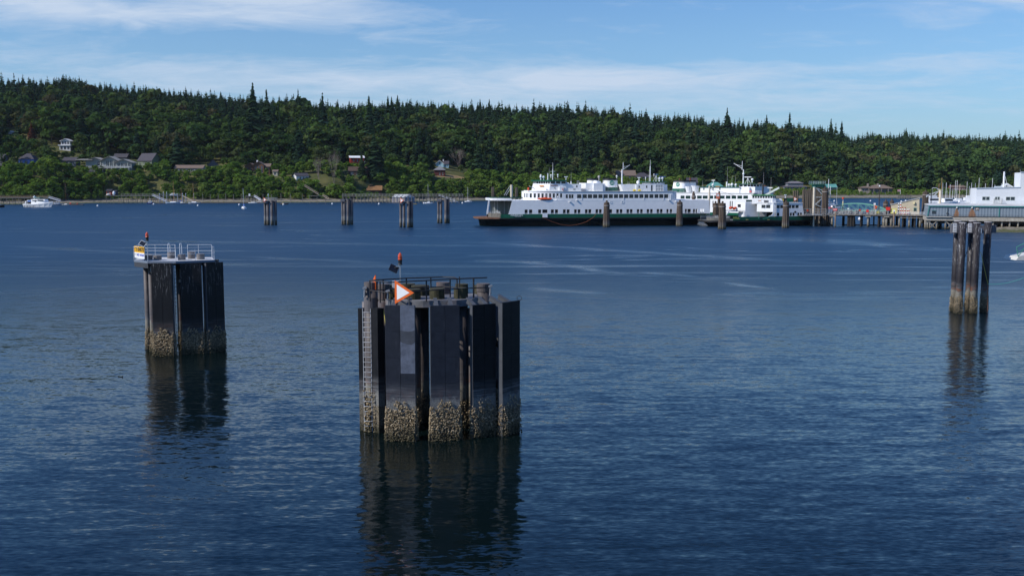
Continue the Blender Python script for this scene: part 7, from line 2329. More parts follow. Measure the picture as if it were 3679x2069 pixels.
tri_sign('triangle_sign', D(*q('Q', 1100, 805), 343), R(-10), 1.2, 1.5, 'orange and white triangle sign behind the small ferry roof', posts=True)
o = at_('Q', 1130, 800, 366); t = thing('distant_pile', 'pair of dark timber piles left of the wing wall', 'pile', (o.x, 366, 0))
for dx in (-.8, 0, .8):
    MB().cyl((dx * .9, 0, -3), (dx * .9, 0, at_('Q', 1130, 645, 366).z), .36, .32, 8).build('pile', WOODP, t)
for (x, yt, lab) in ((1558, 505, 'left of two squat strapped timber dolphins beyond the truss bridge'), (1697, 490, 'right of two squat strapped timber dolphins beyond the truss bridge')):
    o = at_('O', x, 700, 372); timber_dolphin(0, 0, 0, 1.9 if x < 1600 else 1.6, lab, int(x), o=o, n=9, zt=at_('O', x, yt, 372).z)
o = at_('O', 2470, 700, 372); timber_dolphin(0, 0, 0, 2.2, 'dark timber dolphin left of the marina masts', 31, o=o, zt=at_('O', 2470, 283, 372).z, n=10)
# apron ramp beside the small ferry stern
ap = thing('landing_apron', 'grey trussed landing apron and railing reaching to the small ferry stern', 'ramp', (at_('Q', 1250, 1000, 343).x, 343, 0))
ox = ap.location.x; X_ = lambda x: at_('Q', x, 1000, 343).x - ox; Z_ = lambda y: at_('Q', 1400, y, 343).z
MB().box(X_(1260), X_(1700), 0, 7, Z_(1120), Z_(1108)).build('deck', PLANK, ap)
rl = MB(); rails(rl, [(X_(1255), 0), (X_(1700), 0)], Z_(1108), Z_(985) - Z_(1108), 4, .1, 2.2)
for i in range(8):
    x = X_(1300) + i * .9; rl.bar((X_(1330), -.2, Z_(1060)), (X_(1300) + i * 1.0, -.2, Z_(1110)), .1)
for i in range(10):
    x = X_(1400) + i * 1.9; rl.bar((x, .1, Z_(1108)), (x + 1.0, .1, Z_(1045)), .09).bar((x + 1.0, .1, Z_(1045)), (x + 1.9, .1, Z_(1108)), .09)
rl.build('railing', M('rail_meshgrey', (.38, .38, .37), .6), ap)
MB().cyl((X_(1350), -.3, Z_(1020)), (X_(1350), -.15, Z_(1019)), .35, .35, 10).build('life_ring', ORANGE, ap)
for x in (1500, 1580, 1660):
    MB().cyl((X_(x), 3, -3), (X_(x), 3, Z_(1121)), .35, .35, 8).build('pile', DKBEAM, ap)
for (k, x, y0, y1, Y, lab, m_) in (('O', 222, 25, 620, 360, 'tall thin white pole right of the slip tower', TRIM), ('O', 268, 190, 620, 362, 'white pole with a cage ladder right of the slip tower', TRIM), ('O', 420, 190, 600, 700, 'thin grey pole beyond the truss bridge', M('pole_grey', (.35, .36, .38), .6))):
    a, b = at_(k, x, y1, Y), at_(k, x, y0, Y)
    t = thing('signal_pole', lab, 'pole', (a.x, Y, a.z))
    MB().cyl((0, 0, -3), (0, 0, b.z - a.z), .16 if Y < 500 else .2, .1, 7).build('shaft', m_, t)
    MB().box(-.35, .35, -.1, .1, (b.z - a.z) * .55, (b.z - a.z) * .55 + .15).build('crossarm', m_, t)

# ------------------------------------------------------------------ warehouse and white building on the right
gP = lambda x, y, off=0: vw.at(q('P', x, y), off)
Pl = G(3323, 823.5); Pr = Vector(((3679 - CX) / F * (Pl.y - 9), Pl.y - 9, 0)); vw = VP(Pl, Pr)
XE = gP(1961, 1000)[0] + 25
wd = thing('warehouse_wharf', 'concrete edged wharf on braced posts carrying the blue-grey warehouse', 'wharf', vw.o, vw.a)
zd0, zd1 = gP(600, 1207)[1], gP(600, 1143)[1]
MB().box(gP(135, 1170)[0], XE, 0, 26, zd0, zd1).build('deck_edge', M('wharf_concrete', (.36, .33, .28), .9, var=.3, vscale=.8, streak=.9, streakcol=(.12, .11, .09)), wd)
MB().box(gP(135, 1150)[0], gP(615, 1150)[0], -.5, 1, zd1, zd1 + .15).build('edge_plank', M('plank_pale', (.5, .48, .44), .9), wd)
MB().box(gP(200, 1200)[0], XE, 1.0, 25, zd0 - 1.0, zd0 - .02).build('deck_beam', DKBEAM, wd)
for x, r in ((122, .28), (140, .26), (168, .26), (210, .24), (338, .27), (500, .27), (650, .27), (815, .27), (955, .27), (1110, .27), (1260, .27), (1385, .27), (1550, .27), (1693, .27), (1848, .27)):
    u = gP(x, 1300, .8)[0]; MB().cyl((u, .8, -3), (u, .8, zd0 + .1), r, r, 9).build('post', CONCP, wd)
for off in (6, 12):
    for x in np.arange(180, 2000, 120):
        u = gP(float(x), 1250, off)[0]; MB().cyl((u, off, -3), (u, off, zd0), .25, .25, 7).build('post', DKBEAM, wd)
for (a, b, c, d) in ((180, 1218, 330, 1362), (335, 1222, 250, 1295), (255, 1290, 190, 1350), (500, 1215, 612, 1305), (640, 1245, 525, 1355), (815, 1218, 900, 1290), (960, 1245, 880, 1320)):
    p, r_2 = gP(a, b, .5), gP(c, d, .5); MB().bar((p[0], .5, p[1]), (r_2[0], .5, r_2[1]), .3).build('cross_brace', CONCP, wd)


def warehouse_mat():
    m = bpy.data.materials.new('corrugated_bluegrey'); m.use_nodes = True; m.node_tree.nodes.clear(); N = NT(m.node_tree)
    tc = N('ShaderNodeTexCoord').outputs['Object']; sp_ = N('ShaderNodeSeparateXYZ', {0: tc}); x, y, z = sp_.outputs
    rib = N.m('SINE', N.m('MULTIPLY', x, 2 * math.pi / .9))
    c = N.mix(N.mr(rib, -.2, .9), (.16, .20, .24, 1), (.23, .275, .32, 1))
    n = N.noise(tc, 1.3, 5.0, .7)
    for (xc, zt, zb_, w0) in STAINS:
        f = N.mr(z, zb_, zt, 1.0, .18)
        d = N.m('DIVIDE', N.m('ABSOLUTE', N.m('SUBTRACT', x, xc)), N.m('MULTIPLY', f, w0))
        d = N.m('ADD', d, N.mr(n, .3, .7, -.3, .3))
        k = N.m('MULTIPLY', N.mr(d, .55, 1.05, 1.0, 0.0), N.m('MULTIPLY', N.mr(z, zt, zt + .1, 1, 0), .85))
        c = N.mix(k, c, (.25, .11, .035, 1))
    b = N('ShaderNodeBsdfPrincipled', {'Base Color': c, 'Roughness': .6, 'Specular IOR Level': .3, 'Normal': N('ShaderNodeBump', {'Height': rib, 'Strength': .5, 'Distance': .04}).outputs[0]})
    N('ShaderNodeOutputMaterial', {'Surface': b}); return m


STAINS = []
for x, w0 in ((713, .95), (1000, 1.35)):
    u, zt = gP(x, 968, 1.2); zb_ = gP(x, 1105, 1.2)[1]; STAINS.append((u, zt, zb_, w0))
wh = thing('waterfront_warehouse', 'long low blue-grey corrugated warehouse with teal trim and two rust stains', 'warehouse', vw.o, vw.a)
xl = gP(168, 1050, 1.2)[0]; zt = gP(600, 944, 1.2)[1]
MB().xz([(xl - .15, zd1 + .15), (XE, zd1 + .15), (XE, zt), (xl + .35, zt)], 1.2, 24).build('wall', warehouse_mat(), wh)
tr = MB().box(xl + .1, XE, .85, 1.19, zt - .05, zt + .3).bar((xl + .0, 1.1, zd1 + .15), (xl + .45, 1.1, zt), .28)
u = gP(1503, 1000, 1.1)[0]; tr.box(u - .14, u + .14, 1.05, 1.19, zd1 + .15, zt - .06)
tr.build('teal_trim', M('trim_teal', (.045, .20, .19), .6), wh)
rz = zt + .3; zr_ = gP(600, 893, 8)[1]
MB().yz([(.9, rz), (9, max(zr_, rz + .5)), (24, rz), (24, rz - .1)], xl + .2, XE).build('roof', M('roof_pale', (.48, .48, .48), .7, var=.25, vscale=.8, streak=.3, streakcol=(.3, .28, .27)), wh)
a, z = gP(248, 1078, 1.15); b, z2 = gP(327, 1022, 1.15)
wo = MB().box(a, b, 1.12, 1.19, z, z2).build('window', HGL, wh); MB().box(a - .08, b + .08, 1.08, 1.19, z2, z2 + .1).build('frame', MT['trim_teal'], wo)
for x in (715, 998):
    u, z = gP(x, 964, 1); MB().ball((u, 1.0, z), .27).build('wall_lamp', TRIM, wh)
a, z = gP(1060, 1010, 1.1); b, z2 = gP(1122, 968, 1.1)
sb = MB().box(a, b, 1.08, 1.19, z, z2).build('notice_board', M('notice_brown', (.22, .12, .06), .7), wh)
MB().box(a + .2, a + .75, 1.03, 1.08, z + .15, z2 - .15).box(b - .6, b - .15, 1.03, 1.08, z + .15, z2 - .15).build('notice', TRIM, sb)
pp = MB(); u = gP(540, 1000, 1)[0]; pp.bar((u, 1.0, zd1 + .1), (u, 1.0, gP(540, 968, 1)[1]), .14).box(u - .3, u + .3, .9, 1.15, gP(540, 1080, 1)[1], gP(540, 1060, 1)[1]).build('drain_pipe', M('pipe_dark', (.05, .06, .07), .6), wh)
rl = MB(); rails(rl, [(gP(170, 1120, .2)[0], .3), (XE, .3)], zd1 + .15, gP(600, 1098)[1] - zd1 - .15, 2, .055, 3.2); rl.build('kerb_railing', M('rail_black', (.03, .03, .035), .6), wd)
MB().box(gP(215, 1120)[0], XE, .7, 1.15, zd1 + .16, gP(600, 1128)[1]).build('dark_kerb', M('kerb_dark', (.06, .065, .07), .8), wh)

wb = thing('waterfront_building', 'white clapboard building with a stepped up tower at the right edge', 'building', vw.o, vw.a)
oB = 10.0
xl = gP(1072, 800, oB)[0]; xt = gP(1893, 500, oB)[0]; XE2 = XE + 6
z0 = zt - .5; zr1, zr2 = gP(1090, 608, oB)[1], gP(1890, 590, oB)[1]; ztw = gP(1950, 312, oB)[1]
WW = pmat('clapboard_white', (.66, .68, .70), .7, var=.04)
mb = MB(); wins = []
for a, b, y0, y1 in ((1190, 1320, 764, 823), (1427, 1508, 767, 820), (1630, 1790, 767, 826)):
    wins.append((gP(a, y0, oB)[0], gP(b, y0, oB)[0], gP(a, y1, oB)[1], gP(a, y0, oB)[1]))
c = xl; zlow = min(zr1, zr2) - .25
for a, b, za, zb_ in wins:
    mb.box(c, a, oB, oB + .2, z0, zlow).box(a, b, oB, oB + .2, z0, za).box(a, b, oB, oB + .2, zb_, zlow); c = b
    w_ = MB().box(a, b, oB + .08, oB + .14, za, zb_).build('window', HGL, wb)
    f = MB().box(a - .12, a, oB - .04, oB + .06, za - .12, zb_ + .12).box(b, b + .12, oB - .04, oB + .06, za - .12, zb_ + .12).box(a, b, oB - .04, oB + .06, zb_, zb_ + .12).box(a, b, oB - .04, oB + .06, za - .12, za)
    n_ = 3 if b - a > 5 else 2
    for fr_ in ((.24, .74) if n_ == 3 else (.5,)):
        f.box(a + (b - a) * fr_ - .1, a + (b - a) * fr_ + .1, oB - .02, oB + .07, za, zb_)
    f.build('frame', M('trim_green_pale', (.45, .5, .47), .6), w_)
mb.box(c, XE2, oB, oB + .2, z0, zlow)
mb.xz([(xl, zlow), (XE2, zlow), (XE2, zr2), (xt, zr2), (xl, zr1)], oB, oB + 16).box(xl, XE2, oB + .2, oB + 16, z0, zlow)
mb.box(xt, XE2, oB + .01, oB + 12, zr2, ztw)
mb.build('wall', WW, wb)
MB().bar((xl - .1, oB - .05, zr1 + .08), (xt, oB - .05, zr2 + .08), .35, .22).box(xt - .1, XE2, oB - .2, oB + .1, ztw, ztw + .25).build('coping', M('coping_bluegrey', (.38, .44, .50), .6), wb)
bl = MB()
for k in range(40):
    z = z0 + .35 * k
    if z < ztw - .2:
        bl.box(xl if z < zlow else xt, XE2, oB - .012, oB, z, z + .035) if not any(w[2] - .2 < z < w[3] + .2 for w in wins) else None
bl.build('board_line', M('board_shadow_white', (.45, .47, .5), .9), wb)
a, z = gP(1408, 905, oB - 1.4); b, z2 = gP(1555, 870, oB - 1.4)
bk = MB().box(a, b, oB - 1.4, oB - .02, z, z + .2).box(a + .1, b - .1, oB - 1.2, oB - .1, z - .5, z); rails(bk, [(a, oB - .02), (a, oB - 1.35), (b, oB - 1.35), (b, oB - .02)], z + .2, gP(1400, 805, oB - 1.4)[1] - z, 4, .06, .7)
bk.build('balcony', M('balcony_grey', (.42, .43, .42), .7), wb)
MB().bar((gP(1897, 300, oB)[0], oB + .5, ztw), (gP(1897, 250, oB)[0], oB + .5, gP(1897, 255, oB)[1]), .08).build('antenna', MT['pole_grey'], wb)
rt = thing('roof_frame', 'grey pitched roof frame showing above the white building parapet', 'roof frame', vw.o, vw.a)
oR = 22
P = [gP(x, y, oR) for x, y in ((1560, 590), (1650, 520), (1765, 590))]; b = MB()
for (p, r_2) in ((P[0], P[1]), (P[1], P[2]), (P[0], P[2])):
    b.bar((p[0], oR, p[1]), (r_2[0], oR, r_2[1]), .35); b.bar((p[0], oR + 6, p[1]), (r_2[0], oR + 6, r_2[1]), .35)
for f in (.25, .5, .75):
    x = P[0][0] + (P[2][0] - P[0][0]) * f; b.bar((x, oR, P[0][1]), (P[1][0], oR, P[1][1]), .14)
b.bar((P[1][0], oR, P[1][1]), (P[1][0], oR + 6, P[1][1]), .3); b.build('frame', M('brace_white', (.55, .57, .58), .6), rt)
MB().add([(P[0][0], oR + .5, P[0][1]), (P[1][0], oR + .5, P[1][1]), (P[1][0], oR + 6, P[1][1]), (P[0][0], oR + 6, P[0][1])], [(0, 1, 2, 3)]).box(gP(1445, 580, oR)[0], gP(1545, 580, oR)[0], oR, oR + 5, gP(1500, 600, oR)[1], gP(1500, 568, oR)[1]).build('roof_sheet', M('roof_bluish', (.40, .45, .5), .7), rt)
# crane mast on the white roof side, black light pole and pipe by the marina
mm = thing('boat_hoist_mast', 'tall white hoist mast with a slanting stay above the white building roof', 'mast', vw.world(gP(1579, 600, 18)[0], 18, zr1 - .5), vw.a)
hz = gP(1579, 295, 18)[1] - zr1 + .5
MB().cyl((0, 0, 0), (0, 0, hz), .3, .26, 10).build('mast', TRIM, mm); MB().bar((0.2, 0, hz - 1), (gP(1640, 530, 18)[0] - gP(1579, 530, 18)[0], 0, gP(1640, 530, 18)[1] - zr1 + .5), .1).build('stay', MT['brace_white'], mm)
lp = thing('lamp_pole', 'black lamp post with a long white arm beside the marina', 'lamp', (at_('P', 232, 890, 335).x, 335, 2.5))
h_ = at_('P', 232, 608, 335).z - 2.5
MB().cyl((0, 0, 0), (0, 0, h_), .17, .12, 8).build('pole', MT['rail_black'], lp)
ar = MB(); x9 = at_('P', 385, 620, 335).x - lp.location.x
ar.tube([(0, 0, h_ - .1), (x9 * .25, 0, h_ + .22), (x9 * .55, 0, h_ + .2), (x9 * .85, 0, h_ - .15)], .09).box(x9 * .8, x9 * 1.02, -.15, .15, h_ - .4, h_ - .2).build('arm', TRIM, lp)
cp = thing('steel_pipe_pile', 'cream pipe with a dark timber head collar in front of the marina boats', 'pile', (at_('P', 397, 890, 338).x, 338, 0))
MB().cyl((0, 0, -3), (0, 0, at_('P', 397, 640, 338).z), .42, .42, 12).build('shaft', MT['pipe_cream'], cp)
MB().cyl((0, 0, at_('P', 397, 640, 338).z), (0, 0, at_('P', 397, 628, 338).z), .55, .55, 12).build('cap', MT['post_cream'], cp)
b = MB(); ox = cp.location.x; X_ = lambda x: at_('P', x, 700, 338).x - ox; Z_ = lambda y: at_('P', 300, y, 338).z
for (x0_, y0_, x1_, y1_) in ((150, 745, 390, 655), (150, 770, 230, 705), (270, 770, 375, 665), (250, 775, 250, 700)):
    b.bar((X_(x0_), .3, Z_(y0_)), (X_(x1_), .3, Z_(y1_)), .22)
b.build('brace', MT['brace_white'], cp)
# low beach under and beside the wharf
bp_ = []
nx, ny = 40, 14
for i in range(nx):
    for j in range(ny):
        px = 3520 + i * 16; Yf = 299.5 + 4 * math.exp(-((px - 3560) / 60.0) ** 2 * .5) + (6 if px < 3560 else 0) * (3560 - px) / 40
        Y = Yf + j * 5.0
        z = -.35 + .5 * (1 - math.exp(-j * 1.3)) + j * .27
        if px < 3590:
            z = min(z, -.4 + (px - 3520) / 70 * 1.4 + j * .02 * (px - 3520) / 70)
        bp_.append(((px - CX) / F * Y, Y, z + .12 * math.sin(i * 1.7 + j)))
fs = [(i * ny + j, (i + 1) * ny + j, (i + 1) * ny + j + 1, i * ny + j + 1) for i in range(nx - 1) for j in range(ny - 1)]
struct(MB().add(bp_, fs).build('beach', ground_mat(), smooth=True))

# ------------------------------------------------------------------ far shore piers, boats and buoys
HW = M('boat_white', (.80, .80, .80), .4, var=.04)
SPAR = M('spar_alu', (.55, .56, .58), .4); SPARW = M('spar_white', (.75, .75, .75), .4); SPARY = M('spar_varnish', (.50, .27, .10), .5)


def hull_mb(L, B, H, sheer=.35, bow=1):
    rg = []
    for f, w, k in ((-1, .62, .0), (-.7, .85, .0), (-.2, 1, .0), (.3, .92, .12), (.7, .6, .5), (.93, .22, .85), (1.0, .02, 1.0)):
        x = f * L / 2; zt = H * (1 + sheer * k * .8 + (.08 if f < -.8 else 0)); hb = B / 2 * w
        rg.append([(x * (1 - .06 * (1 if f > .8 else 0)), 0, -.3), (x, -hb * .7, -.1), (x, -hb, zt * .55), (x, -hb * 1.03, zt), (x, 0, zt + .05), (x, hb * 1.03, zt), (x, hb, zt * .55), (x, hb * .7, -.1)])
    return MB().rings(rg)


def sailboat(loc, L, mh, label, rz=0.0, hull=None, spar=None, group=None, cover=None, mizzen=0.0, spreader=True):
    t = thing('sailboat', label, 'sailboat', (loc[0], loc[1], 0), rz, group)
    H = L * .105
    hull_mb(L, L * .30, H).build('hull', hull or HW, t)
    MB().rings([[(x, -w, H), (x, w, H), (x + dx, w * .8, H + .5), (x + dx, -w * .8, H + .5)] for x, w, dx in ((-L * .18, L * .09, .2), (L * .22, L * .07, -.2))]).build('cabin_top', HW, t)
    s = spar or SPARW
    m_ = MB().cyl((L * .06, 0, H), (L * .06, 0, mh), L * .0115 + .03, L * .008 + .03, 6)
    if spreader:
        m_.bar((L * .06 - .05, -L * .06, mh * .55), (L * .06 - .05, L * .06, mh * .55), .07)
    m_.build('mast', s, t)
    bo = MB().cyl((L * .06, 0, H + 1.1), (-L * .36, 0, H + 1.0), .09, .07, 6).build('boom', s, t)
    if cover:
        MB().cyl((L * .05, 0, H + 1.3), (-L * .34, 0, H + 1.15), .28, .16, 8).build('sail_cover', cover, bo)
    if mizzen:
        MB().cyl((-L * .33, 0, H), (-L * .33, 0, mizzen), .09, .06, 6).build('mizzen_mast', s, t)
    st = MB()
    for a in ((L * .48, 0, H * 1.3), (-L * .48, 0, H)):
        st.bar(a, (L * .06, 0, mh - .1), .035)
    st.build('stay', MT['cable_grey'], t)
    return t


def motorboat(loc, L, label, rz=0.0, hull=None, group=None, fly=False, h=1.0):
    t = thing('motorboat', label, 'motorboat', (loc[0], loc[1], 0), rz, group)
    H = L * .13 * h
    hull_mb(L, L * .32, H, .5).build('hull', hull or HW, t)
    c = MB().rings([[(x, -w, H), (x, w, H), (x + dx, w * .85, H + hh), (x + dx, -w * .85, H + hh)] for x, w, dx, hh in ((-L * .30, L * .12, 0, L * .14 * h), (L * .14, L * .12, 0, L * .15 * h), (L * .24, L * .1, -L * .07, L * .04))]).build('cabin', HW, t)
    MB().box(-L * .26, L * .12, -L * .122, -L * .10, H + L * .05 * h, H + L * .11 * h).build('window', HGL, c)
    if fly:
        MB().box(-L * .28, L * .05, -L * .1, L * .1, H + L * .15 * h, H + L * .21 * h).build('flybridge', HW, t)
    MB().bar((-L * .1, 0, H + L * .12), (-L * .1, 0, H + L * .42 * h), .08).build('mast', SPARW, t)
    return t


def W_(k, x, y):
    p = G(*q(k, x, y)); return (p.x, p.y)


# the white motor yacht at far left
a = G(*q('K', 640, 838)); b = G(*q('K', 1400, 847)); vy = VP(a, b)
yt = thing('motor_yacht', 'large white motor yacht with blue awning and green top at the far left', 'yacht', vy.o, vy.a)
gK = lambda x, y, off=0: vy.at(q('K', x, y), off)
YW = 5.0
rg = []
for x, w, yt_, xb_ in ((638, .85, 750, 648), (760, .98, 752, 760), (950, 1.0, 748, 950), (1100, .98, 735, 1100), (1250, .75, 715, 1230), (1370, .35, 695, 1330), (1440, .04, 682, 1385)):
    u, z = gK(x, yt_); ub = gK(xb_, 840)[0]; hb = YW / 2 * w
    rg.append([(ub, 0, -.4), (ub, YW / 2 * 0 - hb * .7, 0), (u, -hb, z * .8), (u, -hb, z), (u, 0, z + .03), (u, hb, z), (u, hb, z * .8), (ub, hb * .7, 0)])
rg = [[(p[0], p[1] + YW / 2, p[2]) for p in r_] for r_ in rg]
MB().rings(rg).build('hull', HW, yt)
u0, u1, u2 = gK(740, 740)[0], gK(880, 740)[0], gK(1270, 690)[0]
zd = gK(900, 745)[1]; zt = gK(900, 612, 1)[1]; zb = gK(1000, 690)[1]
cabm = MB().rings([[(u1, .5, zd - .2), (u1, 4.5, zd - .2), (u1, 4.4, zt), (u1, .6, zt)], [(gK(1080, 0)[0], .5, zd - .2), (gK(1080, 0)[0], 4.5, zd - .2), (gK(1080, 0)[0], 4.4, zt), (gK(1080, 0)[0], .6, zt)],
                   [(u2, 1.0, zd - .2), (u2, 4.0, zd - .2), (gK(1215, 0)[0], 3.8, zt - .05), (gK(1215, 0)[0], 1.2, zt - .05)]]).build('deckhouse', HW, yt)
for x0_, x1_, y0_, y1_ in ((1085, 1245, 628, 662), (930, 960, 640, 662), (975, 995, 645, 665), (1005, 1030, 640, 690), (1045, 1062, 640, 662)):
    a, z = gK(x0_, y1_, .4); b, z2 = gK(x1_, y0_, .4); MB().box(a, b, .36, .49, z, z2).build('window', HGL, cabm)
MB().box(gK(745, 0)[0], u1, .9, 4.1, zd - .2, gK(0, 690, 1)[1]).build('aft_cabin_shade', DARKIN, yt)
MB().box(gK(722, 0)[0], u1, .5, 4.5, gK(0, 662, 1)[1], gK(0, 632, 1)[1]).build('aft_deck_roof', HW, yt)
MB().xz([gK(695, 740), gK(715, 740), gK(738, 665), gK(715, 665)], .5, 4.5).build('aft_frame', HW, yt)
MB().xz([gK(790, 650, .4), gK(885, 642, .4), gK(875, 685, .4), gK(815, 680, .4)], .3, .45).build('blue_awning', M('awning_blue', (.04, .16, .55), .7), yt)
MB().box(gK(890, 0)[0], gK(1070, 0)[0], 1, 4, gK(0, 572, 1)[1], gK(0, 552, 1)[1]).build('green_bimini', M('bimini_green', (.02, .13, .09), .8), yt)
mk = MB().bar((gK(875, 0)[0], 2.4, zt), (gK(875, 0)[0], 2.4, gK(0, 500, 2)[1]), .3, .5).box(gK(865, 0)[0], gK(900, 0)[0], 1.6, 3.2, gK(0, 555, 2)[1], gK(0, 530, 2)[1]).build('radar_arch', HW, yt)
fl_ = MB(); rails(fl_, [(gK(900, 0)[0], .7), (gK(1080, 0)[0], .7)], zt, .9, 2, .05, .7); rails(fl_, [(gK(1240, 0)[0], .9), (gK(1420, 0)[0], 2.2)], gK(1300, 700)[1], .9, 2, .05, .8); fl_.build('railing', SPAR, yt)
for x in (712, 786, 870, 960):
    u, z = gK(x, 815, -.1); MB().cyl((u, -.12, z - .35), (u, -.12, z + .35), .16, .16, 8).build('fender', DARKIN, yt)

# lesser boats
mid = lambda k, x0, x1, y: W_(k, (x0 + x1) / 2, y)
sz = lambda k, x0, x1, y: abs(W_(k, x1, y)[0] - W_(k, x0, y)[0])
mh_ = lambda k, x, y, P_: D(*q(k, x, y), P_[1]).z
p = mid('L', 1090, 1245, 600); motorboat(p, sz('L', 1090, 1245, 600), 'small white cabin boat with a dark blue hull before the left pier', R(0), M('hull_navy', (.02, .03, .14), .4), h=1.6)
BLUEC = M('cover_blue', (.03, .10, .45), .8); GREYH = M('hull_paleblue', (.34, .42, .50), .5)
for (x0, x1, y, xm, ym, spar, hull, lab, mz, cov) in (
        (1520, 1850, 596, 1645, 80, SPARY, GREYH, 'long pale blue sailboat with a varnished mast at the left dock', 0, None),
        (1640, 1790, 575, 1735, 262, SPARY, HW, 'white sailboat with the shortest brown mast at the left dock', 0, BLUEC),
        (1790, 1960, 588, 1873, 218, SPARY, HW, 'white sailboat with a tan mast in the middle of the left dock', 0, BLUEC),
        (2040, 2320, 594, 2198, 112, SPARY, M('hull_grey', (.28, .31, .36), .5), 'grey hulled sailboat with a brown mast at the right end of the left dock', 0, None)):
    P_ = mid('L', x0, x1, y); L_ = sz('L', x0, x1, y)
    sailboat(P_, L_, mh_('L', xm, ym, P_), lab, R(180 if x0 > 2000 else 0), hull, spar, 'sailboats at the left dock', cov)
P_ = mid('M', 1075, 1190, 712); sailboat(P_, 7.5, mh_('M', 1150, 232, P_), 'small white sailboat with a blue sail cover moored alone', R(118), HW, SPAR, None, BLUEC)
P_ = mid('N', 1265, 1422, 960); sailboat(P_, sz('N', 1265, 1422, 960), mh_('N', 1303, 570, P_), 'white sailboat with grey mast moored near the floating boathouse', R(180), HW, SPAR)
P_ = mid('N', 2070, 2212, 930); sailboat(P_, sz('N', 2070, 2212, 930), mh_('N', 2122, 628, P_), 'white sailboat moored by itself left of the large ferry', R(180), HW, SPARW)
P_ = W_('K', 1670, 785); motorboat(P_, 7, 'small open workboat tied at the left gangway float', R(10), M('hull_grey', (.28, .31, .36), .5))
P_ = mid('K', 1810, 1995, 785); sailboat(P_, sz('K', 1810, 1995, 785) * 1.1, mh_('K', 2040, 130, P_), 'old pale hulled sailboat with a tall red-brown mast at the left float', R(0), M('hull_weathered', (.4, .38, .33), .7), M('spar_redbrown', (.22, .09, .05), .6))
P_ = W_('K', 2130, 780)
dg = thing('rowing_boat', 'low dark boat carrying red covers at the left float', 'boat', (P_[0], P_[1], 0)); hull_mb(8, 2.2, .7).build('hull', M('hull_brown', (.09, .06, .05), .7), dg)
MB().ball((-2, 0, 1.0), .7, .7).ball((2.5, 0, .9), .5, .7).build('red_cover', RED, dg)
P_ = W_('K', 8, 850); motorboat((P_[0] - 2, P_[1]), 9, 'white and dark motorboat cut off by the left edge', R(0), DARKIN)
P_ = W_('M', 2045, 615)
dg = thing('rowing_boat', 'small brown skiff by a white buoy right of the leftmost mid-water dolphin', 'boat', (P_[0], P_[1] + 3, 0)); hull_mb(5.5, 1.8, .7).build('hull', M('hull_brown', (.09, .06, .05), .7), dg); MB().box(-1.5, -.3, -.5, .5, .7, 1.2).build('motor_cover', M('cover_tan', (.5, .38, .2), .8), dg)
P_ = W_('N', 1048, 978); dg = thing('kayak', 'yellow kayak just right of the nearest mid-water dolphin', 'kayak', (P_[0], P_[1], 0)); hull_mb(4.2, .8, .35).build('hull', M('kayak_yellow', (.7, .42, .06), .5), dg); MB().box(-.4, .4, -.3, .3, .33, .42).build('seat', DARKIN, dg)
for k, x, y, lab in (('L', 1237, 614, 'white buoy touching the small navy cabin boat'), ('L', 2260, 650, 'white buoy below the grey hulled sailboat'), ('M', 1025, 630, 'white buoy just left of the lone blue covered sailboat'), ('M', 2048, 625, 'white buoy at the brown skiff'),
                     ('2', 1623, 1325, 'white buoy left of the ladder dolphin'), ('N', 345, 978, 'white buoy below the rust roofed boathouse'), ('N', 1250, 962, 'white buoy at the sailboat near the floating boathouse'), ('N', 2024, 960, 'white buoy left of the lone sailboat by the large ferry'),
                     ('K', 1222, 835, 'white buoy at the bow of the white motor yacht'), ('1', 960, 1345, 'white buoy alone between the yacht and the left pier'), ('O', 370, 540, 'white buoy beyond the left end of the truss bridge'), ('O', 1207, 540, 'white buoy in the water behind the white square sign'), ('O', 1920, 552, 'white buoy above the cream shed roof line'), ('O', 2022, 535, 'white buoy right above the cream shed roof line')):
    P_ = G(*q(k, x, y)); t = thing('mooring_buoy', lab, 'buoy', (P_.x, P_.y, 0), 0, 'white mooring buoys'); MB().ball((0, 0, .35), .62).build('float', HW, t); MB().cyl((0, 0, .9), (0, 0, 1.15), .1, .1, 6).build('ring', SPAR, t)

# trestle piers of the far shore
GREYW = M('grey_wood', (.20, .18, .165), .9, var=.2); POSTM = M('post_wood', (.22, .20, .17), .9, var=.2)


def trestle(k, x0, x1, yb, ydeck, yrail, label, n=9, width=3.0, rail=True, name='trestle_pier', rust=False, posts=True, double=False):
    a, b = G(*q(k, x0, yb)), G(*q(k, x1, yb)); v = VP(a, b)
    t = thing(name, label, 'pier', v.o, v.a)
    zd = v.at(q(k, (x0 + x1) / 2, ydeck))[1]; zr = v.at(q(k, (x0 + x1) / 2, yrail))[1]
    MB().box(0, v.L, 0, width, zd - .35, zd).build('deck', GREYW, t)
    for i in range(n):
        x = .2 + (v.L - .4) * i / (n - 1)
        MB().cyl((x, .3, -2), (x, .3, zd - .35), .17, .17, 6).build('pile', POSTM, t)
        MB().cyl((x + .4, width - .3, -2), (x + .4, width - .3, zd - .35), .17, .17, 6).build('pile', POSTM, t)
    if rail:
        m_ = MB(); rails(m_, [(0, .1), (v.L, .1)], zd, zr - zd, 2, .11, 2.4)
        if double:
            rails(m_, [(0, width), (v.L, width)], zd, zr - zd, 2, .11, 2.4)
        m_.build('railing', M('rail_rustwood', (.26, .19, .13), .9) if rust else M('rail_greywood', (.34, .32, .30), .9), t)
    return t, v, zd


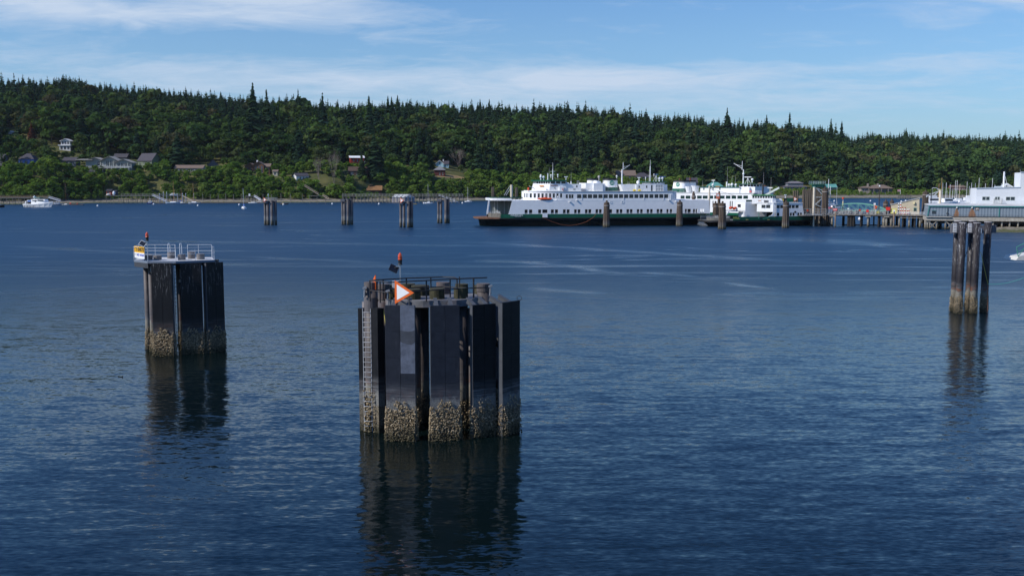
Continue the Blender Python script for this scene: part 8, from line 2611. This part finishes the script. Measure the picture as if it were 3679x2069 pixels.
def gangway(k, x0, y0, x1, y1, Y, label, mat=None, w=1.6, h=1.1):
    a, b = D(*q(k, x0, y0), Y), D(*q(k, x1, y1), Y - 3)
    t = thing('gangway', label, 'gangway', a); d = b - a; m_ = mat or M('gang_alu', (.48, .49, .52), .5)
    MB().bar((0, w / 2, 0), d + Vector((0, w / 2, 0)), w, .15).build('deck', m_, t)
    r_ = MB()
    for yy in (0, w):
        o_ = Vector((0, yy, 0)); u = Vector((0, 0, h)); r_.bar(o_ + u, d + o_ + u, .1)
        n = max(4, int(d.length / 1.6))
        for i in range(n):
            r_.bar(o_ + d * (i / n), o_ + d * (i / n) + u, .08).bar(o_ + d * (i / n), o_ + d * ((i + 1) / n) + u, .06)
    r_.build('railing', m_, t)
    return t


def dock_float(k, x0, x1, y, label, w=2.5, mat=None):
    a, b = G(*q(k, x0, y)), G(*q(k, x1, y)); v = VP(a, b)
    t = thing('dock_float', label, 'float', v.o, v.a); MB().box(0, v.L, 0, w, .25, .5).build('deck', mat or GREYW, t); MB().box(.1, v.L - .1, .1, w - .1, -.3, .24).build('pontoon', DARKIN, t)
    return t


t, v, zd = trestle('K', -150, 1400, 775, 572, 505, 'brown railed trestle pier behind the white motor yacht', n=10, rust=True, double=True)
MB().box(0, v.L, -.05, .02, zd + .5, zd + .75).build('rail_board', M('board_pinkish', (.30, .20, .15), .9), t)
YK = G(*q('K', 1400, 775)).y
gangway('K', 1400, 570, 1740, 672, YK - 1, 'grey aluminium gangway sloping down from the leftmost pier')
dock_float('K', 1440, 2400, 782, 'low dark float with small boats right of the white motor yacht')
t, v, zd = trestle('L', 490, 1150, 588, 405, 365, 'grey trestle pier running right from the little red boat shed', n=7)
t2, v2_, zd2 = trestle('L', 1180, 1900, 584, 402, 368, 'pier on short posts behind the left sailboats', n=9)
YL_ = G(*q('L', 1200, 588)).y
gangway('L', 1205, 405, 1530, 548, YL_, 'grey gangway sloping down to the left sailboat dock')
gangway('L', 1905, 415, 2150, 540, YL_, 'narrow tan gangway ending at the grey hulled sailboat', M('gang_tan', (.45, .36, .28), .7), w=.9, h=.3)
dock_float('L', 1290, 2330, 590, 'float of the left sailboat dock')
for x, yt_, lab in ((1370, 352, 'steel dock pile with pale tip, leftmost at the left sailboat dock'), (1458, 320, 'steel dock pile with pale tip, second from left at the sailboat dock'), (1536, 320, 'steel dock pile with pale tip just left of the pale blue sailboat'), (1783, 360, 'steel dock pile between the two shorter masts'), (1900, 350, 'steel dock pile just right of the tan mast'), (1976, 350, 'steel dock pile left of the grey hulled sailboat'), (2159, 350, 'steel dock pile beside the tall mast with white crosstree')):
    P_ = G(*q('L', x, 585)); zt = D(*q('L', x, yt_), P_.y).z
    t = thing('dock_pile', lab, 'pile', (P_.x, P_.y + 1, 0), 0, 'steel piles of the left dock'); MB().cyl((0, 0, -2), (0, 0, zt - .6), .22, .22, 7).build('shaft', M('pile_bluegrey', (.25, .29, .36), .6), t); MB().cyl((0, 0, zt - .6), (0, 0, zt), .25, .12, 7).build('tip', HW, t)
# boat shed on piles
a = G(*q('L', 150, 588)); t = thing('boat_shed', 'small red boat shed with a black roof on piles at the left pier', 'shed', (G(*q('L', 255, 588)).x, a.y + 2, 0)); Yb = a.y + 2
X_ = lambda x: D(*q('L', x, 400), Yb).x - t.location.x; Z_ = lambda y: D(*q('L', 255, y), Yb).z
house_box(t, X_(145), X_(260), 0, 5, Z_(405), Z_(300), Z_(262), M('shed_red', (.30, .06, .04), .8), M('roof_black', (.03, .03, .035), .9), 'gable', [(X_(158), X_(208), Z_(385), Z_(318)), (X_(222), X_(238), Z_(350), Z_(318))], ridge='x', eave=.4)
house_box(t, X_(262), X_(352), .5, 5, Z_(405), Z_(320), Z_(285), M('shed_dark', (.05, .05, .06), .8), MT['roof_black'], 'gable', [], ridge='x', eave=.3)
MB().ball((X_(205), -.8, Z_(385)), 1.6, .5).build('covered_dinghy', M('cover_pale', (.6, .55, .5), .8), t); MB().ball((X_(328), -.6, Z_(350)), 1.0, 1.6).build('white_kayak', HW, t)
MB().box(X_(130), X_(490), -2, 5, Z_(412), Z_(404)).build('deck', GREYW, t)
for x in (150, 255, 318, 435, 485):
    MB().cyl((X_(x), -1, -2), (X_(x), -1, Z_(412)), .17, .17, 6).build('pile', POSTM, t)
t = thing('hoisted_boat', 'white cradle boat hoisted above the left dock pier', 'boat', (D(*q('L', 1692, 390), YL_).x, YL_, D(*q('L', 1692, 398), YL_).z)); hull_mb(4.6, 1.7, .6).build('hull', HW, t); MB().box(-1.4, 1.0, -.5, .5, .9, 1.5).build('canopy', M('canopy_cream', (.65, .63, .55), .6), t); t.scale = (1, 1, 1)
# centre left: row of posts, small ramp
dock_float('M', -30, 1600, 578, 'long low log float along the beach behind the lone sailboat', w=1.2, mat=M('log_tan', (.28, .2, .14), .9))
for i, x in enumerate((175, 348, 530, 707, 885, 1065, 1217, 1247, 1342, 1433, 1570, 1763, 1985, 2203, 2480)):
    P_ = G(*q('M', x, 574)); zt = D(*q('M', x, 355 + (15 if i % 3 else 0)), P_.y).z
    if x in (1217, 1342):
        zt = D(*q('M', x, 420), P_.y).z
    t = thing('beach_post', 'slender dark post in the row standing along the beach', 'post', (P_.x, P_.y + 1.5, 0), 0, 'posts along the beach')
    MB().cyl((0, 0, -2), (0, 0, zt), .19, .15, 6).build('shaft', POSTM, t); MB().cyl((0, 0, zt), (0, 0, zt + .15), .22, .22, 6).build('cap', DARKIN, t)
t, v, zd = trestle('M', 1165, 1375, 574, 415, 400, 'short grey jetty with a white box behind the lone sailboat', n=4, rail=False)
MB().box(v.L * .38, v.L * .54, .5, 1.8, zd, zd + 1.6).build('white_box', HW, t)
gangway('M', 1370, 425, 1525, 520, G(*q('M', 1400, 574)).y, 'white ramp going down beside the short grey jetty', M('gang_white', (.65, .65, .66), .5))
P_ = W_('M', 1340, 579); motorboat(P_, 6, 'low white boat lying at the foot of the short jetty', R(180), h=.45); P_ = W_('M', 1500, 577); motorboat(P_, 6.5, 'white open boat hauled up by the white ramp', R(0), h=.5)
for (x0, y0, x1, y1, lab) in ((1350, 1145, 1490, 1232, 'upper wooden stair coming down the green bank'), (1530, 1240, 1590, 1278, 'lower wooden stair reaching the beach')):
    Ys = 700; gangway('2', x0, y0, x1, y1, Ys - 2, lab, M('stair_tan', (.33, .26, .19), .9), w=1.2)
P_ = D(*q('2', 1478, 1240), 700); lg_ = thing('stair_landing', 'wooden landing between the two bank stairs', 'landing', (P_.x, 698, P_.z)); MB().box(-6, 7, 0, 3, -.3, 0).build('deck', GREYW, lg_)
for x in (-5, 0, 6):
    MB().cyl((x, .5, -8), (x, .5, -.3), .15, .15, 6).build('post', POSTM, lg_)
# long pier left of the ferry, its gangway and boathouses
t, v, zd = trestle('3', 70, 1100, 1139, 1080, 1062, 'longest grey trestle pier, running from the ladder dolphin to the large ferry', n=34, width=2.4, double=True)
YN = G(*q('N', 1500, 928)).y
gangway('N', 1545, 800, 1900, 918, YN, 'grey gangway sloping down from the longest pier', w=2.0)
dock_float('N', -700, 800, 935, 'long thin float in front of the longest pier', w=2)
dock_float('N', 1760, 1925, 930, 'white float at the foot of the longest pier gangway', w=3, mat=HW)
Yb = G(*q('N', 745, 942)).y
t = thing('floating_boathouse', 'pale grey floating boathouse with a white ribbed roof', 'boathouse', (D(*q('N', 745, 940), Yb).x, Yb, 0))
X_ = lambda x: D(*q('N', x, 900), Yb).x - t.location.x; Z_ = lambda y: D(*q('N', 745, y), Yb).z
xa, xb, xc = X_(608), X_(875), X_(985)
dpt_ = 9.0
mb = MB().box(xa, xb, 0, dpt_ * 1.6, .2, Z_(835)); mb.build('wall', M('boathouse_wall', (.42, .39, .42), .8, var=.1), t)
st_ = MB()
for f in (.25, .52, .80):
    st_.box(xa + (xb - xa) * f - .35, xa + (xb - xa) * f + .35, -.06, 0, .3, Z_(838))
st_.build('cream_panel', M('panel_cream', (.55, .48, .36), .8), t)
zrf, zre = Z_(780), Z_(835)
ww = dpt_ * 1.6
MB().xy([(xb, 0), (xc + 1.5, 3.5), (xc + 1.5, ww), (xb, ww)], .2, zre).build('end_wall', M('boathouse_end', (.20, .24, .30), .8), t)
MB().add([(xa - .2, -.3, zre), (xb + .3, -.3, zre), (X_(935) + .3, 5.5, zrf), (X_(645), 5.5, zrf), (xa - .2, 12, zre), (xc + 1.7, 12, zre)], [(0, 1, 2, 3), (3, 2, 5, 4), (1, 5, 2)]).build('roof', M('roof_metal', (.62, .63, .62), .5, var=.08), t)
rb_ = MB()
for f in (.02, .3, .62, .98):
    rb_.bar((xa + (xb - xa) * f, -.35, zre + .08), (X_(645) + (X_(935) - X_(645)) * f, 5.5, zrf + .08), .22, .12)
rb_.build('roof_rib', M('rib_tan', (.35, .33, .3), .7), t)
MB().box(xa - 1, xc + 2, -1.2, ww + .3, -.3, .2).build('pontoon', GREYW, t)
MB().box(X_(495), xa - 1, -1, 2, 0, .3).build('side_float', GREYW, t)
Lb = land(*q('N', 200, 752))
t = thing('boathouse', 'dark brown boathouse with a rusty orange roof and cupola on the shore', 'boathouse', (D(*q('N', 205, 750), Lb.y).x, Lb.y, D(*q('N', 205, 765), Lb.y).z))
X_ = lambda x: D(*q('N', x, 700), Lb.y).x - t.location.x; Z_ = lambda y: D(*q('N', 205, y), Lb.y).z - t.location.z
rf = house_box(t, X_(20), X_(395), 0, 10, -3, Z_(692), Z_(605), M('boathouse_brown', (.055, .035, .03), .9), ROOF_R, 'gable', [], ridge='x', eave=.6)
MB().box(X_(160), X_(215), 4, 7, Z_(610), Z_(590)).build('cupola', M('cupola_dark', (.1, .08, .06), .9), rf); MB().yz([(3.5, Z_(590)), (7.5, Z_(590)), (5.5, Z_(575))], X_(150), X_(225)).build('cupola_roof', ROOF_R, rf)
t.rotation_euler = (0, 0, R(6))
# marina behind the warehouse
YM = 668.0
MAST = [(367, 515, SPARY), (415, 405, SPARY), (437, 500, SPAR), (502, 498, SPARW), (576, 535, SPARW), (628, 640, SPARW), (672, 455, SPARW), (703, 455, SPARW), (755, 525, M('spar_cream', (.6, .48, .32), .5)), (887, 480, SPARW), (935, 565, SPAR), (972, 505, SPARW), (1040, 510, SPAR), (1108, 410, SPARW), (1228, 515, SPARW), (1355, 415, SPARW), (1404, 540, SPARW), (1525, 515, SPAR), (1803, 550, SPAR)]
MLAB = ['sailboat with a short orange mast at the marina left end', 'sailboat with the tallest orange mast in the marina', 'sailboat with a grey mast just right of the tallest orange mast', 'sailboat whose white mast stands third from the orange ones', 'sailboat with a white mast left of the red house', 'sailboat with the shortest white mast, left of the red house',
        'sailboat with a tall white mast crossing the red house, left of a like pair', 'sailboat with a tall white mast crossing the red house, right of a like pair', 'sailboat with a cream mast crossing the red house', 'sailboat with a white mast just right of the red house', 'sailboat with a low grey mast right of the red house', 'sailboat with a slightly leaning white mast before the lawn', 'sailboat with a grey mast next to the white building corner',
        'sailboat whose tall mast rises just past the white building corner', 'sailboat whose short mast shows over the roof left of the paired masts', 'sailboat with the taller of the paired masts over the white roof', 'sailboat with the short mast right of the paired masts', 'sailboat whose mast tip shows left of the hoist mast', 'sailboat whose mast tip shows nearest the white tower']
r_ = np.random.default_rng(12)
for i, ((x, yt_, s), lab) in enumerate(zip(MAST, MLAB)):
    Y = YM + r_.uniform(-14, 14); L_ = r_.uniform(9, 13)
    rz = R(r_.choice([20, 160, 200, -25])); c = L_ * .06
    P_ = D(*q('P', x, 880), Y)
    sailboat((P_.x - c * math.cos(rz), Y - c * math.sin(rz)), L_, D(*q('P', x, yt_), Y).z, lab, rz, None, s, 'sailboats in the marina', BLUEC if i % 4 == 1 else None)
for (x, L_, fly, lab) in ((300, 15, True, 'big white trawler with a tall cabin at the marina left end'), (350, 12, False, 'white cruiser close right of the big trawler'), (560, 14, False, 'white cruiser with dark windows in the marina middle'), (700, 11, True, 'white flybridge cruiser below the paired white masts'), (780, 10, False, 'small white cruiser right of the paired masts'), (905, 15, True, 'largest white flybridge boat near the white building'), (1010, 11, True, 'white cruiser against the white building corner'), (640, 9, False, 'small white motorboat left of the paired masts'), (450, 9, False, 'small white motorboat right of the cream pipe')):
    Y = YM - 26 + r_.uniform(-3, 3); P_ = D(*q('P', x, 880), Y)
    motorboat((P_.x, Y), L_, lab, R(r_.uniform(-15, 15) + 180 * (x > 600)), None, 'motorboats in the marina', fly, 1.25)
dock_float('P', 180, 1100, 835, 'marina float behind the blue-grey warehouse roof', w=3)
for x, lab in ((240, 'motorboat with a red stripe moored beyond the left end of the truss bridge'), (385, 'red hulled small boat beyond the truss bridge'), (460, 'small white boat next to the red hulled one'), (270, 'white cruiser moored far beyond the slip tower')):
    Y = 560 if x != 270 else 640; P_ = D(*q('O', x, 640 if x != 270 else 560), Y); motorboat((P_.x, Y), 8, lab, R(20), RED if x == 385 else None)
# road and parked cars by the big grey house, flagpole, small pier on the right beach
P_ = D(*q('Q', 1060, 690), 800)
for i, (x, c, lab) in enumerate(((1015, (.08, .14, .4), 'blue car parked below the big grey house'), (1065, (.5, .5, .52), 'silver car parked below the big grey house'), (1185, (.35, .42, .5), 'pale blue car parked nearest the wing wall'))):
    L_ = land(*q('Q', x, 700)); t = thing('parked_car', lab, 'car', (L_.x, L_.y, L_.z + .1))
    cm = M('car_%d' % i, c, .35, spec=.6)
    MB().xz([(-2.2, .35), (2.2, .35), (2.2, .85), (1.3, .95), (-1.9, .95), (-2.2, .8)], -.9, .9).build('body', cm, t)
    MB().xz([(-1.5, .95), (1.2, .95), (.6, 1.45), (-1.0, 1.45)], -.75, .75).build('cabin', HGL, t)
    for sx in (-1.4, 1.4):
        for sy in (-.9, .75):
            MB().cyl((sx, sy, .33), (sx, sy + .15, .33), .33, .33, 10).build('wheel', DARKIN, t)
L_ = land(*q('O', 1895, 400)); t = thing('flagpole', 'white flagpole with a small red and white flag on the right beach', 'flagpole', (L_.x, L_.y, L_.z))
hz = D(*q('O', 1895, 262), L_.y).z - L_.z
MB().cyl((0, 0, -.5), (0, 0, hz), .17, .12, 6).build('pole', HW, t); fg = MB()
for i in range(5):
    fg.box(-2.9, -.1, -.03, .03, hz - .4 - .36 * i, hz - .22 - .36 * i)
fg.build('flag_stripe', M('flag_red', (.5, .04, .05), .7), t); MB().box(-2.9, -.1, -.02, .02, hz - 2.1, hz - .2).build('flag', M('flag_pale', (.6, .55, .6), .7), t)
t, v, zd = trestle('O', 1840, 2170, 490, 405, 395, 'small dark jetty on slanting posts at the right beach', n=9, width=4, rail=False)
P_ = D(*q('C', -100, 0), 60)
# a floating stick of wood left of the knots dolphin
o = G(433, 1355)
tag(MB().bar((-.2, 0, .0), (.15, .1, .02), .06).bar((.1, .05, .02), (.16, .1, .1), .04).build('driftwood', M('drift_dark', (.03, .025, .02), .9)), 'dark scrap of driftwood floating left of the sign dolphin', 'driftwood').location = (o.x, o.y, 0)

# ------------------------------------------------------------------ the air between
hz_ = MB().box(-1500, 1500, -12, 1900, -62, 190).build('haze', pmat('haze_skin', (1, 1, 1)), None)
hm = bpy.data.materials.new('haze_air'); hm.use_nodes = True; hm.node_tree.nodes.clear(); N = NT(hm.node_tree)
N('ShaderNodeOutputMaterial', {'Volume': N('ShaderNodeVolumePrincipled', {'Color': (0.80, 0.88, 1.0, 1), 'Density': 0.00002, 'Anisotropy': 0.2})})
hz_.data.materials[0] = hm; hz_['kind'] = 'stuff'; hz_['label'] = 'faint blue haze over the bay'
